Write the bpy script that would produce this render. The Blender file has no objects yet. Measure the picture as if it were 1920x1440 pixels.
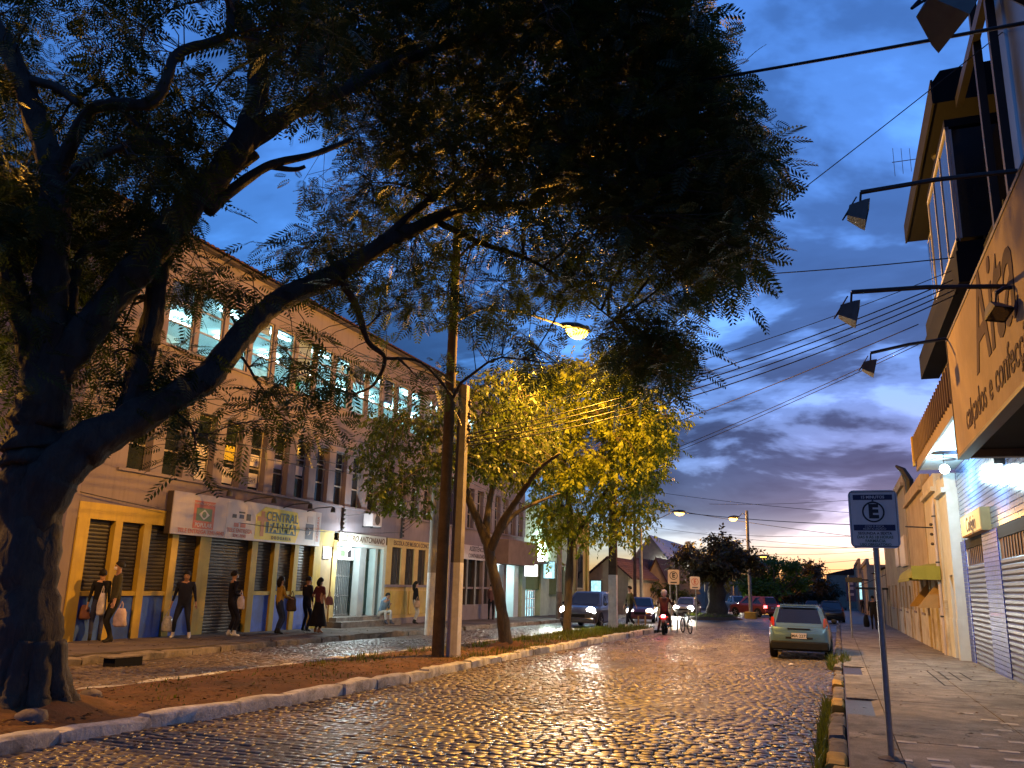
# Dusk street with cobbles, trees, shops -- Blender 4.5
import bpy, bmesh, math, random
import numpy as np
from mathutils import Vector, Matrix, Euler

SC = bpy.context.scene
COL = SC.collection
R_ = math.radians
rng = np.random.default_rng(7)
random.seed(7)

# ------------------------------------------------------------------ camera
# vanishing points measured in the photograph (1920 x 1440 pixels)
FPX = 1550.0
CXY = np.array([960.0, 720.0])
def _calib():
    vy = np.array([1572.0, 1110.0]) - CXY
    a = 180.0
    b = -(FPX * FPX + vy[0] * a) / vy[1]
    d = lambda p: np.array([p[0], -p[1], -FPX])
    Y = d(vy); Y /= np.linalg.norm(Y)
    Z = d((a, b)); Z = Z if Z[1] > 0 else -Z
    Z /= np.linalg.norm(Z)
    return np.stack([np.cross(Y, Z), Y, Z])
RW = _calib()
CAM = np.array([0.0, 0.0, 1.65])
SLOPE = 0.008                       # the street falls gently away from the camera
def gz(y): return -SLOPE * y        # road surface height
def ray(u, v): return RW @ np.array([u - CXY[0], -(v - CXY[1]), -FPX])
def atx(u, v, x):
    r = ray(u, v); return Vector(CAM + r * (x / r[0]))
def aty(u, v, y):
    r = ray(u, v); return Vector(CAM + r * (y / r[1]))
def ground(u, v, z0=0.0):
    r = ray(u, v); t = (z0 - CAM[2]) / (r[2] + SLOPE * r[1]); return Vector(CAM + t * r)

cd = bpy.data.cameras.new("camera")
cam = bpy.data.objects.new("camera", cd); COL.objects.link(cam)
cd.sensor_width = 36.0
cd.lens = FPX * 36.0 / 1920.0
cd.clip_start = 0.05
cd.clip_end = 6000
M = Matrix([list(RW[i]) + [CAM[i]] for i in range(3)] + [[0, 0, 0, 1]])
cam.matrix_world = M
SC.camera = cam

# ------------------------------------------------------------------ view, world
SC.view_settings.view_transform = 'Standard'
SC.view_settings.look = 'None'
SC.view_settings.exposure = 3.5
SC.view_settings.gamma = 1.0
SC.view_settings.use_curve_mapping = False
try:
    SC.cycles.use_denoising = True
    SC.cycles.sample_clamp_indirect = 4.0
    SC.cycles.sample_clamp_direct = 0.0
    SC.cycles.max_bounces = 6
    SC.cycles.diffuse_bounces = 3
    SC.cycles.glossy_bounces = 3
    SC.cycles.transparent_max_bounces = 8
    SC.cycles.caustics_reflective = False
    SC.cycles.caustics_refractive = False
except Exception:
    pass

class NT:
    """tiny helper round a node tree"""
    def __init__(self, tree): self.t = tree; self.n = tree.nodes; self.l = tree.links
    def add(self, kind, **kw):
        n = self.n.new(kind)
        for k, v in kw.items(): setattr(n, k, v)
        return n
    def link(self, a, b): self.l.new(a, b)
    def val(self, sock, v):
        if hasattr(v, 'is_output') or isinstance(v, bpy.types.NodeSocket): self.l.new(v, sock)
        else: sock.default_value = v
    def math(self, op, a, b=None, clamp=False):
        n = self.n.new('ShaderNodeMath'); n.operation = op; n.use_clamp = clamp
        self.val(n.inputs[0], a)
        if b is not None: self.val(n.inputs[1], b)
        return n.outputs[0]
    def mix(self, f, a, b, mode='MIX'):
        n = self.n.new('ShaderNodeMix'); n.data_type = 'RGBA'; n.blend_type = mode
        self.val(n.inputs['Factor'], f)
        ia = [s for s in n.inputs if s.type == 'RGBA']
        self.val(ia[0], a); self.val(ia[1], b)
        return [s for s in n.outputs if s.type == 'RGBA'][0]
    def ramp(self, f, stops, interp='LINEAR'):
        n = self.n.new('ShaderNodeValToRGB'); n.color_ramp.interpolation = interp
        e = n.color_ramp.elements
        while len(e) > 1: e.remove(e[-1])
        e[0].position = stops[0][0]; e[0].color = stops[0][1]
        for p, c in stops[1:]:
            k = e.new(p); k.color = c
        self.val(n.inputs[0], f)
        return n.outputs[0]
    def noise(self, vec=None, scale=5.0, detail=4.0, rough=0.55, dist=0.0):
        n = self.n.new('ShaderNodeTexNoise')
        n.inputs['Scale'].default_value = scale; n.inputs['Detail'].default_value = detail
        n.inputs['Roughness'].default_value = rough; n.inputs['Distortion'].default_value = dist
        if vec is not None: self.l.new(vec, n.inputs['Vector'])
        return n.outputs['Fac']
    def mapping(self, vec, scale=(1, 1, 1), rot=(0, 0, 0), loc=(0, 0, 0)):
        n = self.n.new('ShaderNodeMapping'); self.l.new(vec, n.inputs['Vector'])
        n.inputs['Scale'].default_value = scale; n.inputs['Rotation'].default_value = rot
        n.inputs['Location'].default_value = loc
        return n.outputs[0]
def G4(v): return (v, v, v, 1)

SUN_AZ = 4.0          # degrees east of the street axis (+y)
world = bpy.data.worlds.new("World"); SC.world = world; world.use_nodes = True
W = NT(world.node_tree); W.n.clear()
sky = W.add('ShaderNodeTexSky', sky_type='NISHITA', sun_disc=False)
sky.sun_elevation = R_(-0.2)
sky.sun_rotation = R_(SUN_AZ)
sky.altitude = 20; sky.air_density = 1.0; sky.dust_density = 0.6; sky.ozone_density = 5.5
tc = W.add('ShaderNodeTexCoord')
sep = W.add('ShaderNodeSeparateXYZ'); W.link(tc.outputs['Generated'], sep.inputs[0])
zc = W.math('MAXIMUM', sep.outputs[2], 0.0)
den = W.math('ADD', zc, 0.24)
comb = W.add('ShaderNodeCombineXYZ')
W.val(comb.inputs[0], W.math('DIVIDE', sep.outputs[0], den))
W.val(comb.inputs[1], W.math('DIVIDE', sep.outputs[1], den))
warp = W.add('ShaderNodeTexNoise'); warp.inputs['Scale'].default_value = 0.7; W.link(comb.outputs[0], warp.inputs['Vector'])
vadd = W.add('ShaderNodeVectorMath', operation='MULTIPLY_ADD')
W.link(warp.outputs['Color'], vadd.inputs[0]); vadd.inputs[1].default_value = (0.8, 0.8, 0.8); W.link(comb.outputs[0], vadd.inputs[2])
big = W.noise(W.mapping(vadd.outputs[0], (1.5, 2.2, 1), loc=(3.1, 0.6, 0)), 1.0, 5.0, 0.52)
fine = W.noise(W.mapping(vadd.outputs[0], (4.2, 6.6, 1), loc=(9.1, 4.7, 0)), 1.0, 5.0, 0.58)
cl = W.math('ADD', W.math('MULTIPLY', big, 0.70), W.math('MULTIPLY', fine, 0.30))
# cloud thickness -> how much sky light comes through
cover = W.ramp(cl, [(0.39, G4(0)), (0.46, G4(0.5)), (0.53, G4(0.95)), (0.60, G4(1))], 'EASE')
# low clouds thin out into streaks towards the horizon
elev = W.ramp(zc, [(0.0, G4(0.15)), (0.05, G4(0.45)), (0.09, G4(0.9)), (0.17, G4(1)), (0.34, G4(0.85)), (0.6, G4(0.65))])
cover = W.math('MULTIPLY', cover, elev)
sat = W.add('ShaderNodeHueSaturation'); sat.inputs['Saturation'].default_value = 0.95; W.link(sky.outputs[0], sat.inputs['Color'])
# the low band is paler than the clear-air model makes it
pale = W.ramp(zc, [(0.0, (0.50, 0.86, 1.10, 1)), (0.05, (0.64, 0.88, 1.02, 1)), (0.10, (0.62, 0.66, 0.70, 1)), (0.18, (0.62, 0.62, 0.57, 1)), (0.32, (0.88, 1.0, 0.84, 1)), (0.6, (1.08, 1.25, 1.02, 1))])
skyb = W.mix(1.0, sat.outputs[0], pale, 'MULTIPLY')
dark = W.mix(1.0, skyb, (0.23, 0.185, 0.185, 1), 'MULTIPLY')
bright = W.mix(1.0, skyb, (1.62, 1.62, 1.48, 1), 'MULTIPLY')
skyc = W.mix(cover, bright, dark)
bg = W.add('ShaderNodeBackground'); W.link(skyc, bg.inputs['Color']); bg.inputs['Strength'].default_value = 0.15
wo = W.add('ShaderNodeOutputWorld'); W.link(bg.outputs[0], wo.inputs[0])

# ------------------------------------------------------------------ mesh helpers
def tag(o, label=None, cat=None, group=None, kind=None):
    if label: o['label'] = label
    if cat: o['category'] = cat
    if group: o['group'] = group
    if kind: o['kind'] = kind
    return o
def empty(name, loc=(0, 0, 0), label=None, cat=None, group=None, rz=0.0):
    o = bpy.data.objects.new(name, None); COL.objects.link(o)
    o.location = loc; o.rotation_euler = (0, 0, rz); o.empty_display_size = 0.2
    return tag(o, label, cat, group)
def origin_of(o):
    v = Vector((0, 0, 0))
    while o is not None:
        v = v + o.location; o = o.parent
    return v
def link_mesh(name, me, parent=None):
    o = bpy.data.objects.new(name, me); COL.objects.link(o)
    if parent is not None: o.parent = parent
    return o
def np_mesh(name, V, F, mats, mi=None, smooth=False):
    """V (n,3) array, F (m,k) array of equal-size faces"""
    V = np.asarray(V, np.float32); F = np.asarray(F, np.int32)
    me = bpy.data.meshes.new(name)
    me.vertices.add(len(V)); me.vertices.foreach_set('co', V.ravel())
    k = F.shape[1]
    me.loops.add(F.size); me.loops.foreach_set('vertex_index', F.ravel())
    me.polygons.add(len(F))
    me.polygons.foreach_set('loop_start', np.arange(0, F.size, k, dtype=np.int32))
    me.polygons.foreach_set('loop_total', np.full(len(F), k, np.int32))
    if mi is not None: me.polygons.foreach_set('material_index', np.asarray(mi, np.int32))
    if smooth: me.polygons.foreach_set('use_smooth', np.ones(len(F), bool))
    for m in (mats if isinstance(mats, (list, tuple)) else [mats]): me.materials.append(m)
    me.update(calc_edges=True)
    return me

class MB:
    def __init__(s): s.v = []; s.f = []; s.m = []
    def add(s, vs, fs, mi=0):
        b = len(s.v)
        s.v.extend([tuple(map(float, p)) for p in vs])
        for f in fs: s.f.append([b + i for i in f]); s.m.append(mi)
        return s
    def quad(s, a, b, c, d, mi=0): return s.add([a, b, c, d], [(0, 1, 2, 3)], mi)
    def poly(s, pts, mi=0): return s.add(pts, [tuple(range(len(pts)))], mi)
    def box(s, x0, x1, y0, y1, z0, z1, mi=0, sl=0.0):
        """axis box; sl lets z follow the street slope between y0 and y1"""
        a, b = -sl * y0, -sl * y1
        vs = [(x0, y0, z0 + a), (x1, y0, z0 + a), (x1, y1, z0 + b), (x0, y1, z0 + b),
              (x0, y0, z1 + a), (x1, y0, z1 + a), (x1, y1, z1 + b), (x0, y1, z1 + b)]
        return s.add(vs, [(0, 3, 2, 1), (4, 5, 6, 7), (0, 1, 5, 4), (1, 2, 6, 5), (2, 3, 7, 6), (3, 0, 4, 7)], mi)
    def bbox(s, x0, x1, y0, y1, z0, z1, b=0.02, mi=0):
        """box with chamfered edges"""
        bm = bmesh.new(); bmesh.ops.create_cube(bm, size=1.0)
        for v in bm.verts:
            v.co = Vector(((x0 + x1) / 2 + v.co.x * (x1 - x0), (y0 + y1) / 2 + v.co.y * (y1 - y0), (z0 + z1) / 2 + v.co.z * (z1 - z0)))
        bmesh.ops.bevel(bm, geom=bm.edges[:], offset=b, segments=1, affect='EDGES')
        bm.verts.index_update()
        s.add([v.co for v in bm.verts], [[v.index for v in f.verts] for f in bm.faces], mi); bm.free()
        return s
    def obox(s, c, h, rot=None, mi=0):
        rot = rot or Matrix.Identity(3); c = Vector(c)
        vs = [c + rot @ Vector((sx * h[0], sy * h[1], sz * h[2])) for sz in (-1, 1) for sx, sy in ((-1, -1), (1, -1), (1, 1), (-1, 1))]
        return s.add(vs, [(0, 3, 2, 1), (4, 5, 6, 7), (0, 1, 5, 4), (1, 2, 6, 5), (2, 3, 7, 6), (3, 0, 4, 7)], mi)
    def tube(s, pts, rad, n=8, cap=True, mi=0, squash=1.0):
        pts = [Vector(p) for p in pts]
        if not isinstance(rad, (list, tuple)): rad = [rad] * len(pts)
        rings = []; up = None
        for i, p in enumerate(pts):
            d = (pts[min(i + 1, len(pts) - 1)] - pts[max(i - 1, 0)])
            d = d.normalized() if d.length > 1e-9 else Vector((0, 0, 1))
            if up is None:
                up = Vector((0, 0, 1)) if abs(d.z) < 0.9 else Vector((1, 0, 0))
            x = up - d * up.dot(d); x = x.normalized() if x.length > 1e-6 else d.orthogonal().normalized()
            up = x; y = d.cross(x)
            rings.append([p + (x * math.cos(2 * math.pi * k / n) * squash + y * math.sin(2 * math.pi * k / n)) * rad[i] for k in range(n)])
        vs = [v for r in rings for v in r]; fs = []
        for i in range(len(rings) - 1):
            for k in range(n):
                fs.append((i * n + k, i * n + (k + 1) % n, (i + 1) * n + (k + 1) % n, (i + 1) * n + k))
        if cap:
            fs.append(tuple(range(n))[::-1]); fs.append(tuple((len(rings) - 1) * n + k for k in range(n)))
        return s.add(vs, fs, mi)
    def lathe(s, prof, n=16, c=(0, 0, 0), axis='z', mi=0):
        """prof = [(r, h)...]"""
        vs = []; fs = []
        for r, h in prof:
            for k in range(n):
                a = 2 * math.pi * k / n; p = (r * math.cos(a), r * math.sin(a), h)
                if axis == 'x': p = (p[2], p[0], p[1])
                elif axis == 'y': p = (p[0], p[2], p[1])
                vs.append((p[0] + c[0], p[1] + c[1], p[2] + c[2]))
        for i in range(len(prof) - 1):
            for k in range(n): fs.append((i * n + k, i * n + (k + 1) % n, (i + 1) * n + (k + 1) % n, (i + 1) * n + k))
        fs.append(tuple(range(n))[::-1]); fs.append(tuple((len(prof) - 1) * n + k for k in range(n)))
        return s.add(vs, fs, mi)
    def prism(s, pts, axis, a, b, mi=0):
        """pts 2-d outline; axis 'x': (y,z) pts between x=a and b, etc."""
        def P(p, h): return {'x': (h, p[0], p[1]), 'y': (p[0], h, p[1]), 'z': (p[0], p[1], h)}[axis]
        n = len(pts); vs = [P(p, a) for p in pts] + [P(p, b) for p in pts]
        fs = [tuple(range(n))[::-1], tuple(range(n, 2 * n))] + [(i, (i + 1) % n, n + (i + 1) % n, n + i) for i in range(n)]
        return s.add(vs, fs, mi)
    def sphere(s, c, r, n=12, m=8, sq=(1, 1, 1), mi=0):
        prof = [(max(math.sin(math.pi * i / m), 1e-3), -math.cos(math.pi * i / m)) for i in range(m + 1)]
        t = MB().lathe(prof, n)
        return s.add([(c[0] + v[0] * r * sq[0], c[1] + v[1] * r * sq[1], c[2] + v[2] * r * sq[2]) for v in t.v], t.f, mi)
    def xf(s, fn): s.v = [tuple(fn(Vector(v))) for v in s.v]; return s
    def build(s, name, mats, parent=None, rel=True, smooth=False, recalc=True):
        me = bpy.data.meshes.new(name)
        if parent is not None and rel:
            L = origin_of(parent); vs = [(v[0] - L.x, v[1] - L.y, v[2] - L.z) for v in s.v]
        else: vs = s.v
        me.from_pydata(vs, [], s.f)
        for m in (mats if isinstance(mats, (list, tuple)) else [mats]): me.materials.append(m)
        me.polygons.foreach_set('material_index', s.m)
        if recalc and len(s.f) < 60000:
            bm = bmesh.new(); bm.from_mesh(me)
            bmesh.ops.recalc_face_normals(bm, faces=bm.faces[:]); bm.to_mesh(me); bm.free()
        if smooth: me.polygons.foreach_set('use_smooth', [True] * len(me.polygons))
        me.update()
        return link_mesh(name, me, parent)

def smooth_angle(o, deg=35):
    me = o.data
    me.polygons.foreach_set('use_smooth', [True] * len(me.polygons))
    try: me.set_sharp_from_angle(angle=R_(deg))
    except Exception: pass
    return o

def pieces(parent, name, boxes, mats, limit=300, key=None, rest=None):
    """boxes: list of MB.  The largest `limit` become single child objects, the rest one 'stuff' part."""
    L = origin_of(parent)
    def size(mb):
        c = np.mean(np.array(mb.v), 0); d = np.linalg.norm(c - CAM)
        return np.ptp(np.array(mb.v), axis=0).max() / d
    order = sorted(range(len(boxes)), key=lambda i: -(key(boxes[i]) if key else size(boxes[i])))
    for i in order[:limit]: boxes[i].build(name, mats, parent)
    if len(order) > limit:
        big = MB()
        for i in order[limit:]:
            b = len(big.v); big.v.extend(boxes[i].v); big.f.extend([[b + k for k in f] for f in boxes[i].f]); big.m.extend(boxes[i].m)
        tag(big.build(rest or name, mats, parent), kind='stuff')

def text_mesh(txt, size, mat, name='lettering', parent=None, M=None, extrude=0.004, bold=0.0, shear=0.0, align='CENTER', spacing=1.0, squash=1.0):
    """flat lettering in local xy, moved by matrix M (world) """
    cu = bpy.data.curves.new('txt', 'FONT'); cu.body = txt; cu.size = size; cu.extrude = extrude
    cu.align_x = align; cu.align_y = 'CENTER'; cu.offset = bold; cu.shear = shear; cu.space_character = spacing; cu.resolution_u = 3
    ob = bpy.data.objects.new('txt', cu); COL.objects.link(ob)
    dg = bpy.context.evaluated_depsgraph_get(); dg.update()
    me = bpy.data.meshes.new_from_object(ob.evaluated_get(dg))
    COL.objects.unlink(ob); bpy.data.objects.remove(ob); bpy.data.curves.remove(cu)
    me.materials.clear(); me.materials.append(mat); me.name = name
    M = M or Matrix.Identity(4)
    T = M @ Matrix.Diagonal((squash, 1, 1, 1))
    if parent is not None: T = Matrix.Translation(-origin_of(parent)) @ T
    me.transform(T)
    return link_mesh(name, me, parent)
def face_mx(o, right, up):
    """matrix whose x axis is `right`, y axis `up`, placed at o"""
    r = Vector(right).normalized(); u = Vector(up).normalized(); n = r.cross(u)
    return Matrix(((r.x, u.x, n.x, o[0]), (r.y, u.y, n.y, o[1]), (r.z, u.z, n.z, o[2]), (0, 0, 0, 1)))

# ------------------------------------------------------------------ materials
def pmat(name, col, rough=0.7, metal=0.0, var=0.18, vs=2.5, bump=0.0, bs=25.0, spec=0.5, streak=0.0, dirt=None, dirt_amt=0.4, rnd=0.0, coat=0.0, roughvar=0.0, alpha=1.0):
    if rough >= 0.75 and spec == 0.5: spec = 0.15        # matt, dusty surfaces
    m = bpy.data.materials.new(name); m.use_nodes = True
    T = NT(m.node_tree); T.n.clear()
    out = T.add('ShaderNodeOutputMaterial'); b = T.add('ShaderNodeBsdfPrincipled'); T.link(b.outputs[0], out.inputs[0])
    tc = T.add('ShaderNodeTexCoord'); co = tc.outputs['Object']
    c = (*col, 1)
    n1 = T.noise(co, vs, 5, 0.6)
    lo = tuple(x * (1 - var) for x in col) + (1,); hi = tuple(min(1, x * (1 + var)) for x in col) + (1,)
    cc = T.ramp(n1, [(0.3, lo), (0.7, hi)])
    if streak > 0:
        n2 = T.noise(T.mapping(co, (3.0, 3.0, 0.25)), 2.2, 5, 0.65)
        cc = T.mix(T.math('MULTIPLY', T.ramp(n2, [(0.5, G4(0)), (0.72, G4(1))]), streak), cc, tuple(x * 0.45 for x in col) + (1,))
    if dirt is not None:
        n3 = T.noise(co, vs * 0.6, 7, 0.7, 0.6)
        cc = T.mix(T.math('MULTIPLY', T.ramp(n3, [(0.48, G4(0)), (0.68, G4(1))]), dirt_amt), cc, (*dirt, 1))
    if rnd > 0:
        oi = T.add('ShaderNodeObjectInfo')
        k = T.math('ADD', T.math('MULTIPLY', oi.outputs['Random'], 2 * rnd), 1 - rnd)
        cc = T.mix(1.0, cc, T.ramp(k, [(0, G4(0)), (1, G4(1))]) if False else k, 'MULTIPLY')
    T.link(cc, b.inputs['Base Color'])
    b.inputs['Metallic'].default_value = metal; b.inputs['Specular IOR Level'].default_value = spec
    if roughvar > 0:
        r = T.math('ADD', T.math('MULTIPLY', T.noise(co, vs * 1.7, 4, 0.6), 2 * roughvar), rough - roughvar, True)
        T.link(r, b.inputs['Roughness'])
    else: b.inputs['Roughness'].default_value = rough
    if coat: b.inputs['Coat Weight'].default_value = coat; b.inputs['Coat Roughness'].default_value = 0.05
    if bump > 0:
        bp = T.add('ShaderNodeBump'); bp.inputs['Strength'].default_value = bump; bp.inputs['Distance'].default_value = 0.02
        T.link(T.noise(co, bs, 6, 0.65), bp.inputs['Height']); T.link(bp.outputs[0], b.inputs['Normal'])
    return m
def emat(name, col, strength, base=(0.8, 0.8, 0.8), var=0.0, vs=3.0):
    m = bpy.data.materials.new(name); m.use_nodes = True
    T = NT(m.node_tree); T.n.clear()
    out = T.add('ShaderNodeOutputMaterial'); e = T.add('ShaderNodeEmission'); T.link(e.outputs[0], out.inputs[0])
    e.inputs['Color'].default_value = (*col, 1)
    if var > 0:
        tc = T.add('ShaderNodeTexCoord')
        n = T.noise(tc.outputs['Object'], vs, 3, 0.5)
        T.link(T.math('MULTIPLY', T.ramp(n, [(0.35, G4(1 - var)), (0.65, G4(1))]), strength), e.inputs['Strength'])
    else: e.inputs['Strength'].default_value = strength
    return m
def glassmat(name, col=(0.02, 0.025, 0.03), rough=0.06):
    return pmat(name, col, rough, var=0.3, vs=1.0, spec=0.8)
def leafmat(name, col, trans=0.35, rough=0.5):
    m = bpy.data.materials.new(name); m.use_nodes = True
    T = NT(m.node_tree); T.n.clear()
    out = T.add('ShaderNodeOutputMaterial')
    tc = T.add('ShaderNodeTexCoord'); n = T.noise(tc.outputs['Object'], 1.3, 4, 0.6)
    lo = tuple(x * 0.6 for x in col) + (1,); hi = (min(1, col[0] * 1.6), col[1] * 1.35, col[2] * 1.1, 1)
    n2 = T.noise(tc.outputs['Object'], 23.0, 2, 0.5)
    c = T.ramp(T.math('ADD', T.math('MULTIPLY', n, 0.6), T.math('MULTIPLY', n2, 0.4)), [(0.3, lo), (0.7, hi)])
    b = T.add('ShaderNodeBsdfPrincipled'); T.link(c, b.inputs['Base Color']); b.inputs['Roughness'].default_value = rough
    b.inputs['Specular IOR Level'].default_value = 0.35
    t = T.add('ShaderNodeBsdfTranslucent'); T.link(T.mix(1.0, c, (1.3, 1.4, 0.6, 1), 'MULTIPLY'), t.inputs['Color'])
    mx = T.add('ShaderNodeMixShader'); mx.inputs[0].default_value = trans
    T.link(b.outputs[0], mx.inputs[1]); T.link(t.outputs[0], mx.inputs[2]); T.link(mx.outputs[0], out.inputs[0])
    return m
def barkmat(name, col):
    m = bpy.data.materials.new(name); m.use_nodes = True
    T = NT(m.node_tree); T.n.clear()
    out = T.add('ShaderNodeOutputMaterial'); b = T.add('ShaderNodeBsdfPrincipled'); T.link(b.outputs[0], out.inputs[0])
    tc = T.add('ShaderNodeTexCoord'); co = tc.outputs['Object']
    n = T.noise(T.mapping(co, (6, 6, 1.6)), 2.0, 7, 0.7, 0.4)
    n2 = T.noise(co, 1.6, 4, 0.6)
    c = T.ramp(n, [(0.3, tuple(x * 0.45 for x in col) + (1,)), (0.62, (*col, 1)), (0.8, tuple(x * 1.7 for x in col) + (1,))])
    c = T.mix(T.math('MULTIPLY', T.ramp(n2, [(0.5, G4(0)), (0.7, G4(1))]), 0.5), c, (col[0] * 1.5, col[1] * 1.75, col[2] * 1.5, 1))
    T.link(c, b.inputs['Base Color']); b.inputs['Roughness'].default_value = 0.85
    bp = T.add('ShaderNodeBump'); bp.inputs['Strength'].default_value = 0.9; bp.inputs['Distance'].default_value = 0.05
    T.link(n, bp.inputs['Height']); T.link(bp.outputs[0], b.inputs['Normal'])
    return m

SODIUM = (1.0, 0.45, 0.055)
COOL = (0.72, 0.93, 1.0)
HEAD = (1.0, 0.93, 0.78)
def point(name, loc, power, col, radius=0.12, spot=None, aim=None, blend=0.6, parent=None):
    ld = bpy.data.lights.new(name, 'SPOT' if spot else 'POINT')
    ld.energy = power; ld.color = col; ld.shadow_soft_size = radius
    o = bpy.data.objects.new(name, ld); COL.objects.link(o)
    if spot:
        ld.spot_size = R_(spot); ld.spot_blend = blend
        d = (Vector(aim) - Vector(loc)).normalized()
        o.rotation_euler = d.to_track_quat('-Z', 'Y').to_euler()
    if parent is not None:
        o.parent = parent; o.location = Vector(loc) - origin_of(parent)
    else: o.location = loc
    return o

MT = {}
def setup_mats():
    A = MT
    A['cobble'] = None
    A['mud'] = pmat('wet mud joints', (0.045, 0.034, 0.025), 0.5, var=0.3, vs=4, bump=0.4, bs=40)
    A['earth'] = pmat('bare red earth', (0.12, 0.062, 0.03), 0.95, var=0.35, vs=1.6, bump=0.6, bs=14, dirt=(0.06, 0.045, 0.02), dirt_amt=0.7)
    A['ground'] = pmat('ground', (0.06, 0.055, 0.045), 0.9, var=0.3, vs=0.2)
    A['kerbwhite'] = pmat('whitewashed stone', (0.50, 0.49, 0.46), 0.85, var=0.25, vs=5, bump=0.8, bs=18, dirt=(0.10, 0.09, 0.07), dirt_amt=0.75, rnd=0.15)
    A['kerbgrey'] = pmat('granite kerb', (0.20, 0.17, 0.14), 0.85, var=0.3, vs=5, bump=0.8, bs=18, dirt=(0.06, 0.05, 0.04), dirt_amt=0.6, rnd=0.2)
    A['kerbyellow'] = pmat('yellow painted and tinted kerb', (0.42, 0.27, 0.05), 0.8, var=0.25, vs=5, bump=0.6, bs=18, dirt=(0.2, 0.15, 0.08), dirt_amt=0.6)
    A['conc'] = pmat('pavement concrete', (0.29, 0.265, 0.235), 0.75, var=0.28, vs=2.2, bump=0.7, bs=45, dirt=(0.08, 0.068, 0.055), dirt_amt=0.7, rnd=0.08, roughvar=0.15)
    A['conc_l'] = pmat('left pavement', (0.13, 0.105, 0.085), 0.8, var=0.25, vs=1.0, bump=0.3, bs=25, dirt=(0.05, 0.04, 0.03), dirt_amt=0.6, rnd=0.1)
    A['tactile'] = pmat('worn white marking', (0.50, 0.49, 0.46), 0.8, var=0.3, vs=9, dirt=(0.22, 0.2, 0.18), dirt_amt=0.6)
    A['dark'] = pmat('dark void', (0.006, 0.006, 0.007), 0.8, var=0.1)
    A['steel'] = pmat('galvanised steel', (0.32, 0.33, 0.34), 0.42, 0.8, var=0.2, vs=12)
    A['iron'] = pmat('dark iron', (0.03, 0.03, 0.032), 0.55, 0.4, var=0.2)
    A['black'] = pmat('black rubber', (0.012, 0.012, 0.013), 0.75, var=0.2, vs=10)
    A['wire'] = pmat('black cable', (0.010, 0.010, 0.012), 0.6, var=0.1)
    A['plaster'] = pmat('pinkish cream plaster', (0.215, 0.178, 0.20), 0.88, var=0.10, vs=0.7, bump=0.15, bs=30, streak=0.35, dirt=(0.17, 0.135, 0.14), dirt_amt=0.5)
    A['pier'] = pmat('window pier plaster', (0.22, 0.185, 0.20), 0.88, var=0.12, vs=1.5, streak=0.3)
    A['yellow'] = pmat('yellow paint', (0.42, 0.29, 0.035), 0.7, var=0.15, vs=2, streak=0.35, dirt=(0.3, 0.2, 0.06), dirt_amt=0.5)
    A['bluepaint'] = pmat('blue paint', (0.03, 0.10, 0.50), 0.6, var=0.25, vs=2, streak=0.3, dirt=(0.05, 0.07, 0.12), dirt_amt=0.5)
    A['shutter'] = pmat('dark roller shutter', (0.055, 0.052, 0.055), 0.42, 0.5, var=0.25, vs=3)
    A['ochre'] = pmat('ochre wall', (0.52, 0.38, 0.15), 0.85, var=0.15, vs=1.2, streak=0.3, dirt=(0.3, 0.2, 0.08), dirt_amt=0.4)
    A['brownwood'] = pmat('brown wood', (0.10, 0.055, 0.03), 0.7, var=0.3, vs=3)
    A['beigewood'] = pmat('tan door', (0.33, 0.22, 0.10), 0.7, var=0.15, vs=3, streak=0.2)
    A['signwhite'] = pmat('sign white', (0.50, 0.46, 0.46), 0.5, var=0.06, vs=2, streak=0.12)
    A['signpale'] = pmat('sign pale', (0.42, 0.37, 0.38), 0.5, var=0.06, vs=2, streak=0.15)
    A['ink_red'] = pmat('red ink', (0.42, 0.12, 0.08), 0.6, var=0.1)
    A['ink_dark'] = pmat('dark ink', (0.035, 0.03, 0.035), 0.6, var=0.1)
    A['ink_navy'] = pmat('navy ink', (0.03, 0.035, 0.09), 0.6, var=0.1)
    A['ink_teal'] = pmat('teal ink', (0.05, 0.12, 0.14), 0.6, var=0.1)
    A['ink_yellow'] = pmat('yellow print', (0.62, 0.52, 0.05), 0.6, var=0.06)
    A['ink_orange'] = pmat('orange print', (0.5, 0.2, 0.05), 0.6, var=0.06)
    A['ink_green'] = pmat('green print', (0.10, 0.16, 0.08), 0.6, var=0.06)
    A['glass'] = glassmat('dark window glass')
    A['frame'] = pmat('window frame', (0.30, 0.26, 0.24), 0.6, var=0.15)
    A['darkframe'] = pmat('dark frame', (0.06, 0.045, 0.04), 0.6, var=0.15)
    A['litglass'] = emat('lit classroom window', (0.40, 0.82, 0.92), 0.085, var=0.55, vs=1.1)
    A['litglass2'] = emat('lit classroom window bright', (0.62, 0.92, 1.0), 0.15, var=0.4, vs=1.5)
    A['greencurtain'] = emat('green curtain lit through', (0.02, 0.42, 0.16), 0.07, var=0.4, vs=4)
    A['tube'] = emat('fluorescent tube', (0.62, 0.93, 1.0), 3.6)
    A['litsign'] = emat('backlit sign', (0.95, 1.0, 0.95), 0.35)
    A['litsign_b'] = emat('backlit bluish sign', (0.45, 0.85, 0.95), 0.16, var=0.5, vs=6)
    A['sodium'] = emat('sodium lens', (1.0, 0.44, 0.035), 2.2)
    A['sodium_far'] = emat('distant sodium lens', (1.0, 0.50, 0.08), 1.0)
    A['head'] = emat('headlight lens', HEAD, 30.0)
    A['head_dim'] = emat('distant headlight lens', HEAD, 9.0)
    A['tail'] = emat('tail lamp glow', (1.0, 0.05, 0.05), 1.6)
    A['brake'] = emat('brake lamp glow', (1.0, 0.07, 0.10), 7.0)
    A['redlens'] = pmat('red lens', (0.35, 0.02, 0.015), 0.15, var=0.1, coat=0.6)
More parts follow.
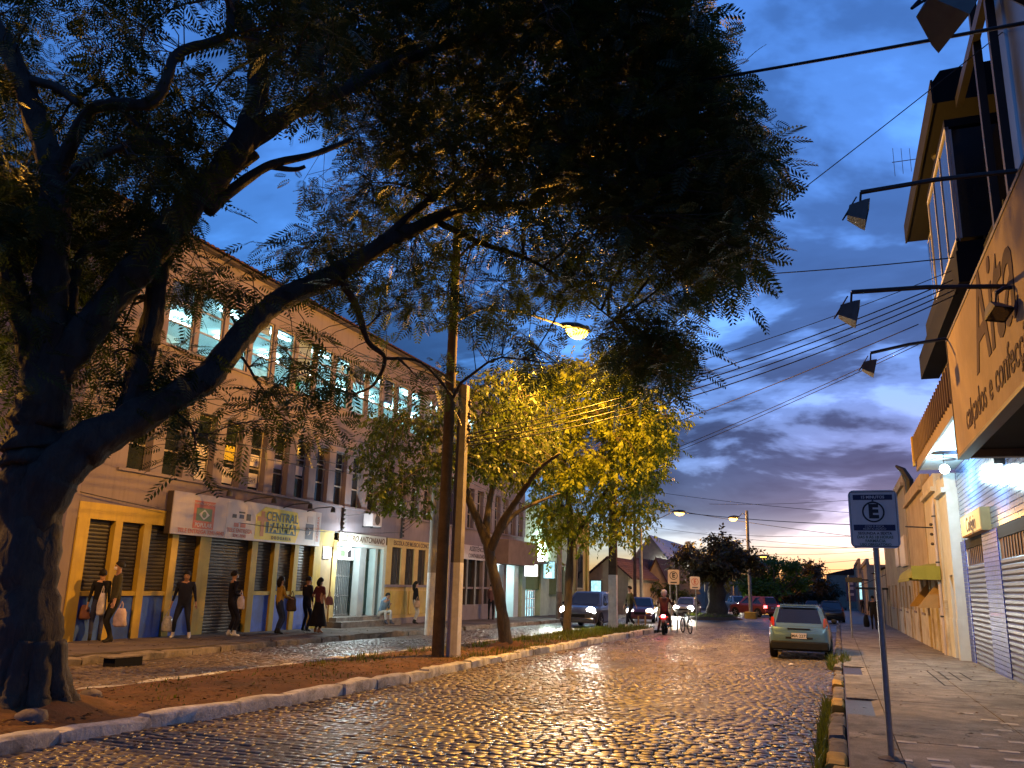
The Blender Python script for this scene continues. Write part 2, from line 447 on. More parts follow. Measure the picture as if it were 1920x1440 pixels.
    A['roof'] = pmat('clay roof tiles', (0.085, 0.042, 0.032), 0.85, var=0.35, vs=3, bump=0.4, bs=12, rnd=0.2)
    A['bark'] = barkmat('bark', (0.055, 0.043, 0.033))
    A['bark2'] = barkmat('bark paler', (0.085, 0.065, 0.045))
    A['leaf_big'] = leafmat('feathery leaves', (0.030, 0.052, 0.020), 0.35)
    A['leaf_mid'] = leafmat('olive leaves', (0.060, 0.085, 0.018), 0.4)
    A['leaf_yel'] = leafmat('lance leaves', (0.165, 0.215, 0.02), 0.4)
    A['leaf_dark'] = leafmat('dark glossy leaves', (0.045, 0.038, 0.018), 0.25)
    A['leaf_green'] = leafmat('fresh green leaves', (0.045, 0.11, 0.02), 0.4)
    A['grass'] = leafmat('grass blades', (0.075, 0.10, 0.02), 0.35)
    A['concpole'] = pmat('concrete pole', (0.26, 0.24, 0.21), 0.85, var=0.2, vs=3, bump=0.3, bs=30, streak=0.3)
    A['polewhite'] = pmat('whitewashed pole base', (0.60, 0.60, 0.58), 0.85, var=0.15, vs=4, streak=0.3, dirt=(0.35, 0.33, 0.30), dirt_amt=0.4)
    A['polewood'] = pmat('weathered dark pole', (0.07, 0.05, 0.035), 0.85, var=0.3, vs=5, streak=0.4)
setup_mats()

# ------------------------------------------------------------------ ground, roads, pavements
XR0, XR1 = -7.50, -0.20        # right carriageway
XM0, XM1 = -10.05, -7.50       # planted median
XL0, XL1 = -13.95, -10.05      # left carriageway
XB = -17.0                     # left building line
KH = 0.14

def cobble_material():
    m = bpy.data.materials.new('wet basalt cobbles'); m.use_nodes = True
    T = NT(m.node_tree); T.n.clear()
    out = T.add('ShaderNodeOutputMaterial'); b = T.add('ShaderNodeBsdfPrincipled'); T.link(b.outputs[0], out.inputs[0])
    tc = T.add('ShaderNodeTexCoord'); co = tc.outputs['Object']
    geo = T.add('ShaderNodeNewGeometry')
    n = T.noise(co, 9.0, 5, 0.65)
    big = T.noise(co, 0.35, 4, 0.6)
    c = T.ramp(n, [(0.3, (0.075, 0.060, 0.048, 1)), (0.7, (0.18, 0.145, 0.115, 1))])
    k = T.math('ADD', T.math('MULTIPLY', geo.outputs['Random Per Island'], 0.8), 0.6)
    c = T.mix(1.0, c, k, 'MULTIPLY')
    patch = T.noise(T.mapping(co, (1.0, 0.45, 1)), 0.9, 6, 0.65, 0.5)
    c = T.mix(T.math('MULTIPLY', T.ramp(patch, [(0.50, G4(0)), (0.66, G4(1))]), 0.75), c, (0.040, 0.028, 0.019, 1))
    c = T.mix(T.math('MULTIPLY', T.ramp(patch, [(0.30, G4(1)), (0.42, G4(0))]), 0.5), c, (0.20, 0.15, 0.105, 1))
    T.link(c, b.inputs['Base Color'])
    wet = T.ramp(big, [(0.38, G4(0.0)), (0.62, G4(1))])
    r = T.math('ADD', T.math('MULTIPLY', wet, -0.17), T.math('ADD', T.math('MULTIPLY', n, 0.2), 0.35))
    T.link(r, b.inputs['Roughness'])
    b.inputs['Specular IOR Level'].default_value = 0.45
    bp = T.add('ShaderNodeBump'); bp.inputs['Strength'].default_value = 0.5; bp.inputs['Distance'].default_value = 0.012
    T.link(T.noise(co, 28.0, 5, 0.6), bp.inputs['Height']); T.link(bp.outputs[0], b.inputs['Normal'])
    return m
def far_cobble_material():
    m = bpy.data.materials.new('far wet cobbles'); m.use_nodes = True
    T = NT(m.node_tree); T.n.clear()
    out = T.add('ShaderNodeOutputMaterial'); b = T.add('ShaderNodeBsdfPrincipled'); T.link(b.outputs[0], out.inputs[0])
    tc = T.add('ShaderNodeTexCoord'); co = tc.outputs['Object']
    br = T.add('ShaderNodeTexBrick'); T.link(co, br.inputs['Vector'])
    br.inputs['Scale'].default_value = 1.0; br.inputs['Brick Width'].default_value = 0.19; br.inputs['Row Height'].default_value = 0.2
    br.inputs['Mortar Size'].default_value = 0.016; br.inputs['Mortar Smooth'].default_value = 0.6
    br.inputs['Color1'].default_value = (0.05, 0.045, 0.04, 1); br.inputs['Color2'].default_value = (0.11, 0.095, 0.08, 1); br.inputs['Mortar'].default_value = (0.02, 0.017, 0.014, 1)
    T.link(br.outputs['Color'], b.inputs['Base Color'])
    T.link(T.math('ADD', T.math('MULTIPLY', T.noise(co, 1.2, 4, 0.6), 0.3), 0.25), b.inputs['Roughness'])
    bp = T.add('ShaderNodeBump'); bp.inputs['Strength'].default_value = 0.9; bp.inputs['Distance'].default_value = 0.03
    h = T.math('ADD', T.math('MULTIPLY', br.outputs['Fac'], -1.0), T.noise(co, 5.0, 3, 0.6))
    T.link(h, bp.inputs['Height']); T.link(bp.outputs[0], b.inputs['Normal'])
    return m
MT['cobble'] = cobble_material()
MT['farcobble'] = far_cobble_material()

# one sheet to the horizon
ys = [-120, 0, 60, 150, 300, 600, 5000]
V = []; F = []
for y in ys:
    z = gz(min(y, 300)) - 0.35
    V += [(-3500, y, z), (3500, y, z)]
for i in range(len(ys) - 1): F.append((2 * i, 2 * i + 1, 2 * i + 3, 2 * i + 2))
tag(link_mesh('ground', np_mesh('ground', V, F, MT['ground'])), kind='structure')

def sheet(name, x0, x1, y0, y1, z, mat, n=12):
    V = []; F = []
    for i in range(n + 1):
        y = y0 + (y1 - y0) * i / n
        V += [(x0, y, gz(y) + z), (x1, y, gz(y) + z)]
    for i in range(n): F.append((2 * i, 2 * i + 1, 2 * i + 3, 2 * i + 2))
    return tag(link_mesh(name, np_mesh(name, V, F, mat)), kind='structure')
# main street bed (mud between the stones) and its far continuation
road_r = sheet('road', XR0 - 0.05, XR1 + 0.05, -6, 47.98, -0.010, MT['mud'])
road_l = sheet('road', XL0 - 0.05, XL1 + 0.05, -6, 51.98, -0.010, MT['mud'])
sheet('road', XR0 - 0.05, XR1 + 0.05, 48.0, 300, -0.004, MT['farcobble'])
sheet('road', XL0 - 0.05, XR0 - 0.054, 52.0, 300, -0.006, MT['farcobble'])
sheet('road', XM0 - 0.1, XR0 - 0.054, 40.6, 51.99, -0.006, MT['farcobble'])
sheet('road', -120, XL0 - 0.06, 84, 96, -0.008, MT['farcobble'], 2)      # side street

def cobbles(parent, x0, x1, y0, y1, limit):
    """every sett has its own edges, tilt and height"""
    W_, D_ = 0.150, 0.128
    rows = int((y1 - y0) / D_)
    cx = []; cy = []; hx = []; hy = []
    for r in range(rows):
        y = y0 + (r + 0.5) * D_
        x = x0 + rng.uniform(0.0, 0.12)
        while x < x1 - 0.09:
            w = W_ * rng.uniform(0.78, 1.28)
            if x + w > x1: w = x1 - x
            cx.append(x + w / 2); cy.append(y + 0.03 * math.sin(x * 0.9 + 0.4 * math.sin(y * 0.7)) + rng.normal(0, 0.008)); hx.append(w / 2 - rng.uniform(0.003, 0.008)); hy.append(D_ / 2 - rng.uniform(0.003, 0.009))
            x += w
    n = len(cx); cx, cy, hx, hy = map(np.array, (cx, cy, hx, hy))
    sgn = np.array([(-1, -1), (1, -1), (1, 1), (-1, 1)], float)
    rings = [(-0.0, -0.055), (0.003, -0.007), (0.014, 0.002)]
    dz = rng.normal(0, 0.0035, n) + 0.012 * np.sin(cx * 1.1 + 1) * np.sin(cy * 0.55); tx = rng.normal(0, 0.015, n); ty = rng.normal(0, 0.020, n); low = rng.random(n) < 0.03; dz = np.where(low, dz - 0.012, dz)
    Vs = []
    for ins, z in rings:
        for sx, sy in sgn:
            jx = rng.normal(0, 0.004, n); jy = rng.normal(0, 0.004, n)
            px = sx * (hx - ins) + jx; py = sy * (hy - ins) + jy
            pz = z + dz + tx * px + ty * py if z > -0.05 else np.full(n, z)
            Vs.append(np.stack([cx + px, cy + py, pz + gz(cy + py)], 1))
    # low dome in the middle of each sett
    Vs.append(np.stack([cx + rng.normal(0, .01, n), cy + rng.normal(0, .01, n), gz(cy) + dz + 0.0045], 1))
    V = np.stack(Vs, 1)                                     # n,13,3
    fq = []
    for r in (0, 1):
        for k in range(4): fq.append((r * 4 + k, r * 4 + (k + 1) % 4, (r + 1) * 4 + (k + 1) % 4, (r + 1) * 4 + k))
    for k in range(4): fq.append((8 + k, 8 + (k + 1) % 4, 12, 12))
    quads = np.array(fq[:8]); tris = np.array([(8, 9, 12), (9, 10, 12), (10, 11, 12), (11, 8, 12)])
    # visible size: nearest inside the frame first
    C = np.stack([cx, cy, gz(cy)], 1) - CAM
    q = C @ RW                                             # camera coords
    u = 960 + FPX * q[:, 0] / -q[:, 2]; v = 720 - FPX * q[:, 1] / -q[:, 2]
    vis = (q[:, 2] < -0.5) & (u > 0) & (u < 1920) & (v < 1440) & (v > 0)
    score = np.where(vis, 1.0 / np.maximum(-q[:, 2], .1), 0)
    order = np.argsort(-score); single = order[:limit]; rest = order[limit:]
    def mesh(idx):
        k = len(idx); base = (np.arange(k) * 13)[:, None, None]
        VV = V[idx].reshape(-1, 3)
        Q = (base + quads[None]).reshape(-1, 4); Tt = (base + tris[None]).reshape(-1, 3)
        me = bpy.data.meshes.new('cobblestone')
        me.vertices.add(len(VV)); me.vertices.foreach_set('co', VV.astype(np.float32).ravel())
        li = np.concatenate([Q.ravel(), Tt.ravel()]).astype(np.int32)
        me.loops.add(len(li)); me.loops.foreach_set('vertex_index', li)
        st = np.concatenate([np.arange(len(Q)) * 4, len(Q) * 4 + np.arange(len(Tt)) * 3]).astype(np.int32)
        tot = np.concatenate([np.full(len(Q), 4), np.full(len(Tt), 3)]).astype(np.int32)
        me.polygons.add(len(st)); me.polygons.foreach_set('loop_start', st); me.polygons.foreach_set('loop_total', tot)
        me.polygons.foreach_set('use_smooth', np.ones(len(st), bool))
        me.materials.append(MT['cobble']); me.update(calc_edges=True)
        return me
    for i in single: link_mesh('cobblestone', mesh(np.array([i])), parent)
    tag(link_mesh('cobblestone_paving', mesh(rest), parent), kind='stuff')
cobbles(road_r, XR0, XR1, 4.4, 48.0, 300)
cobbles(road_l, XL0, XL1, 8.2, 52.0, 60)

# ---- pavements -------------------------------------------------------------
def pavement(name, x0, x1, y0, y1, mat): return sheet(name, x0, x1, y0, y1, KH - 0.03, mat, 8)
def cracked_concrete():
    m = MT['conc'].copy(); m.name = 'cracked pavement concrete'
    T = NT(m.node_tree); b = [n for n in T.n if n.type == 'BSDF_PRINCIPLED'][0]
    src = b.inputs['Base Color'].links[0].from_socket
    tc = T.add('ShaderNodeTexCoord')
    vo = T.add('ShaderNodeTexVoronoi', feature='DISTANCE_TO_EDGE'); vo.inputs['Scale'].default_value = 0.55
    w = T.add('ShaderNodeTexNoise'); w.inputs['Scale'].default_value = 3.0; w.inputs['Detail'].default_value = 6
    T.link(tc.outputs['Object'], w.inputs['Vector'])
    va = T.add('ShaderNodeVectorMath', operation='MULTIPLY_ADD'); T.link(w.outputs['Color'], va.inputs[0]); va.inputs[1].default_value = (.5, .5, .5); T.link(tc.outputs['Object'], va.inputs[2])
    T.link(va.outputs[0], vo.inputs['Vector'])
    crack = T.ramp(vo.outputs['Distance'], [(0.0, G4(1)), (0.009, G4(0))])
    gate = T.ramp(T.noise(tc.outputs['Object'], 0.7, 3, 0.5), [(0.48, G4(0)), (0.58, G4(1))])
    st = T.ramp(T.noise(tc.outputs['Object'], 0.9, 6, 0.7, 0.8), [(0.45, G4(0)), (0.7, G4(0.6))])
    c = T.mix(st, src, (0.075, 0.06, 0.048, 1))
    spk = T.ramp(T.noise(tc.outputs['Object'], 90.0, 2, 0.5), [(0.35, G4(0.6)), (0.65, G4(1.2))])
    c = T.mix(1.0, c, spk, 'MULTIPLY')
    c = T.mix(T.math('MULTIPLY', crack, gate), c, (0.02, 0.016, 0.012, 1))
    T.link(c, b.inputs['Base Color'])
    return m
MT['conc'] = cracked_concrete()
pav_r = pavement('pavement', 0.0, 3.6, -4, 130, MT['mud'])
pav_l = pavement('pavement', XB - 0.6, XL0 - 0.17, 2, 62, MT['mud'])
def slab(x0, x1, y0, y1, dz=0.0, ramp=False):
    g = 0.006
    mb = MB()
    x0 += g; x1 -= g; y0 += g; y1 -= g
    za = lambda y: gz(y) + KH + dz
    zl = (lambda y: gz(y) + 0.015) if ramp else za
    vs = [(x0, y0, gz(y0) - 0.03), (x1, y0, gz(y0) - 0.03), (x1, y1, gz(y1) - 0.03), (x0, y1, gz(y1) - 0.03),
          (x0, y0, zl(y0)), (x1, y0, za(y0)), (x1, y1, za(y1)), (x0, y1, zl(y1))]
    return mb.add(vs, [(0, 3, 2, 1), (4, 5, 6, 7), (0, 1, 5, 4), (1, 2, 6, 5), (2, 3, 7, 6), (3, 0, 4, 7)])
RAMPS = [(12.9, 15.0), (19.6, 21.9)]
sl = []; y = 2.0
edges = [2.0, 4.4, 6.6, 8.7, 10.8, 12.9, 15.0, 17.3, 19.6, 21.9, 24.2, 26.6, 29, 31.4, 33.8, 36.2, 38.6, 41, 43.4, 46, 48.6, 51.2, 54, 57, 60]
for i in range(len(edges) - 1):
    a, b = edges[i], edges[i + 1]
    r = any(abs(a - p[0]) < 0.01 for p in RAMPS)
    sl.append(slab(0.012, 0.50, a, b, 0, r))
    for xa, xb in ((0.50, 1.95), (1.95, 3.42)): sl.append(slab(xa, xb, a, b, rng.normal(0, 0.002)))
pieces(pav_r, 'paving_slab', sl, MT['conc'])
sl = []
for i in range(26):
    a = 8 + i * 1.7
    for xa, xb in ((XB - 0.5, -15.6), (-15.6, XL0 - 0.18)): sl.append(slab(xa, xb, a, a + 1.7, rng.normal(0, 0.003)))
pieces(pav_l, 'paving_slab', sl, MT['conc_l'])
# worn white dashes and nested dark L-shaped strips on the right pavement
for u, v in [(1810, 1337), (1893, 1341), (1855, 1350), (1893, 1357), (1880, 1369), (1858, 1378), (1910, 1392), (1815, 1399), (1892, 1409), (1759, 1424), (1768, 1436), (1842, 1438), (1690, 1424), (1905, 1425), (1700, 1391)]:
    p = ground(u, v, KH + 0.004); s = 0.10
    MB().box(p.x - s, p.x + s, p.y - 0.07, p.y + 0.07, KH - 0.004, KH + 0.004, 0, SLOPE).build('painted_mark', MT['tactile'], pav_r)
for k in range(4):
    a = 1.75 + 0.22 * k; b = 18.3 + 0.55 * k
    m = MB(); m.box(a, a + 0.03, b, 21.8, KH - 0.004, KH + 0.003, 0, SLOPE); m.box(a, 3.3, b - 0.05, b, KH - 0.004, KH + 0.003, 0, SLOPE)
    m.build('dark_strip', MT['dark'], pav_r)

# ---- kerbs -----------------------------------------------------------------
def kerb_stone(x, y, w, l, h, rot=0.0, dz=0.0):
    """irregular dressed stone"""
    mb = MB(); n = 4
    c, s_ = math.cos(rot), math.sin(rot)
    vs = []; prof = [(-w / 2, -0.12), (-w / 2, h - 0.03), (-w / 2 + 0.03, h), (w / 2 - 0.03, h), (w / 2, h - 0.03), (w / 2, -0.12)]
    for i in range(n + 1):
        t = -l / 2 + 0.012 + (l - 0.024) * i / n
        e = 0.02 if i in (0, n) else 0.0
        for px, pz in prof:
            jx = rng.normal(0, 0.008); jz = rng.normal(0, 0.007) if pz > 0 else 0
            X = px * (1 - e) + jx
            xx, yy = x + X * c - t * s_, y + X * s_ + t * c
            vs.append((xx, yy, gz(yy) + pz - (e * 0.8 if pz > 0 else 0) + jz + dz))
    m = len(prof); fs = []
    for i in range(n):
        for k in range(m - 1): fs.append((i * m + k, i * m + k + 1, (i + 1) * m + k + 1, (i + 1) * m + k))
    fs.append(tuple(range(m))); fs.append(tuple(n * m + k for k in range(m))[::-1])
    return mb.add(vs, fs)
def kerb_line(name, label_mat, pts, w, h, l0, l1, mats=None):
    """a run of stones along a polyline of (x, y)"""
    root = tag(empty(name, (pts[0][0], pts[0][1], gz(pts[0][1]))), kind='structure')
    P = [Vector((p[0], p[1])) for p in pts]; seg = 0; pos = P[0].copy()
    dist = [0]
    for i in range(1, len(P)): dist.append(dist[-1] + (P[i] - P[i - 1]).length)
    def at(s):
        for i in range(1, len(P)):
            if s <= dist[i] + 1e-6:
                t = (s - dist[i - 1]) / max(1e-6, dist[i] - dist[i - 1]); return P[i - 1].lerp(P[i], t)
        return P[-1]
    s = 0.0; out = []
    while s < dist[-1] - 0.2:
        l = min(rng.uniform(l0, l1), dist[-1] - s)
        a, b = at(s), at(s + l); d = b - a; mid = (a + b) / 2
        out.append((kerb_stone(mid.x + rng.normal(0, 0.015), mid.y, w, d.length, h, math.atan2(-d.x, d.y) + rng.normal(0, 0.006), rng.normal(0, 0.012)), mid))
        s += l
    for mb, mid in out:
        m = mats(mid.x, mid.y) if mats else label_mat
        smooth_angle(mb.build('kerb_stone', m, root), 50)
    return root
def right_kerb_mat(x, y):
    return MT['kerbyellow'] if (13.9 < y < 15.3 or y < 9.9 or 17.2 < y < 18.0) else MT['kerbgrey']  # nearest stones carry the lamp's yellow tint in their colour; others yellow paint
kerb_line('kerb', None, [(-0.10, 2), (-0.10, 12.9)], 0.19, KH + 0.005, 0.8, 1.15, right_kerb_mat)
kerb_line('kerb', None, [(-0.10, 12.9), (-0.10, 13.95)], 0.19, 0.04, 0.9, 1.1, right_kerb_mat)
kerb_line('kerb', None, [(-0.10, 13.95), (-0.10, 19.6)], 0.19, KH + 0.005, 0.8, 1.15, right_kerb_mat)
kerb_line('kerb', None, [(-0.10, 19.6), (-0.10, 21.9)], 0.19, 0.04, 0.8, 1.15, right_kerb_mat)
kerb_line('kerb', None, [(-0.10, 21.9), (-0.10, 62)], 0.19, KH + 0.005, 0.9, 1.25, right_kerb_mat)
med_near = [(-7.45, 3.6), (-7.50, 6.3), (-7.55, 7.3), (-7.40, 8.3), (-7.25, 9.6), (-7.30, 13.9), (-7.62, 19), (-7.75, 22), (-7.82, 30), (-7.9, 38), (-8.2, 39.6), (-8.85, 40.4), (-9.5, 40.0), (-9.95, 39)]
med_far = [(-10.15, 5.5), (-10.12, 8.9), (-9.90, 10.0), (-10.15, 13.4), (-10.07, 18.3), (-10.1, 26), (-9.95, 39)]
kerb_line('kerb', MT['kerbwhite'], med_near, 0.24, 0.15, 0.75, 1.5)
kerb_line('kerb', MT['kerbwhite'], med_far, 0.20, 0.13, 0.8, 1.6)
kerb_line('kerb', MT['kerbgrey'], [(-13.95, 6), (-13.75, 12), (-13.7, 14), (-14.05, 18), (-14.25, 24), (-14.2, 34), (-14.3, 61)], 0.22, KH + 0.005, 0.9, 1.4)

# ---- median: trodden earth with a bumpy top -------------------------------
def earth(name, outline_l, outline_r, ya, yb, mat, h=0.11, hump=0.05, nx=14, ny=120):
    def ip(pl, y):
        for i in range(1, len(pl)):
            if pl[i][1] >= y:
                a, b = pl[i - 1], pl[i]; t = (y - a[1]) / max(1e-6, b[1] - a[1]); return a[0] + (b[0] - a[0]) * t
        return pl[-1][0]
    V = []; F = []
    for j in range(ny + 1):
        y = ya + (yb - ya) * j / ny; xl = ip(outline_l, y) + 0.06; xr = ip(outline_r, y) - 0.08
        for i in range(nx + 1):
            t = i / nx; x = xl + (xr - xl) * t
            z = gz(y) + h + hump * math.sin(math.pi * t) * (0.6 + 0.4 * math.sin(y * 1.3) * math.sin(x * 2.1)) + 0.012 * math.sin(x * 7 + y * 3) * math.sin(y * 5.1 - x)
            V.append((x, y, z))
    for j in range(ny):
        for i in range(nx): a = j * (nx + 1) + i; F.append((a, a + 1, a + nx + 2, a + nx + 1))
    return tag(link_mesh(name, np_mesh(name, V, F, mat, smooth=True)), kind='structure')
earth('median_earth', med_far, med_near[:12], 3.6, 40.2, MT['earth'])
def mound(name, cx, cy, rx, ry, h, mat, n=28, m=8):
    V = [(cx, cy, gz(cy) + h)]; F = []
    for j in range(1, m + 1):
        r = j / m
        for i in range(n):
            a = 2 * math.pi * i / n; k = 1 + 0.06 * math.sin(3 * a + 1)
            V.append((cx + rx * r * k * math.cos(a), cy + ry * r * k * math.sin(a), gz(cy + ry * r * math.sin(a)) + h * (1 - r * r) * (1 + .12 * math.sin(5 * a + r * 4)) - (0.05 if j == m else 0)))
    tri = [(0, 1 + i, 1 + (i + 1) % n) for i in range(n)]
    mb = MB(); q = [(1 + (j - 1) * n + i, 1 + (j - 1) * n + (i + 1) % n, 1 + j * n + (i + 1) % n, 1 + j * n + i) for j in range(1, m) for i in range(n)]
    mb.add(V, tri + q)
    return tag(smooth_angle(mb.build(name, mat), 80), kind='structure')
mound('tree_mound', -8.75, 7.4, 1.15, 1.6, 0.30, MT['earth'])
mound('tree_mound', -8.5, 22.0, 0.75, 1.9, 0.26, MT['earth'])
mound('tree_island', -8.6, 64.0, 2.0, 4.6, 0.40, MT['earth'])

def grass(name, spots, label, mat=None, h0=0.12, h1=0.34):
    """spots: (cx, cy, rx, ry, count, z)"""
    Vs = []
    for cx, cy, rx, ry, cnt, z in spots:
        a = rng.uniform(0, 2 * np.pi, cnt); r = np.sqrt(rng.uniform(0, 1, cnt))
        x = cx + rx * r * np.cos(a); y = cy + ry * r * np.sin(a)
        clump = 0.6 + 0.4 * np.sin(x * 4.1 + 1) * np.sin(y * 3.3)
        h = rng.uniform(h0, h1, cnt) * clump * (1.1 - 0.5 * r); w = rng.uniform(0.006, 0.013, cnt)
        d = rng.uniform(0, 2 * np.pi, cnt); lean = rng.uniform(0.1, 0.7, cnt) * h
        bx, by = np.cos(d), np.sin(d); px, py = -by, bx
        z0 = gz(y) + z
        A = np.stack([x - px * w, y - py * w, z0], 1); B = np.stack([x + px * w, y + py * w, z0], 1)
        C = np.stack([x + bx * lean * .4 + px * w * .8, y + by * lean * .4 + py * w * .8, z0 + h * .6], 1); D = np.stack([x + bx * lean * .4 - px * w * .8, y + by * lean * .4 - py * w * .8, z0 + h * .6], 1)
        E = np.stack([x + bx * lean + px * .001, y + by * lean + py * .001, z0 + h], 1); E2 = E - np.stack([px, py, 0 * px], 1) * .002
        Vs.append(np.stack([A, B, C, D, E, E2], 1))
    V = np.concatenate(Vs); n = len(V)
    F = (np.arange(n) * 6)[:, None, None] + np.array([(0, 1, 2, 3), (3, 2, 4, 5)])[None]
    o = link_mesh(name, np_mesh(name, V.reshape(-1, 3), F.reshape(-1, 4), mat or MT['grass']))
    return tag(o, label, 'grass', kind='stuff')
gs = [(-8.9, 25 + i * 0.95, 1.0, 1.1, 420, 0.10) for i in range(4)] + [(-8.9, 29 + i * 1.0, 0.95, 1.1, 700, 0.11) for i in range(11)]
gs += [(-8.6, 22.3, 1.0, 1.5, 500, 0.12), (-9.4, 15.5, 0.5, 2.2, 250, 0.10), (-7.9, 20, 0.3, 3, 260, 0.10), (-9.3, 19.5, 0.6, 1.6, 300, 0.1)]
grass('grass', gs, 'rough green grass growing along the median strip')
grass('grass', [(-8.8, 9 + i * 0.9, 1.25, 1.0, 130, 0.11) for i in range(18)], 'short dry grass dotted over the bare earth of the median', h0=.03, h1=.12)
grass('grass', [(-8.6, 64, 1.9, 4.2, 1500, 0.22)], 'bright grass round the trunk of the dark rounded tree', h0=.15, h1=.4)
grass('grass', [(-0.24, 22.6 + i * 0.45, 0.13, 0.5, 150, 0.0) for i in range(7)] + [(-0.27, 9 + i * 0.8, 0.07, 0.5, 60, -0.01) for i in range(8)] + [(0.05, 24.2, 0.16, 0.9, 200, 0.1)],
      'weeds sprouting in the gutter beside the right kerb', h0=.08, h1=.5)

# ------------------------------------------------------------------ left side: long three-storey building
def thin_glass():
    m = bpy.data.materials.new('clear pane'); m.use_nodes = True
    T = NT(m.node_tree); T.n.clear()
    out = T.add('ShaderNodeOutputMaterial'); tr = T.add('ShaderNodeBsdfTransparent'); gl = T.add('ShaderNodeBsdfGlossy')
    tr.inputs[0].default_value = (0.86, 0.93, 0.93, 1); gl.inputs['Roughness'].default_value = 0.03
    mx = T.add('ShaderNodeMixShader'); mx.inputs[0].default_value = 0.10; T.link(tr.outputs[0], mx.inputs[1]); T.link(gl.outputs[0], mx.inputs[2])
    T.link(mx.outputs[0], out.inputs[0])
    return m
MT['clear'] = thin_glass()
MT['room'] = pmat('classroom paint', (0.62, 0.72, 0.72), 0.85, var=0.05)
MT['curtain'] = pmat('green curtain', (0.02, 0.42, 0.17), 0.8, var=0.2, vs=5)
MT['whitepaper'] = pmat('paper notice', (0.66, 0.62, 0.58), 0.8, var=0.06)

def corrugated(x, y0, y1, z0, z1, pitch=0.09, depth=0.022):
    """roller shutter: real corrugations on a plane x = const facing +x"""
    mb = MB(); n = int((z1 - z0) / pitch); vs = []; fs = []
    zz = []
    for i in range(n):
        b = z0 + (z1 - z0) * i / n; p = (z1 - z0) / n
        zz += [(b, 0), (b + p * 0.15, depth * 0.8), (b + p * 0.5, depth), (b + p * 0.85, depth * 0.8)]
    zz.append((z1, 0))
    for z, d in zz: vs += [(x + d, y0, z), (x + d, y1, z)]
    for i in range(len(zz) - 1): fs.append((2 * i, 2 * i + 1, 2 * i + 3, 2 * i + 2))
    return mb.add(vs, fs)

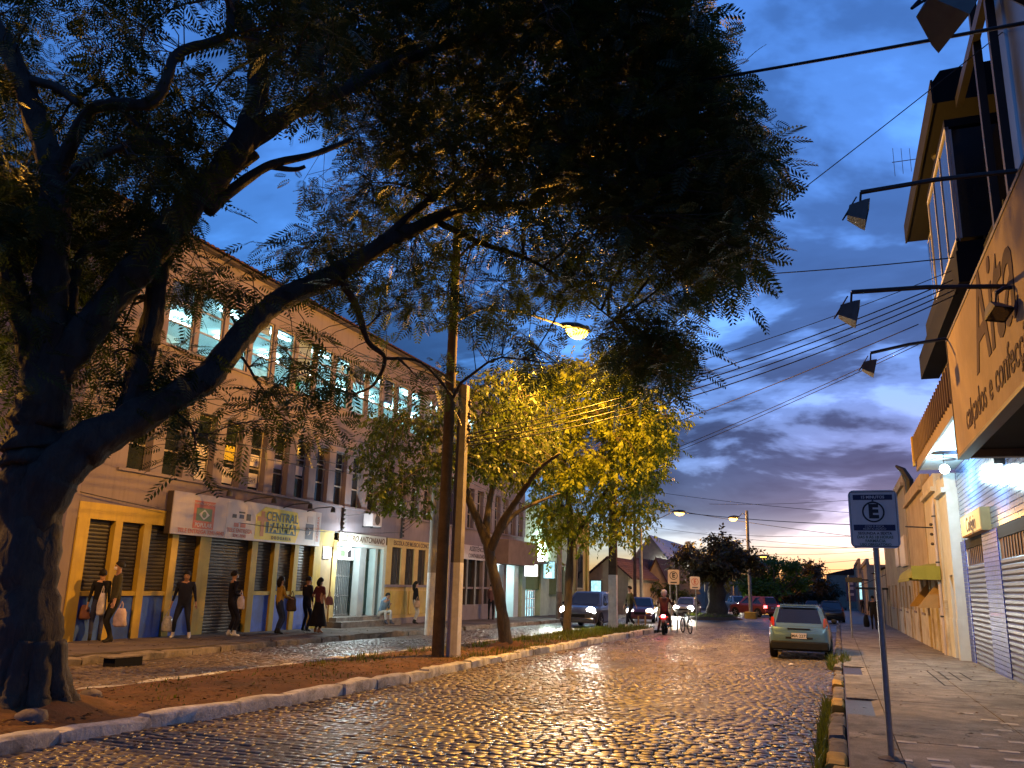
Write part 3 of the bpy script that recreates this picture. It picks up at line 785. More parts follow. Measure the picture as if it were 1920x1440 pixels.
def left_building():
    y0, y1 = 14.7, 46.2; zb = gz(30)
    L = empty('long_building', (XB, 30, zb), 'long cream three-storey corner building with two rows of narrow windows over the shops', 'building')
    X = XB; T = 0.30
    P = MT['plaster']
    def wall(*a): return MB().box(*a).build('wall', P, L)
    # shell
    wall(X - 10, X - 0.002, y0, y0 + 0.3, -0.6, 11.0)              # gable end
    wall(X - 10, X - T, y1 - 0.3, y1, -0.8, 11.0)
    wall(X - 10.3, X - 10, y0, y1, -0.8, 11.0)
    wall(X - T, X, y0 + 0.302, y1, 9.80, 11.0)
    wall(X - T, X, y0 + 0.302, y1, 6.22, 7.86)
    wall(X - T, X, y0 + 0.302, y1, 3.30, 4.26)
    # floors between storeys
    for z in (4.0, 7.3): MB().box(X - 9.9, X - T - 0.01, y0 + 0.4, y1 - 0.4, z, z + 0.2).build('floor_slab', MT['room'], L)
    # window bands: sill ledges, piers, windows
    for band, (za, zb_, first, n) in enumerate(((4.26, 6.22, 16.30, 25), (7.86, 9.80, 17.10, 24))):
        MB().box(X - 0.02, X + 0.07, first - 0.3, y1 - 0.2, za - 0.07, za - 0.003).build('sill', P, L)
        wall(X - T, X, y0 + 0.302, first - 0.02, za + 0.002, zb_ - 0.002)
        end = first + 1.2 * n
        if end < y1: wall(X - T, X, end - 0.02, y1, za + 0.002, zb_ - 0.002)
        for k in range(n):
            a = first + 1.2 * k; b = a + (0.98 if band else 0.74)
            MB().box(X - (0.14 if band else 0.28), X + (0.012 if band else 0.03), b + 0.02, a + 1.18, za + 0.002, zb_ - 0.002).build('pier', MT['pier'], L)
            w = MB()
            f = MT['frame']
            xg = X - (0.09 if band else 0.20)
            for p, q in ((a - 0.02, a + 0.03), (b - 0.03, b + 0.02)): w.box(xg - 0.02, xg + 0.03, p, q, za, zb_)
            for z in (za + 0.0, za + 0.68, za + 1.32, zb_ - 0.05): w.box(xg - 0.02, xg + 0.035, a + 0.031, b - 0.031, z, z + 0.045)
            fr = w.build('window', f, L)
            for i, (p, q) in enumerate(((za + 0.046, za + 0.679), (za + 0.726, za + 1.319), (za + 1.366, zb_ - 0.051))):
                MB().box(xg - 0.006, xg, a + 0.031, b - 0.031, p, q).build('pane', MT['clear'] if band else MT['glass'], fr)
            if band and k % 5 in (0, 3):
                q = (0.35, 0.75, 0.5, 0.2)[k % 4]; MB().box(xg - 0.10, xg - 0.09, a - 0.01, b + 0.01, zb_ - q * (zb_ - za), zb_ - 0.01).build('blind', MT['whitepaper'] if k % 2 else MT['pier'], fr)
            # paper notices taped to the offices' panes
            if band == 0:
                note = {2: [(0.76, 1.10, '', 0), (0.06, 0.62, '', 1)], 3: [(0.10, 0.58, 'OPEM', 1), (0.80, 1.25, '', 2)], 4: [(0.78, 1.15, 'MDM', 0), (0.12, 0.55, 'MDM', 1)], 5: [(0.86, 1.18, '', 0)], 6: [(0.80, 1.12, '', 0)]}.get(k, [])
                for p, q, tx, kind in note:
                    c = MT['ink_yellow'] if kind == 2 else MT['whitepaper']
                    MB().box(xg + 0.001, xg + 0.006, a + 0.05, b - 0.05, za + p, za + q).build('notice', c, fr)
                    if tx: text_mesh(tx, 0.2, MT['ink_dark'], 'lettering', fr, face_mx((xg + 0.008, (a + b) / 2, za + (p + q) / 2), (0, 1, 0), (0, 0, 1)), 0.001)
    # lit classrooms behind the upper windows
    rm = MB()
    rm.quad((X - 6, y0 + .5, 7.52), (X - 6, y1 - .5, 7.52), (X - 6, y1 - .5, 10.4), (X - 6, y0 + .5, 10.4))
    rm.quad((X - 6, y0 + .5, 10.4), (X - 6, y1 - .5, 10.4), (X - 0.31, y1 - .5, 10.4), (X - 0.31, y0 + .5, 10.4))
    rm.quad((X - 6, y0 + .5, 7.52), (X - 0.31, y0 + .5, 7.52), (X - 0.31, y0 + .5, 10.4), (X - 6, y0 + .5, 10.4))
    room = rm.build('classroom', MT['room'], L, recalc=False)
    for i in range(11):
        yy = 18.2 + i * 2.55
        for xx in (X - 1.5, X - 3.9):
            MB().box(xx - 0.06, xx + 0.06, yy, yy + 1.2, 10.14, 10.20).build('tube_light', MT['tube'], room)
    for k, q in ((5, 1.0), (8, 0.5), (1, 0.22)):
        a = 17.10 + 1.2 * k; cur = MB(); n = 14
        vs = []; fs = []
        for i in range(n + 1):
            yy = a + 0.02 + 0.70 * q * i / n; xx = X - 0.36 + 0.03 * math.sin(i * 2.1)
            vs += [(xx, yy, 7.9), (xx, yy, 9.75)]
        fs = [(2 * i, 2 * i + 2, 2 * i + 3, 2 * i + 1) for i in range(n)]
        cur.add(vs, fs).build('curtain', MT['curtain'], L, recalc=False)
    # roof: eave board, slope and the row of tile ends along the edge
    MB().box(X - 0.1, X + 0.22, y0 - 0.3, y1 + 0.2, 11.003, 11.07).build('eave', MT['darkframe'], L)
    rf = MB()
    rf.quad((X + 0.28, y0 - 0.3, 11.08), (X + 0.28, y1 + 0.3, 11.08), (X - 5, y1 + 0.3, 12.7), (X - 5, y0 - 0.3, 12.7))
    rf.quad((X - 5, y0 - 0.3, 12.7), (X - 5, y1 + 0.3, 12.7), (X - 10.5, y1 + 0.3, 11.08), (X - 10.5, y0 - 0.3, 11.08))
    rf.add([(X + .0, y0, 11.0), (X - 10, y0, 11.0), (X - 5, y0, 12.6)], [(0, 1, 2)])
    roof = rf.build('roof', MT['roof'], L, recalc=False)
    tile = MB(); n = 6
    vs = []
    for t in (0, 1):
        for k in range(n + 1):
            a = math.pi * k / n; vs.append((-0.9 * t + 0.0, 0.10 * math.cos(a), 0.27 * t + 0.07 * math.sin(a)))
    tile.add(vs, [(k, k + 1, n + 2 + k, n + 1 + k) for k in range(n)] + [tuple(range(n + 1))])
    tme = None
    yy = y0 - 0.2
    while yy < y1 + 0.2:
        if tme is None:
            o = tile.build('roof_tile', MT['roof'], roof, rel=False, smooth=False); tme = o.data
        else: o = link_mesh('roof_tile', tme, roof)
        o.location = Vector((X + 0.31, yy, 11.085)) - origin_of(roof)
        yy += 0.225
    # ---------------- ground floor
    yel, blu, shu = MT['yellow'], MT['bluepaint'], MT['shutter']
    MB().box(X - T, X + 0.001, y0 + 0.302, 15.02, -0.5, 3.298).build('wall', P, L)
    cols = [(15.02, 15.36, 0.02), (16.17, 16.40, 0.0), (17.13, 17.38, 0.0), (18.18, 18.42, 0.0), (19.28, 19.74, 0.0), (21.60, 21.88, 0.0), (22.74, 22.97, 0), (23.83, 24.06, 0), (24.95, 25.40, 0.02)]
    for a, b, e in cols: MB().box(X - T, X + 0.03 + e, a, b, -0.5, 2.90).build('column', yel, L)
    MB().box(X - T, X + 0.02, 15.022, 25.40, 2.902, 3.298).build('lintel', yel, L)
    for i in range(len(cols) - 1):
        a, b = cols[i][1], cols[i + 1][0]
        if abs(a - 19.74) < .01:                                     # door-high shutter
            d = corrugated(X - 0.14, a + 0.01, b - 0.01, -0.02, 2.88).build('roller_door', shu, L)
            MB().box(X - 0.16, X - 0.08, a + 0.01, b - 0.01, -0.10, -0.022).build('bottom_rail', MT['steel'], d)
        else:
            MB().box(X - T, X - 0.05, a + .002, b - .002, -0.5, 1.06).build('dado_panel', blu, L)
            MB().box(X - T, X + 0.005, a + .002, b - .002, 1.062, 1.18).build('rail', yel, L)
            corrugated(X - 0.14, a + 0.004, b - 0.004, 1.19, 2.895).build('roller_shutter', shu, L)
    # tan door
    MB().box(X - T, X - 0.04, 25.41, 26.18, -0.3, 2.75).build('door', MT['beigewood'], L)
    MB().box(X - T, X, 25.41, 26.18, 2.755, 3.298).build('wall', MT['ochre'], L)
    MB().box(X - 0.001, X + 0.02, 25.52, 26.05, 2.30, 2.72).build('plaque', MT['signwhite'], L)
    # ---------------- recessed entrance
    ea, eb = 26.2, 30.1; xr = X - 1.5
    grey = pmat('entrance render', (0.34, 0.38, 0.38), 0.8, var=0.1, streak=0.2); pale = pmat('pale teal render', (0.42, 0.52, 0.50), 0.8, var=0.1, streak=0.2)
    MB().box(X - T, X + 0.0, ea, ea + 0.28, -0.4, 3.0).build('wall', MT['ochre'], L)
    MB().box(xr - 0.2, xr, ea, eb, -0.4, 3.2).build('wall', grey, L)
    MB().box(xr + .002, X - 0.005, eb - 0.22, eb - 0.002, -0.4, 3.0).build('wall', pale, L)
    MB().box(xr + .002, X - T - 0.002, ea + 0.002, ea + 0.22, -0.4, 3.0).build('wall', pale, L)
    MB().box(xr, X - 0.01, ea + .222, eb - .222, 2.82, 2.99).build('soffit', MT['room'], L)
    MB().box(X - T, X - 0.02, 28.1, 28.55, 0.1, 2.81).build('wall', grey, L)
    MB().box(X - T, X - 0.02, 29.25, 29.42, 0.1, 2.81).build('wall', pale, L)
    MB().box(X - 0.62, X - 0.56, 29.42, 29.86, 0.3, 2.4).build('door', pmat('green door leaf', (0.16, 0.34, 0.32), 0.5), L)
    for i, (xa, zt) in enumerate(((X + 0.62, 0.13), (X + 0.30, 0.27))):
        MB().box(X - 1.49, xa, ea - 0.1 + 0.15 * i, eb + 0.35 - 0.2 * i, -0.4, zt + zb * 0).build('step', MT['conc'], L)
    # folding gate of thin bars
    g = MB()
    for i in range(12): g.box(X - 0.40, X - 0.37, 26.62 + i * 0.12, 26.65 + i * 0.12, 0.29, 2.6)
    for z in (0.32, 1.0, 1.7, 2.3, 2.57): g.box(X - 0.41, X - 0.36, 26.6, 28.05, z, z + 0.04)
    g.build('gate', MT['steel'], L)
    MB().box(X - 0.30, X - 0.27, 26.95, 28.05, 2.32, 2.78).build('notice_board', MT['whitepaper'], L)
    MB().box(X - 0.268, X - 0.264, 27.10, 27.42, 2.45, 2.68).build('notice_picture', MT['ink_green'], L)
    MB().box(X - 0.268, X - 0.264, 27.60, 27.85, 2.42, 2.70).build('notice_picture', MT['ink_dark'], L)
    bd = MB().box(X - 0.02, X + 0.05, ea + 0.25, eb - 0.2, 2.93, 3.30).build('name_board', pmat('cream board', (0.45, 0.42, 0.36), 0.7), L)
    text_mesh('CENTRO ANTONIANO', 0.31, MT['brownwood'], 'lettering', bd, face_mx((X + 0.056, 28.15, 3.1), (0, 1, 0), (0, 0, 1)), 0.003, 0.006, 0.25)
    # ---------------- music school front
    oc = MT['ochre']
    MB().box(X - T, X, eb, 36.0, 2.95, 3.298).build('wall', oc, L)
    MB().box(X - T, X, eb, 34.3, -0.6, 1.35).build('wall', oc, L)
    MB().box(X - 0.02, X + 0.05, eb, 34.3, 1.352, 1.45).build('sill', MT['pier'], L)
    MB().box(X - T, X + 0.03, eb + .002, 34.3, -0.6, 0.12).build('plinth', MT['pier'], L)
    e = [30.1, 30.55, 31.35, 31.75, 32.5, 32.9, 33.6, 34.3]
    for i in range(0, 8, 2): MB().box(X - T, X, e[i] + .002, e[i + 1], 1.452, 2.948).build('wall', oc, L)
    for i in range(1, 7, 2):
        w = MB(); a, b = e[i], e[i + 1]
        for k in range(7): w.box(X - 0.06, X - 0.04, a + 0.03 + k * (b - a - 0.08) / 6, a + 0.05 + k * (b - a - 0.08) / 6, 1.46, 2.94)
        fr = w.build('window_grille', MT['darkframe'], L)
        MB().box(X - 0.2, X - 0.19, a + .002, b - .002, 1.455, 2.946).build('pane', MT['glass'], fr)
    for a, b in ((30.6, 32.0), (32.2, 34.0)): MB().box(X, X + 0.035, a, b, 0.25, 1.2).build('relief_panel', MT['yellow'], L)
    text_mesh('ESCOLA DE MÚSICA CONCERTO E POESIA', 0.26, MT['brownwood'], 'lettering', L, face_mx((X + 0.006, 33.1, 3.12), (0, 1, 0), (0, 0, 1)), 0.003, 0.004)
    MB().box(X - T, X - 0.2, 34.3, 35.6, -0.6, 2.94).build('door', MT['darkframe'], L)
    MB().box(X - T, X, 35.6, 36.0, -0.6, 2.948).build('wall', oc, L)
    # ---------------- office windows
    MB().box(X - T, X, 36.0, 41.2, 2.95, 3.298).build('wall', P, L)
    MB().box(X - T, X, 36.0, 41.2, -0.7, 0.55).build('wall', MT['pier'], L)
    for i in range(5):
        a = 36.0 + i * 1.04
        MB().box(X - T, X, a, a + 0.2, 0.552, 2.948).build('mullion', MT['pier'] if i in (0, 4) else MT['darkframe'], L)
        fr = MB().box(X - 0.14, X - 0.06, a + 0.202, a + 1.038, 1.30, 1.40).build('window_bar', MT['pier'], L)
        MB().box(X - 0.2, X - 0.19, a + .202, a + 1.038, 0.552, 2.948).build('pane', MT['glass'], fr)
    nb = MB().box(X + 0.002, X + 0.06, 37.5, 40.9, 2.72, 3.42).build('name_board', MT['signpale'], L)
    text_mesh('ASSISTÊNCIA', 0.34, MT['ink_dark'], 'lettering', nb, face_mx((X + 0.064, 39.2, 3.24), (0, 1, 0), (0, 0, 1)), 0.002, 0.004)
    text_mesh('CONTABILIDADE', 0.28, MT['ink_dark'], 'lettering', nb, face_mx((X + 0.064, 39.2, 2.90), (0, 1, 0), (0, 0, 1)), 0.002, 0.004)
    # ---------------- last shop under a brown fascia
    MB().box(X - T, X + 0.9, 41.4, 46.1, 2.62, 3.9).build('fascia', pmat('brown canvas fascia', (0.20, 0.13, 0.10), 0.85, var=0.15, streak=0.2), L)
    MB().box(X - 2.2, X - 2.0, 41.2, 46.0, -0.8, 3.2).build('wall', MT['room'], L)
    MB().box(X - 2.0, X - T, 45.7, 46.0, -0.8, 3.2).build('wall', MT['room'], L)
    MB().box(X - 2.0, X - T, 41.2, 41.45, -0.8, 3.2).build('wall', MT['room'], L)
    MB().box(X - T, X, 41.2, 42.0, -0.8, 2.61).build('wall', MT['pier'], L)
    MB().box(X - T, X, 43.1, 43.5, -0.8, 2.61).build('wall', MT['pier'], L)
    sh = corrugated(X - 0.1, 44.9, 45.65, -0.35, 2.6, 0.12).build('roller_door', MT['room'], L)
    MB().box(X - 1.9, X - 0.5, 42.4, 45.2, 2.66, 2.72).build('ceiling_panel_light', emat('shop ceiling light', (0.8, 0.98, 1.0), 0.9), L)
    MB().box(X - 0.42, X - 0.36, 42.05, 43.05, -0.3, 2.55).build('glass_door', MT['clear'], L)
    return L
LB = left_building()

# pharmacy sign board, lettering read from the photograph
def pharmacy_sign():
    X = XB + 0.22; ya, yb, za, zb = 17.85, 24.95, 2.70, 3.86
    S = empty('shop_sign', (X, 21.4, za), 'long white and yellow pharmacy sign board reading CENTRAL FARMA over the shutters', 'sign')
    yy = lambda t: ya + (yb - ya) * t
    bks = []
    MB().box(X - 0.22, X - 0.03, ya, yb, za, zb).build('casing', MT['darkframe'], S)
    for t0, t1, m in ((0, 0.31, 'signpale'), (0.31, 0.955, 'signwhite'), (0.955, 1, 'signpale')):
        MB().box(X - 0.028, X, yy(t0) + 0.004, yy(t1) - 0.004, za, zb).build('panel', MT[m], S)
    def blk(t0, t1, z0, z1, m, lay=1): return MB().box(X + 0.0005, X + 0.003 * lay, yy(t0), yy(t1), za + z0, za + z1).build('printed_block', MT[m], S)
    def tx(s, t, z, size, m, lay=1, **k): return text_mesh(s, size, MT[m], 'lettering', S, face_mx((X + 0.003 * lay + 0.003, yy(t), za + z), (0, 1, 0), (0, 0, 1)), 0.001, **k)
    blk(0.115, 0.235, 0.20, 0.98, 'ink_red')
    blk(0.13, 0.22, 0.42, 0.78, 'ink_green', 2)
    # rhombus inside the emblem
    t = 0.175; c = (yy(t), za + 0.60)
    MB().prism([(c[0] - 0.22, c[1]), (c[0], c[1] - 0.15), (c[0] + 0.22, c[1]), (c[0], c[1] + 0.15)], 'x', X + 0.007, X + 0.009).build('emblem', MT['signwhite'], S)
    MB().lathe([(0.09, X + 0.009), (0.09, X + 0.011)], 16, (0, c[0], c[1]), 'x').build('emblem', MT['ink_green'], S)
    tx('FARMÁCIA POPULAR', 0.175, 0.90, 0.09, 'signwhite', 2); tx('POPULAR', 0.175, 0.30, 0.16, 'signwhite', 2, bold=0.004)
    tx('TELE ENTREGA 3241-9040', 0.17, 0.11, 0.165, 'ink_red', bold=0.003)
    for a, b, p, q, m in ((0.345, 0.372, 0.62, 0.73, 'ink_dark'), (0.385, 0.425, 0.78, 0.83, 'ink_dark'), (0.39, 0.42, 0.62, 0.74, 'ink_navy'), (0.436, 0.465, 0.58, 0.78, 'ink_dark'), (0.36, 0.39, 0.36, 0.48, 'ink_red'), (0.40, 0.435, 0.36, 0.48, 'ink_red')):
        blk(a, b, p, q, m)
    tx('TELE ENTREGA', 0.40, 0.25, 0.17, 'ink_red', bold=0.003); tx('3241-9040', 0.40, 0.10, 0.14, 'ink_red', bold=0.003)
    # yellow flash
    pts = [(yy(0.50), za + 0.06), (yy(0.80), za + 0.04), (yy(0.83), za + 0.5), (yy(0.80), za + 1.04), (yy(0.56), za + 1.08), (yy(0.50), za + 0.8)]
    MB().prism(pts, 'x', X + 0.0005, X + 0.003).build('printed_block', MT['ink_yellow'], S)
    blk(0.535, 0.56, 0.16, 0.93, 'ink_orange', 2); blk(0.51, 0.585, 0.62, 0.76, 'ink_orange', 2.4)
    tx('CENTRAL', 0.69, 0.79, 0.40, 'ink_teal', 2, bold=0.006, squash=0.98)
    blk(0.572, 0.80, 0.27, 0.62, 'ink_teal', 2)
    tx('FARMA', 0.687, 0.45, 0.42, 'ink_yellow', 3, bold=0.012, squash=1.06)
    tx('DROGARIA', 0.69, 0.14, 0.15, 'ink_dark', 2, bold=0.004, spacing=1.5)
    blk(0.875, 0.94, 0.20, 0.72, 'ink_navy'); blk(0.885, 0.93, 0.76, 0.98, 'signpale', 2)
    MB().lathe([(0.12, X + 0.004), (0.12, X + 0.006)], 18, (0, yy(0.898), za + 0.46), 'x').build('emblem', MT['signwhite'], S)
    MB().lathe([(0.11, X + 0.007), (0.11, X + 0.008)], 18, (0, yy(0.893), za + 0.46), 'x').build('emblem', MT['ink_navy'], S)
    tx('24 H', 0.918, 0.5, 0.11, 'signwhite', 1)
    text_mesh('DROGARIA', 0.17, MT['ink_red'], 'lettering', S, face_mx((X + 0.004, yy(0.977), za + 0.58), (0, 0, 1), (0, -1, 0)), 0.001, 0.003)
    for t, dy in ((0.18, 0.5), (0.47, 0.45), (0.74, 0.4), (0.93, 0.4)):
        o = empty('sign_lamp', (X, yy(t), zb), 'small unlit spot lamp on a thin bent arm over the pharmacy sign', 'lamp', 'spot lamps over the pharmacy sign')
        a = MB().tube([(X - 0.05, yy(t) - dy, zb - 0.05), (X + 0.25, yy(t) - dy * 0.5, zb + 0.10), (X + 0.75, yy(t), zb + 0.16)], 0.018, 6).build('arm', MT['iron'], o)
        MB().lathe([(0.03, 0.05), (0.07, 0.0), (0.085, -0.13)], 10, (X + 0.78, yy(t), zb + 0.10)).build('lamp_head', MT['iron'], o)
pharmacy_sign()

# globe lamp over the entrance (lit)
def globe_lamp():
    p = Vector((XB + 0.35, 26.55, 2.74))
    o = empty('entrance_lamp', p, 'bright white globe lamp beside the CENTRO ANTONIANO board', 'lamp')
    MB().tube([(XB, p.y, p.z + 0.25), (p.x, p.y, p.z + 0.25), (p.x, p.y, p.z + 0.12)], 0.02, 6).build('bracket', MT['iron'], o)
    smooth_angle(MB().sphere(p, 0.13, 16, 10).build('globe', emat('globe glow', (0.86, 0.98, 1.0), 4.0), o), 80)
    point('globe_light', p + Vector((0.40, 0.25, -0.05)), 30, (0.80, 0.97, 1.0), 0.12, parent=o)
globe_lamp()

def ac_unit(y, z, label, w=0.75):
    X = XB + 0.06
    o = empty('air_conditioner', (X, y, z), label, 'air conditioner')
    smooth_angle(MB().bbox(X, X + 0.42, y, y + w, z, z + 0.5, 0.03).build('case', MT['signpale'], o), 30)
    MB().lathe([(0.19, X + 0.421), (0.19, X + 0.43)], 18, (0, y + w * 0.5, z + 0.25), 'x').build('fan_grille', MT['iron'], o)
    MB().box(X - 0.05, X + 0.40, y + 0.06, y + 0.10, z - 0.04, z - 0.002).build('bracket', MT['iron'], o)
    MB().box(X - 0.05, X + 0.40, y + w - 0.10, y + w - 0.06, z - 0.04, z - 0.002).build('bracket', MT['iron'], o)
ac_unit(28.0, 3.62, 'beige air conditioner box on the wall above the CENTRO ANTONIANO entrance')
for yy in (26.6, 31.2):
    o = empty('insulator_rack', (XB, yy, 3.4), 'dark rack of cable insulators on the cream wall', 'cable rack', 'insulator racks on the long building')
    m = MB(); m.box(XB + 0.002, XB + 0.06, yy - 0.04, yy + 0.04, 3.35, 4.2)
    m.build('rail', MT['iron'], o)
    for k in range(5): MB().lathe([(0.03, -0.05), (0.055, -0.02), (0.03, 0), (0.055, 0.03), (0.02, 0.05)], 8, (XB + 0.11, yy, 3.45 + k * 0.16)).build('insulator', MT['darkframe'], o)

# ---------------- green shop and yellow corner house further along
def green_shop():
    ya, yb = 46.3, 55.4; X = XB - 0.1; zb = gz(50)
    g = pmat('mint green wall', (0.50, 0.60, 0.42), 0.85, var=0.12, streak=0.2)
    dk = pmat('dark green band', (0.14, 0.22, 0.08), 0.8, var=0.15)
    o = empty('green_shop', (X, 50, zb), 'pale green shop building lit by a bright cool lamp', 'building')
    MB().box(X - 9, X, ya, yb, 2.8, 6.4).build('wall', g, o)
    MB().box(X - 9, X - 0.35, ya, yb, -0.9, 2.798).build('wall', g, o)
    for a, b in ((46.3, 46.9), (49.6, 51.2), (54.6, 55.4)): MB().box(X - 0.348, X, a, b, -0.9, 2.798).build('pier', g, o)
    MB().box(X - 0.34, X - 0.1, 46.9, 49.6, 1.3, 2.79).build('shop_band', dk, o)
    MB().box(X - 0.34, X - 0.15, 51.2, 54.6, 1.0, 2.6).build('shop_band', dk, o)
    f = MB()
    for k in range(4): f.box(X - 0.2, X - 0.14, 47.6 + k * 0.42, 47.66 + k * 0.42, -0.5, 1.25)
    for z in (-0.45, 0.2, 0.75, 1.2): f.box(X - 0.2, X - 0.13, 47.6, 48.92, z, z + 0.06)
    fr = f.build('window', MT['signwhite'], o)
    MB().box(X - 0.3, X - 0.25, 47.6, 48.9, -0.45, 1.25).build('pane', MT['litsign_b'], fr)
    MB().box(X - 0.1, X + 0.7, 46.6, 52.5, 2.82, 2.95).build('canopy', MT['darkframe'], o)
    lamp = empty('wall_floodlight', (X + 0.05, 49.3, 3.9), 'glaring cool white floodlight high on the green shop wall', 'lamp')
    MB().obox((X + 0.14, 49.3, 3.72), (0.10, 0.17, 0.06), Euler((0, R_(25), 0)).to_matrix()).build('case', MT['iron'], lamp)
    MB().obox((X + 0.12, 49.3, 3.64), (0.08, 0.14, 0.012), Euler((0, R_(25), 0)).to_matrix()).build('lens', emat('floodlight glow', (0.8, 1.0, 0.95), 20.0), lamp)
    point('flood_light', (X + 0.5, 49.3, 3.5), 70, (0.75, 1.0, 0.92), 0.15, parent=lamp)
    for y, z0, z1, w, m, lb in ((45.6, 2.02, 2.72, 0.85, 'litsign', 'blank white backlit sign box sticking out beside the brown fascia'), (49.0, 1.95, 3.0, 0.75, 'litsign_b', 'bluish backlit sign box sticking out from the green shop')):
        s = empty('sign_box', (XB + 0.25, y, z0), lb, 'sign')
        MB().box(XB + 0.25, XB + 0.25 + w, y, y + 0.12, z0, z1).build('case', MT['iron'], s)
        MB().box(XB + 0.28, XB + 0.22 + w, y - 0.012, y - 0.002, z0 + 0.03, z1 - 0.03).build('face', MT[m], s)
        MB().box(XB - 0.1, XB + 0.249, y + 0.03, y + 0.08, z1 - 0.12, z1 - 0.07).build('bracket', MT['iron'], s)
        if m == 'litsign_b': MB().box(XB + 0.42, XB + 0.78, y - 0.018, y - 0.014, z0 + 0.1, z0 + 0.36).build('face_print', MT['litsign'], s)
    y_ = empty('yellow_house', (X, 57.5, gz(57)), 'yellow corner building with pilasters beyond the green shop', 'building')
    MB().box(X - 8, X + 0.1, 55.5, 59.8, -1.0, 6.2).build('wall', MT['yellow'], y_)
    for a in (55.5, 59.3): MB().box(X + 0.101, X + 0.2, a, a + 0.5, -1.0, 6.2).build('pilaster', MT['yellow'], y_)
    MB().box(X - 8.1, X + 0.35, 55.4, 60.0, 6.202, 6.5).build('cornice', MT['yellow'], y_)
    fr = MB().box(X + 0.101, X + 0.16, 56.8, 58.4, 1.3, 4.4).build('window', MT['beigewood'], y_)
    MB().box(X + 0.161, X + 0.17, 56.95, 58.25, 1.45, 4.25).build('pane', MT['glass'], fr)
green_shop()

# ------------------------------------------------------------------ right side: shop with the big fascia sign
MT['bluetile'] = pmat('pale blue glazed tile', (0.10, 0.18, 0.42), 0.2, var=0.18, vs=3, rnd=0.12, coat=0.3)
MT['navytile'] = pmat('deep blue glazed tile', (0.025, 0.05, 0.42), 0.38, var=0.2, vs=3, rnd=0.15, coat=0.1)
MT['grout'] = pmat('white grout', (0.62, 0.64, 0.66), 0.8, var=0.1)
MT['slat'] = pmat('metal shutter slat', (0.08, 0.10, 0.18), 0.36, 0.4, var=0.15, vs=3, rnd=0.08)
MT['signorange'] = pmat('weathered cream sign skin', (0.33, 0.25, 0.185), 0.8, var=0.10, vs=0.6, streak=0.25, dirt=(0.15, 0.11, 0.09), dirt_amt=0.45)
MT['signletter'] = pmat('faded purple lettering', (0.075, 0.05, 0.055), 0.85, var=0.25, vs=2)
MT['soffitblue'] = pmat('pale soffit boards', (0.55, 0.66, 0.70), 0.5, var=0.12, vs=3, streak=0.2)
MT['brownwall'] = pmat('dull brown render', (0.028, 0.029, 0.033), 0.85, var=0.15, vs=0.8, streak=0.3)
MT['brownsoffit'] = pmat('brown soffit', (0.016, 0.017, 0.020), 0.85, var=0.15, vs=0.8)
MT['fasciabrown'] = pmat('tan fascia', (0.20, 0.15, 0.115), 0.75, var=0.12, vs=1.0, streak=0.25)
MT['whiteframe'] = pmat('white window frame', (0.55, 0.55, 0.55), 0.5, var=0.08)

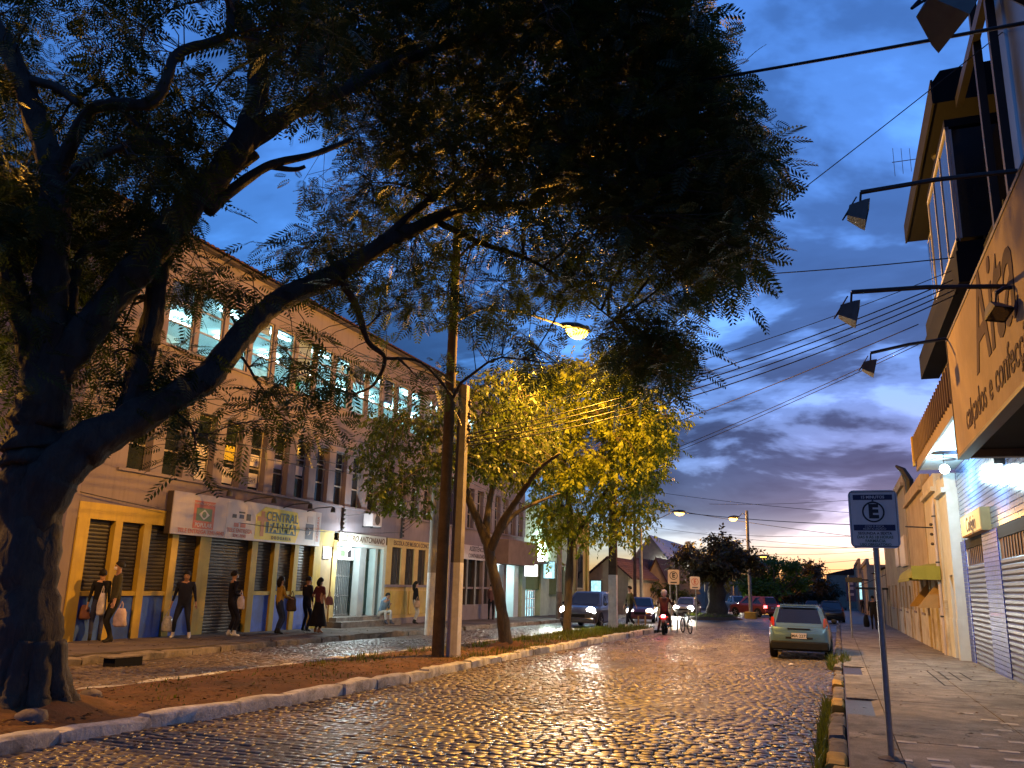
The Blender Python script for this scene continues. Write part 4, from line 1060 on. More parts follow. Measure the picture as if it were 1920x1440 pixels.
def shop_building():
    X = 3.3; ya, yb = 9.0, 26.4
    S = empty('corner_shop', (X, 18, gz(18)), 'tall brown building over a blue tiled shop with marquee and roller shutters', 'building')
    MB().box(X + 0.05, X + 9, ya, yb, -0.5, 5.15).build('wall', MT['grout'], S)
    # tile courses with grout lines between
    t = []; ph, pw = 0.118, 0.245
    z = 3.12; row = 0
    while z < 5.1:
        y = 15.6 + (row % 2) * pw / 2
        while y < yb - 0.02:
            b = min(y + pw, yb)
            t.append(MB().box(X + 0.0, X + 0.052, y + 0.004, b - 0.004, z + 0.008, z + ph - 0.008))
            y += pw
        z += ph; row += 1
    pieces(S, 'wall_tile', t, MT['bluetile'], 220)
    t = []
    for a, b in ((25.55, 26.38), (20.6, 22.65)):                    # tiled pillars
        MB().box(X - 0.02, X + 0.049, a, b, -0.4, 3.10).build('pillar', MT['grout'], S)
        n = int((b - a) / 0.2); w = (b - a) / n
        z = -0.2
        while z < 3.05:
            for i in range(n): t.append(MB().box(X - 0.045, X - 0.021, a + i * w + 0.005, a + (i + 1) * w - 0.005, z + 0.006, z + 0.094))
            z += 0.1
    pieces(S, 'pillar_tile', t, MT['navytile'], 150)
    MB().box(X - 0.03, X + 0.049, 22.66, 25.54, 2.86, 3.10).build('beam', MT['brownwall'], S)
    MB().box(X - 0.03, X + 0.049, ya, 20.59, 2.86, 3.10).build('beam', MT['brownwall'], S)
    # roller shutters, slat by slat
    for a, b in ((22.66, 25.54), (14.0, 20.59)):
        sh = MB().box(X + 0.02, X + 0.045, a, b, -0.35, 2.40).build('roller_shutter', MT['shutter'], S)
        z = -0.28
        while z < 2.36:
            m = MB(); m.prism([(X - 0.012, z), (X - 0.03, z + 0.03), (X - 0.03, z + 0.085), (X - 0.005, z + 0.112), (X + 0.019, z + 0.112), (X + 0.019, z)], 'y', a + 0.02, b - 0.02)
            m.build('slat', MT['slat'], sh); z += 0.118
        tr = MB().box(X + 0.0, X + 0.045, a, b, 2.42, 2.855).build('transom', MT['brownwood'], S)
        for i in range(int((b - a) / 0.3)): MB().box(X - 0.02, X - 0.002, a + 0.1 + i * 0.3, a + 0.13 + i * 0.3, 2.44, 2.85).build('transom_bar', MT['slat'], tr)
    # marquee with boarded soffit and battened fascia
    mq = MB().box(2.42, X + 0.049, ya, 26.9, 5.20, 5.95).build('marquee', MT['soffitblue'], S)
    MB().box(2.36, 2.418, ya, 26.9, 5.16, 6.2).build('fascia', MT['fasciabrown'], mq)
    for i in range(26):
        y = 17.3 + i * 0.37
        MB().box(2.30, 2.358, y, y + 0.05, 5.42, 6.16).build('batten', MT['fasciabrown'], mq)
    MB().box(2.27, 2.33, 26.62, 26.86, 5.30, 6.16).build('end_board', MT['yellow'], mq)
    # upper storeys: render, slabs, strip windows, glazed balcony, deep eave
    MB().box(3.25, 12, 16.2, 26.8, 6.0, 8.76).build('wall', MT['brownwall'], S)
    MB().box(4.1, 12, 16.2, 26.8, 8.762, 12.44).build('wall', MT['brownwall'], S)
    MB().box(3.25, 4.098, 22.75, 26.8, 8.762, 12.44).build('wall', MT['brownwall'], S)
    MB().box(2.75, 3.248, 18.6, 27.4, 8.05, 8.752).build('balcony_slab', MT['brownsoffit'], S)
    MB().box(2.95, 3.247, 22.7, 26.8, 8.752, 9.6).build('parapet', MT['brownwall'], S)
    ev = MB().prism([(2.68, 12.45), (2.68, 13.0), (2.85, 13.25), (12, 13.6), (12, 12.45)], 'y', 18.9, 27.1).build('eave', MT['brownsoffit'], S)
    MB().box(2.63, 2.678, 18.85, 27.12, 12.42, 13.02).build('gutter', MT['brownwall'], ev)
    for i in range(8):
        y = 22.9 + i * 0.48
        fr = MB().box(3.20, 3.248, y, y + 0.42, 9.7, 12.2).build('window', MT['whiteframe'], S)
        MB().box(3.188, 3.198, y + 0.05, y + 0.37, 9.8, 12.1).build('pane', MT['glass'], fr)
        y = 18.9 + i * 0.98
        fr = MB().box(3.20, 3.248, y, y + 0.8, 6.6, 7.9).build('window', MT['fasciabrown'], S)
        MB().box(3.188, 3.198, y + 0.06, y + 0.74, 6.66, 7.84).build('pane', MT['glass'], fr)
    b = MB()
    for y in (18.7, 20.0, 21.3, 22.55): b.box(2.80, 2.86, y, y + 0.06, 9.0, 11.7)
    for z in (9.0, 11.64): b.box(2.79, 2.87, 18.7, 22.6, z, z + 0.07)
    for x in (2.87, 4.0): b.box(x, x + 0.05, 22.55, 22.61, 9.07, 11.64); b.box(x, x + 0.05, 18.7, 18.76, 9.07, 11.64)
    bay = b.build('bay_window', MT['whiteframe'], S)
    for y in (18.78, 20.08, 21.38): MB().box(2.82, 2.83, y, y + 1.2, 9.08, 11.63).build('pane', MT['glass'], bay)
    MB().box(2.90, 4.08, 18.725, 18.735, 9.08, 11.63).build('pane', MT['glass'], bay)
    MB().box(2.80, 4.09, 18.72, 22.58, 8.765, 8.998).build('bay_base', MT['brownsoffit'], bay)
    MB().box(2.80, 4.09, 18.72, 22.58, 11.715, 11.9).build('bay_roof', MT['brownsoffit'], bay)
    # taller dark block and roof frame
    MB().box(3.35, 12, ya, 16.19, 5.2, 20).build('wall', pmat('dark tower glazing', (0.03, 0.04, 0.07), 0.3, var=0.3, vs=0.6), S)
    for y in (15.0, 16.4): MB().box(3.10, 3.24, y, y + 0.14, 6.0, 19).build('steel_post', MT['iron'], S)
    MB().box(3.08, 3.22, 14.0, 18.8, 12.2, 12.44).build('steel_beam', MT['iron'], S)
    MB().tube([(3.12, 15.05, 15.5), (3.12, 12.0, 14.0)], 0.06, 6).build('steel_brace', MT['iron'], S)
    # light fitting on the upper soffit and roof aerials
    MB().lathe([(0.12, 12.30), (0.16, 12.38), (0.16, 12.445)], 12, (3.0, 21.4, 0)).build('soffit_lamp', MT['iron'], S)
    return S
SHOP = shop_building()

def big_sign():
    X = 2.2; ya, yb, za, zb = 3.0, 17.0, 4.10, 6.34
    S = empty('fascia_sign', (X, 10, za), 'huge orange-lit fascia sign reading Aita calçados e confecções over the pavement', 'sign')
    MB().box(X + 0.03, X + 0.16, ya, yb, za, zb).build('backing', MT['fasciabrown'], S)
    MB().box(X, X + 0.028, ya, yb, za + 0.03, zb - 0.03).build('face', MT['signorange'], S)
    for z in (za - 0.03, zb - 0.028): MB().box(X - 0.012, X + 0.17, ya, yb + 0.02, z, z + 0.056).build('edge_trim', MT['darkframe'], S)
    MB().box(X - 0.012, X + 0.17, yb, yb + 0.03, za + 0.03, zb - 0.03).build('edge_trim', MT['darkframe'], S)
    MB().box(X + 0.17, 3.34, ya, yb, za + 0.12, za + 0.2).build('soffit', MT['brownsoffit'], S)
    MB().box(X + 0.2, 3.33, yb - 0.22, yb - 0.02, za - 0.02, za + 0.118).build('soffit_beam', MT['fasciabrown'], S)
    text_mesh('Aita', 1.95, MT['signletter'], 'lettering', S, face_mx((X - 0.006, 12.45, 5.55), (0, -1, 0), (0, 0, 1)), 0.004, 0.014, 0.18, squash=1.0)
    yy = 15.6
    for word in ('calçados', 'e', 'confecções'):
        t = text_mesh(word, 0.62, MT['signletter'], 'lettering', S, face_mx((X - 0.006, yy, 4.55), (0, -1, 0), (0, 0, 1)), 0.003, 0.004, 0.12, align='LEFT')
        yy = min(v.co.y for v in t.data.vertices) + origin_of(S).y - 0.22
big_sign()

def floodlight(px, root, label, aim=(1, 0, -0.25), s=1.0, arm_mat=None):
    """outreach arm with a boxy unlit floodlight hanging from its tip, turned towards the sign"""
    p = Vector(px); r = Vector(root)
    o = empty('outreach_floodlight', r, label, 'floodlight', 'unlit floodlights on arms over the pavement')
    tip = p + Vector((0, 0, 0.30 * s))
    MB().tube([r, r.lerp(tip, 0.5) + Vector((0, 0, 0.03)), tip], 0.032 * s, 6).build('arm', MT['iron'], o)
    MB().tube([tip, p + Vector((-0.02, 0, 0.12 * s))], 0.016 * s, 5).build('bracket', MT['iron'], o)
    d = Vector(aim).normalized(); up = Vector((0, 0, 1)); rgt = d.cross(up).normalized(); up2 = rgt.cross(d)
    Mx = Matrix((rgt, up2, d)).transposed()
    h = MB()
    ring = lambda w, hh, z: [p + Mx @ Vector((sx * w * s, sy * hh * s, z * s)) for sx, sy in ((-1, -1), (1, -1), (1, 1), (-1, 1))]
    R1, R2, R3 = ring(0.085, 0.07, -0.17), ring(0.16, 0.13, 0.0), ring(0.175, 0.145, 0.06)
    vs = R1 + R2 + R3
    fs = [(0, 1, 2, 3)] + [(a, (a + 1) % 4, 4 + (a + 1) % 4, 4 + a) for a in range(4)] + [(4 + a, 4 + (a + 1) % 4, 8 + (a + 1) % 4, 8 + a) for a in range(4)]
    h.add(vs, fs); h.build('housing', MT['flood'], o)
    MB().poly(ring(0.150, 0.122, 0.045)).build('front_glass', MT['glass'], o)
    MB().tube([p + Mx @ Vector((0, 0, -0.17 * s)), p + Mx @ Vector((-0.02, -0.10 * s, -0.22 * s)), tip + Vector((-0.05, 0, -0.05))], 0.010 * s, 5).build('cable', MT['wire'], o)
MT['flood'] = pmat('dusty aluminium housing', (0.13, 0.125, 0.11), 0.6, 0.3, var=0.15, vs=6)
floodlight((0.86, 16.9, 5.88), (2.2, 16.9, 6.36), 'square floodlight on an arm at the far top corner of the big sign')
floodlight((0.40, 11.35, 5.25), (2.2, 11.35, 5.44), 'floodlight on a long arm across the middle of the big sign')
floodlight((0.54, 10.1, 6.10), (2.2, 10.1, 6.40), 'floodlight hanging from the arm above the big sign, backed by sky', s=0.95)
floodlight((2.02, 11.05, 5.02), (2.19, 11.05, 5.32), 'floodlight hung close against the letters of the big sign', aim=(0.3, -0.5, -0.8), s=0.8)
floodlight((1.25, 7.2, 6.62), (2.2, 7.4, 6.36), 'large floodlight over the near end of the big sign', aim=(0.8, 0.3, -0.5), s=1.5)

def shop_lamps():
    p = Vector((2.72, 23.6, 4.78))
    o = empty('pendant_lamp', (p.x, p.y, 5.19), 'bright white globe hanging under a flat disc shade from the marquee', 'lamp')
    MB().tube([(p.x, p.y, 5.19), (p.x, p.y, p.z + 0.1)], 0.012, 6).build('rod', MT['iron'], o)
    smooth_angle(MB().lathe([(0.30, 0.0), (0.29, 0.02), (0.05, 0.045)], 24, (p.x, p.y, 5.02)).build('shade', MT['iron'], o), 30)
    smooth_angle(MB().sphere(p, 0.12, 16, 10).build('globe', emat('pendant glow', (0.80, 0.97, 1.0), 4.0), o), 80)
    point('pendant_light', p + Vector((-0.15, 0, -0.20)), 34, (0.62, 0.93, 1.0), 0.12, parent=o)
    q = Vector((3.10, 19.6, 4.25))
    o = empty('wall_lamp', q, 'long bright tube lamp on the blue tiled wall under the big sign', 'lamp')
    MB().box(q.x, 3.298, q.y - 0.55, q.y + 0.9, q.z, q.z + 0.16).build('bracket', MT['iron'], o)
    MB().box(q.x - 0.02, q.x + 0.14, q.y - 0.6, q.y + 0.95, q.z - 0.06, q.z - 0.002).build('tube', emat('wall tube glow', (0.80, 0.97, 1.0), 1.2), o)
    point('tube_light', q + Vector((-0.35, 0.1, -0.2)), 12, (0.62, 0.93, 1.0), 0.25, parent=o)
    # small yellow plate sign
    s = empty('plate_sign', (3.2, 23, 3.0), 'small yellow plate sign with brown script on the blue tiles', 'sign')
    MB().box(3.10, 3.298, 21.4, 24.6, 3.10, 3.62).build('case', MT['beigewood'], s)
    MB().box(3.085, 3.098, 21.45, 24.55, 3.13, 3.59).build('face', pmat('cream yellow face', (0.62, 0.50, 0.22), 0.5, var=0.1, vs=3, streak=0.2), s)
    text_mesh('Colégio', 0.5, MT['brownwood'], 'lettering', s, face_mx((3.08, 22.9, 3.34), (0, -1, 0), (0, 0, 1)), 0.002, 0.003, 0.2)
shop_lamps()

# ------------------------------------------------------------------ low old houses beyond the shop
def low_house(name, label, x, ya, yb, zt, mat, low=None, lowz=1.1, openings=(), depth=9, cornice=True, top_slope=0.0):
    o = empty(name, (x, (ya + yb) / 2, gz(ya)), label, 'building')
    zg = -0.9
    cuts = sorted(openings)
    # front wall in strips round the openings (y0, y1, z0, z1, kind)
    def strip(a, b, z0, z1):
        if b - a < 0.01 or z1 - z0 < 0.01: return
        lo = min(z1, lowz)
        if low is not None and z0 < lowz:
            MB().box(x - 0.02, x + 0.3, a, b, z0, lo).build('plinth', low, o)
            if z1 > lowz: MB().box(x, x + 0.3, a, b, lowz + .001, z1).build('wall', mat, o)
        else: MB().box(x, x + 0.3, a, b, z0, z1).build('wall', mat, o)
    y = ya
    for a, b, z0, z1, kind in cuts:
        strip(y, a, zg, zt); strip(a, b, z1, zt); strip(a, b, zg, z0)
        if kind == 'door':
            d = MB().box(x + 0.12, x + 0.16, a, b, z0, z1).build('door', MT['brownwood'], o)
            for k in range(3): MB().box(x + 0.10, x + 0.119, a + 0.08, b - 0.08, z0 + 0.1 + k * (z1 - z0) / 3, z0 + (k + 1) * (z1 - z0) / 3 - 0.05).build('door_panel', MT['brownwood'], d)
        elif kind == 'red':
            MB().box(x + 0.12, x + 0.16, a, b, z0, z1).build('door', pmat('dark red door', (0.10, 0.02, 0.02), 0.5), o)
        elif kind == 'tan':
            MB().box(x + 0.08, x + 0.16, a, b, z0, z1).build('door', MT['beigewood'], o)
        else:
            f = MB(); f.box(x + 0.06, x + 0.12, a, a + 0.07, z0, z1); f.box(x + 0.06, x + 0.12, b - 0.07, b, z0, z1); f.box(x + 0.06, x + 0.12, a + .071, b - .071, z1 - 0.07, z1); f.box(x + 0.06, x + 0.12, a + .071, b - .071, z0, z0 + 0.07)
            fr = f.build('window', MT['frame'], o)
            MB().box(x + 0.14, x + 0.15, a, b, z0, z1).build('pane', MT['glass'], fr)
            MB().box(x - 0.06, x - 0.001, a - 0.08, b + 0.08, z0 - 0.08, z0 - 0.002).build('sill', MT['pier'], fr)
        y = b
    strip(y, yb, zg, zt)
    MB().box(x + 0.302, x + depth, ya, yb, zg, zt - 0.2).build('rear_wall', mat, o)
    if cornice:
        MB().box(x - 0.12, x + 0.3, ya, yb, zt + 0.002, zt + 0.14).build('cornice', mat, o)
        MB().box(x - 0.02, x + 0.28, ya + 0.05, yb - 0.05, zt + 0.142, zt + 0.55).build('parapet', mat, o)
    return o
peel = pmat('peeling whitewash', (0.52, 0.47, 0.38), 0.9, var=0.2, vs=1.5, bump=0.5, bs=8, streak=0.5, dirt=(0.22, 0.15, 0.09), dirt_amt=0.75)
wht = pmat('bluish white wall', (0.52, 0.56, 0.58), 0.85, var=0.1, streak=0.25)
cream = pmat('cream wall', (0.52, 0.47, 0.38), 0.85, var=0.15, vs=1.0, streak=0.5, dirt=(0.36, 0.27, 0.16), dirt_amt=0.4)
tan = pmat('tan wall', (0.40, 0.31, 0.20), 0.85, var=0.2, vs=1.0, streak=0.55, dirt=(0.22, 0.14, 0.07), dirt_amt=0.5)
drab = pmat('drab grey wall', (0.30, 0.26, 0.20), 0.85, var=0.2, vs=1.0, streak=0.4)
low_house('white_house', 'narrow bluish white house front beside the blue tiled shop', 3.02, 26.45, 28.4, 4.5, wht, wht, 1.0, [(26.7, 27.4, -0.9, 2.2, 'red')])
low_house('cream_house', 'cream house front with drainpipe and peeling lower wall', 2.95, 28.42, 32.0, 4.75, cream, peel, 1.5, [(30.2, 30.9, -0.9, 2.1, 'door')])
low_house('tan_house', 'tan shop front under the green dome awning', 2.92, 32.02, 39.4, 5.2, tan, peel, 1.2, [(32.6, 33.4, -0.9, 2.2, 'tan'), (34.4, 35.4, 1.0, 2.3, 'win'), (36.4, 37.2, -0.9, 2.2, 'door'), (38.0, 38.8, 1.0, 2.3, 'win')])
low_house('drab_house', 'drab grey house front carrying two blank white boards', 2.90, 39.42, 48.0, 6.2, drab, peel, 1.0, [(40.3, 41.1, -0.9, 2.0, 'door'), (42.3, 43.1, 0.9, 2.2, 'win'), (44.5, 45.3, -0.9, 2.0, 'tan'), (46.5, 47.3, 0.9, 2.2, 'win')])
low_house('old_house', 'long ochre-brown house front with shuttered doors beyond the blank boards', 2.90, 48.02, 59.0, 4.9, tan, drab, 0.9, [(49.5, 50.6, -0.9, 2.1, 'door'), (52.5, 53.5, 0.9, 2.1, 'win'), (56.0, 57.2, -0.9, 2.1, 'door')])
o = low_house('chimney_house', 'low dark house with a square chimney on the right side', 2.9, 60, 80, 3.2, drab, None, 1, [(64, 65.4, -0.9, 2, 'door'), (69, 70.5, .6, 2, 'win'), (75, 76.5, -.9, 2, 'tan')], cornice=False)
MB().prism([(2.7, 3.25), (7, 4.9), (12, 3.25)], 'y', 59.8, 80.2).build('roof', MT['roof'], o)
MB().box(3.6, 4.3, 70, 70.8, 3.6, 4.9).build('chimney', MT['roof'], o)
low_house('far_corner_house', 'far square brown house near the end of the street', 2.9, 96, 116, 4.6, drab, None, 1, [(99, 101, -.9, 2, 'door'), (106, 108, .6, 2, 'win')])
low_house('end_house', 'distant two-storey block closing the right side of the street', 2.6, 118, 150, 5.4, tan, None, 1, [(122, 124, -.9, 2, 'door'), (130, 133, .6, 2, 'win'), (140, 143, 3, 4.4, 'win')])

def awning():
    ya, yb = 28.7, 36.0; xo, xi = 2.12, 2.93; zb, zt = 2.15, 2.62
    o = empty('dome_awning', (xi, (ya + yb) / 2, zb), 'olive green dome awning over the tan shop front', 'awning')
    n, m = 16, 5; vs = []; fs = []
    for i in range(n + 1):
        t = i / n; y = ya + (yb - ya) * t
        e = math.sin(math.pi * min(t / 0.16, (1 - t) / 0.16, 1) / 2)
        for j in range(m + 1):
            a = math.pi / 2 * j / m
            vs.append((xi - (xi - xo) * math.cos(a) * e, y, zb + (zt - zb) * math.sin(a) * (0.55 + 0.45 * e)))
    for i in range(n):
        for j in range(m): k = i * (m + 1) + j; fs.append((k, k + 1, k + m + 2, k + m + 1))
    g = pmat('olive canvas', (0.24, 0.24, 0.05), 0.8, var=0.12, vs=2, streak=0.2)
    MB().add(vs, fs).build('canopy', g, o, recalc=False, smooth=True)
    MB().box(xo - 0.01, xo + 0.01, ya + 1.1, yb - 1.1, zb - 0.10, zb).build('valance', g, o)
    MB().box(xo + 0.02, xi, ya + 0.02, ya + 0.05, zb - 0.06, zb + 0.35).build('side_panel', g, o)
awning()
for k, (y, w) in enumerate(((29.6, 0.62), (32.9, 0.62))):
    o = empty('slanted_board', (2.9, y, 1.0), 'slanting wooden shutter board propped under the dome awning', 'shutter board', 'boards under the awning')
    MB().prism([(2.92, 1.25), (2.28, 1.25 - 0.02), (2.92, 2.05)], 'y', y, y + 0.05).build('board', MT['beigewood'], o)
for ya, yb, z0, z1 in ((40.2, 43.4, 2.85, 4.15), (44.4, 46.8, 2.95, 4.1)):
    o = empty('wall_board', (2.85, ya, z0), 'plain whitish board fixed to the drab house front', 'sign', 'blank boards on the drab house')
    MB().box(2.80, 2.895, ya, yb, z0, z1).build('panel', MT['signpale'], o)
    MB().box(2.785, 2.799, ya + 0.06, yb - 0.06, z0 + 0.06, z1 - 0.06).build('face', MT['signwhite'], o)
o = empty('drain_pipe', (2.9, 28.9, 0), 'thin pale drainpipe running down the cream house front', 'pipe')
MB().tube([(2.90, 28.9, -0.1), (2.90, 28.9, 4.3), (2.97, 28.9, 4.6)], 0.045, 8).build('pipe', MT['signpale'], o)
for z in (1.0, 2.6, 4.0): MB().box(2.84, 2.949, 28.84, 28.96, z, z + 0.04).build('clip', MT['iron'], o)
o = empty('service_bracket', (2.9, 29.3, 3.6), 'dark electric service bracket with insulators on the cream house', 'cable bracket')
MB().tube([(2.95, 29.4, 3.7), (2.1, 29.2, 3.72)], 0.02, 6).build('arm', MT['iron'], o)
for z in (3.2, 3.5, 3.8): MB().lathe([(0.03, -0.04), (0.06, 0), (0.03, 0.05)], 8, (2.86, 29.5, z)).build('insulator', MT['darkframe'], o)
o = empty('wall_poster', (2.92, 29.3, 0.8), 'torn white poster on the peeling wall by the drainpipe', 'poster')
MB().box(2.921, 2.928, 28.98, 29.75, 0.75, 1.45).build('sheet', MT['whitepaper'], o)
MB().box(2.918, 2.9205, 29.1, 29.6, 0.95, 1.3).build('print', MT['ink_dark'], o)
o = empty('roof_ornament', (3.0, 38.6, 5.9), 'curved dark ornament on the parapet of the tan house', 'ornament')
MB().tube([(3.05, 38.4, 5.75), (3.05, 38.4, 6.3), (2.85, 38.5, 6.75), (2.6, 38.6, 6.95)], [0.16, 0.18, 0.14, 0.05], 8).build('scroll', MT['iron'], o)

# ------------------------------------------------------------------ trees
def catmull(pts, rad, sub=5):
    P = [np.array(p, float) for p in pts]; out = []; ro = []
    for i in range(len(P) - 1):
        p0, p1, p2, p3 = P[max(i - 1, 0)], P[i], P[i + 1], P[min(i + 2, len(P) - 1)]
        for k in range(sub):
            t = k / sub
            out.append(0.5 * ((2 * p1) + (-p0 + p2) * t + (2 * p0 - 5 * p1 + 4 * p2 - p3) * t * t + (-p0 + 3 * p1 - 3 * p2 + p3) * t ** 3))
            ro.append(rad[i] + (rad[i + 1] - rad[i]) * t)
    out.append(P[-1]); ro.append(rad[-1])
    return out, ro
def limb_mesh(mb, pts, rad, n=10, rough=0.05, wob=0.03):
    """tapered limb with fluted, knotty surface"""
    p, r = catmull(pts, rad, 8 if n > 12 else 5)
    p = [q + rng.normal(0, wob * rr, 3) for q, rr in zip(p, r)]
    t = MB().tube([Vector(q) for q in p], [rr * (1 + rng.normal(0, rough)) for rr in r], n)
    ph = rng.uniform(0, 6)
    for i, q in enumerate(p):
        for k in range(n):
            a = 2 * math.pi * k / n; v = np.array(t.v[i * n + k])
            f = 1 + (0.07 * math.sin(4 * a + ph + 0.5 * math.sin(i * .4)) + 0.05 * math.sin(9 * a + i * .3) + rng.normal(0, .03)) * (1 if n > 12 else .6)
            t.v[i * n + k] = tuple(q + (v - q) * f)
    mb.add(t.v, t.f)
    return p
def inside(poly, u, v):
    c = np.zeros(len(u), bool); n = len(poly); j = n - 1
    for i in range(n):
        xi, yi = poly[i]; xj, yj = poly[j]
        c ^= ((yi > v) != (yj > v)) & (u < (xj - xi) * (v - yi) / (yj - yi + 1e-9) + xi); j = i
    return c
def sample_poly(poly, cnt, ya, yb, holes=()):
    """points seen through an outline, spread over the crown's own depth ya..yb"""
    P = np.array(poly, float); lo, hi = P.min(0), P.max(0); out = []
    while len(out) < cnt:
        u = rng.uniform(lo[0], hi[0], cnt); v = rng.uniform(lo[1], hi[1], cnt)
        ok = inside(poly, u, v)
        for h in holes: ok &= ~(((u - h[0]) / h[2]) ** 2 + ((v - h[1]) / h[3]) ** 2 < 1)
        for a, b in zip(u[ok], v[ok]): out.append(np.array(aty(a, b, rng.uniform(ya, yb))))
    return np.array(out[:cnt])
def frond_template(pairs=8, lw=0.080, ll=0.30):
    """pinnate leaf along +x, length 1"""
    V = []; F = []
    s = np.linspace(0.12, 1.0, pairs)
    for t in s:
        L = ll * (0.55 + 0.9 * math.sin(math.pi * min(1, t * 0.85 + 0.1))) * 0.8; z = -0.22 * t * t
        for sd in (-1, 1):
            d = np.array([0.55, sd * 0.83, -0.16]); w = np.array([0.83, -sd * 0.55, 0]) * lw
            o = np.array([t, 0, z]); b = len(V)
            V += [o, o + d * L * 0.5 + w * 0.5, o + d * L, o + d * L * 0.5 - w * 0.5]; F.append((b, b + 1, b + 2, b + 3))
    for a, c in ((0, 0.5), (0.5, 1.0)):
        b = len(V); V += [(a, -.006, -.22 * a * a), (c, -.006, -.22 * c * c), (c, .006, -.22 * c * c), (a, .006, -.22 * a * a)]; F.append((b, b + 1, b + 2, b + 3))
    return np.array(V), np.array(F)
def spray_template(n=9, ll=0.34, lw=0.085, droop=0.6):
    """twig along +x carrying lance-shaped leaves"""
    r = np.random.default_rng(3); V = []; F = []
    for i in range(n):
        t = 0.15 + 0.85 * i / (n - 1); a = i * 2.4
        o = np.array([t, 0, -0.15 * t * t]); d = np.array([0.45 + .3 * r.random(), math.cos(a) * 0.75, math.sin(a) * 0.45 - droop]); d /= np.linalg.norm(d)
        w = np.cross(d, np.array([0, 0, 1.0]) + r.normal(0, .35, 3)); w /= np.linalg.norm(w); L = ll * r.uniform(.75, 1.2)
        b = len(V); V += [o, o + d * L * .45 + w * lw, o + d * L, o + d * L * .45 - w * lw]; F.append((b, b + 1, b + 2, b + 3))
    return np.array(V), np.array(F)
def scatter(tmpl, pos, size, dirs, roll=None):
    """copies of a leaf template at pos, pointing along dirs"""
    V, F = tmpl; n = len(pos); d = dirs / np.linalg.norm(dirs, axis=1, keepdims=True)
    up = np.tile(np.array([0, 0, 1.0]), (n, 1)) + rng.normal(0, 0.35, (n, 3))
    y = np.cross(up, d); y /= np.linalg.norm(y, axis=1, keepdims=True) + 1e-9; z = np.cross(d, y)
    M = np.stack([d, y, z], 2) * size[:, None, None]                # columns
    W = np.einsum('nij,kj->nki', M, V) + pos[:, None, :]
    FF = (np.arange(n) * len(V))[:, None, None] + F[None]
    return W.reshape(-1, 3), FF.reshape(-1, F.shape[1])
def crown(parent, mat, centers, tmpl, per, size, spread, hang=0.2, name='crown'):
    c = np.repeat(centers, per, axis=0); n = len(c)
    d = rng.normal(0, 1, (n, 3)); d[:, 2] = d[:, 2] * 0.55 - hang
    d /= np.linalg.norm(d, axis=1, keepdims=True)
    pos = c + d * rng.uniform(0, spread, n)[:, None] + rng.normal(0, spread * .25, (n, 3))
    W, F = scatter(tmpl, pos, rng.uniform(size[0], size[1], n), d)
    L = np.array(origin_of(parent))
    return link_mesh(name, np_mesh(name, W - L, F, mat, smooth=False), parent)
def twigs(parent, mat, skel, centers, second, r0=0.035, r1=0.006, name='branches'):
    """skel: array of limb points; second: number of secondary boughs"""
    L = np.array(origin_of(parent)); mb = MB()
    nodes = [np.array(p) for p in skel]; N0 = np.array(nodes)
    pick = centers[rng.choice(len(centers), min(second, len(centers)), replace=False)]
    extra = []
    def run(a, b, ra, rb, k=4, sides=4, sag=0.12):
        ln = np.linalg.norm(b - a); pts = []
        off = rng.normal(0, 0.10 * ln, 3)
        for i in range(k + 1):
            t = i / k; p = a + (b - a) * t + off * math.sin(math.pi * t) + np.array([0, 0, sag * ln * math.sin(math.pi * t)]) + rng.normal(0, 0.012 * ln, 3) * (0 < i < k)
            pts.append(p)
        mb.tube([Vector(p) for p in pts], [ra + (rb - ra) * i / k for i in range(k + 1)], sides, False)
        return pts
    for q in pick:
        i = np.argmin(((N0 - q) ** 2).sum(1)); extra += run(N0[i], q, r0, r0 * 0.4, 6, 5)
    N1 = np.concatenate([N0, np.array(extra)]) if extra else N0
    for q in centers:
        i = np.argmin(((N1 - q) ** 2).sum(1)); run(N1[i], q, r1 * 2, r1, 3, 3, 0.05)
    mb.v = [(v[0] - L[0], v[1] - L[1], v[2] - L[2]) for v in mb.v]
    V = np.array(mb.v); F = np.array(mb.f)
    return link_mesh(name, np_mesh(name, V, F, mat, smooth=True), parent)
FROND = frond_template(); FROND_S = frond_template(7, 0.095, 0.34)
SPRAY = spray_template(); SPRAY_B = spray_template(7, 0.5, 0.15, 0.35); SPRAY_C = spray_template(7, 0.42, 0.10, 0.95)

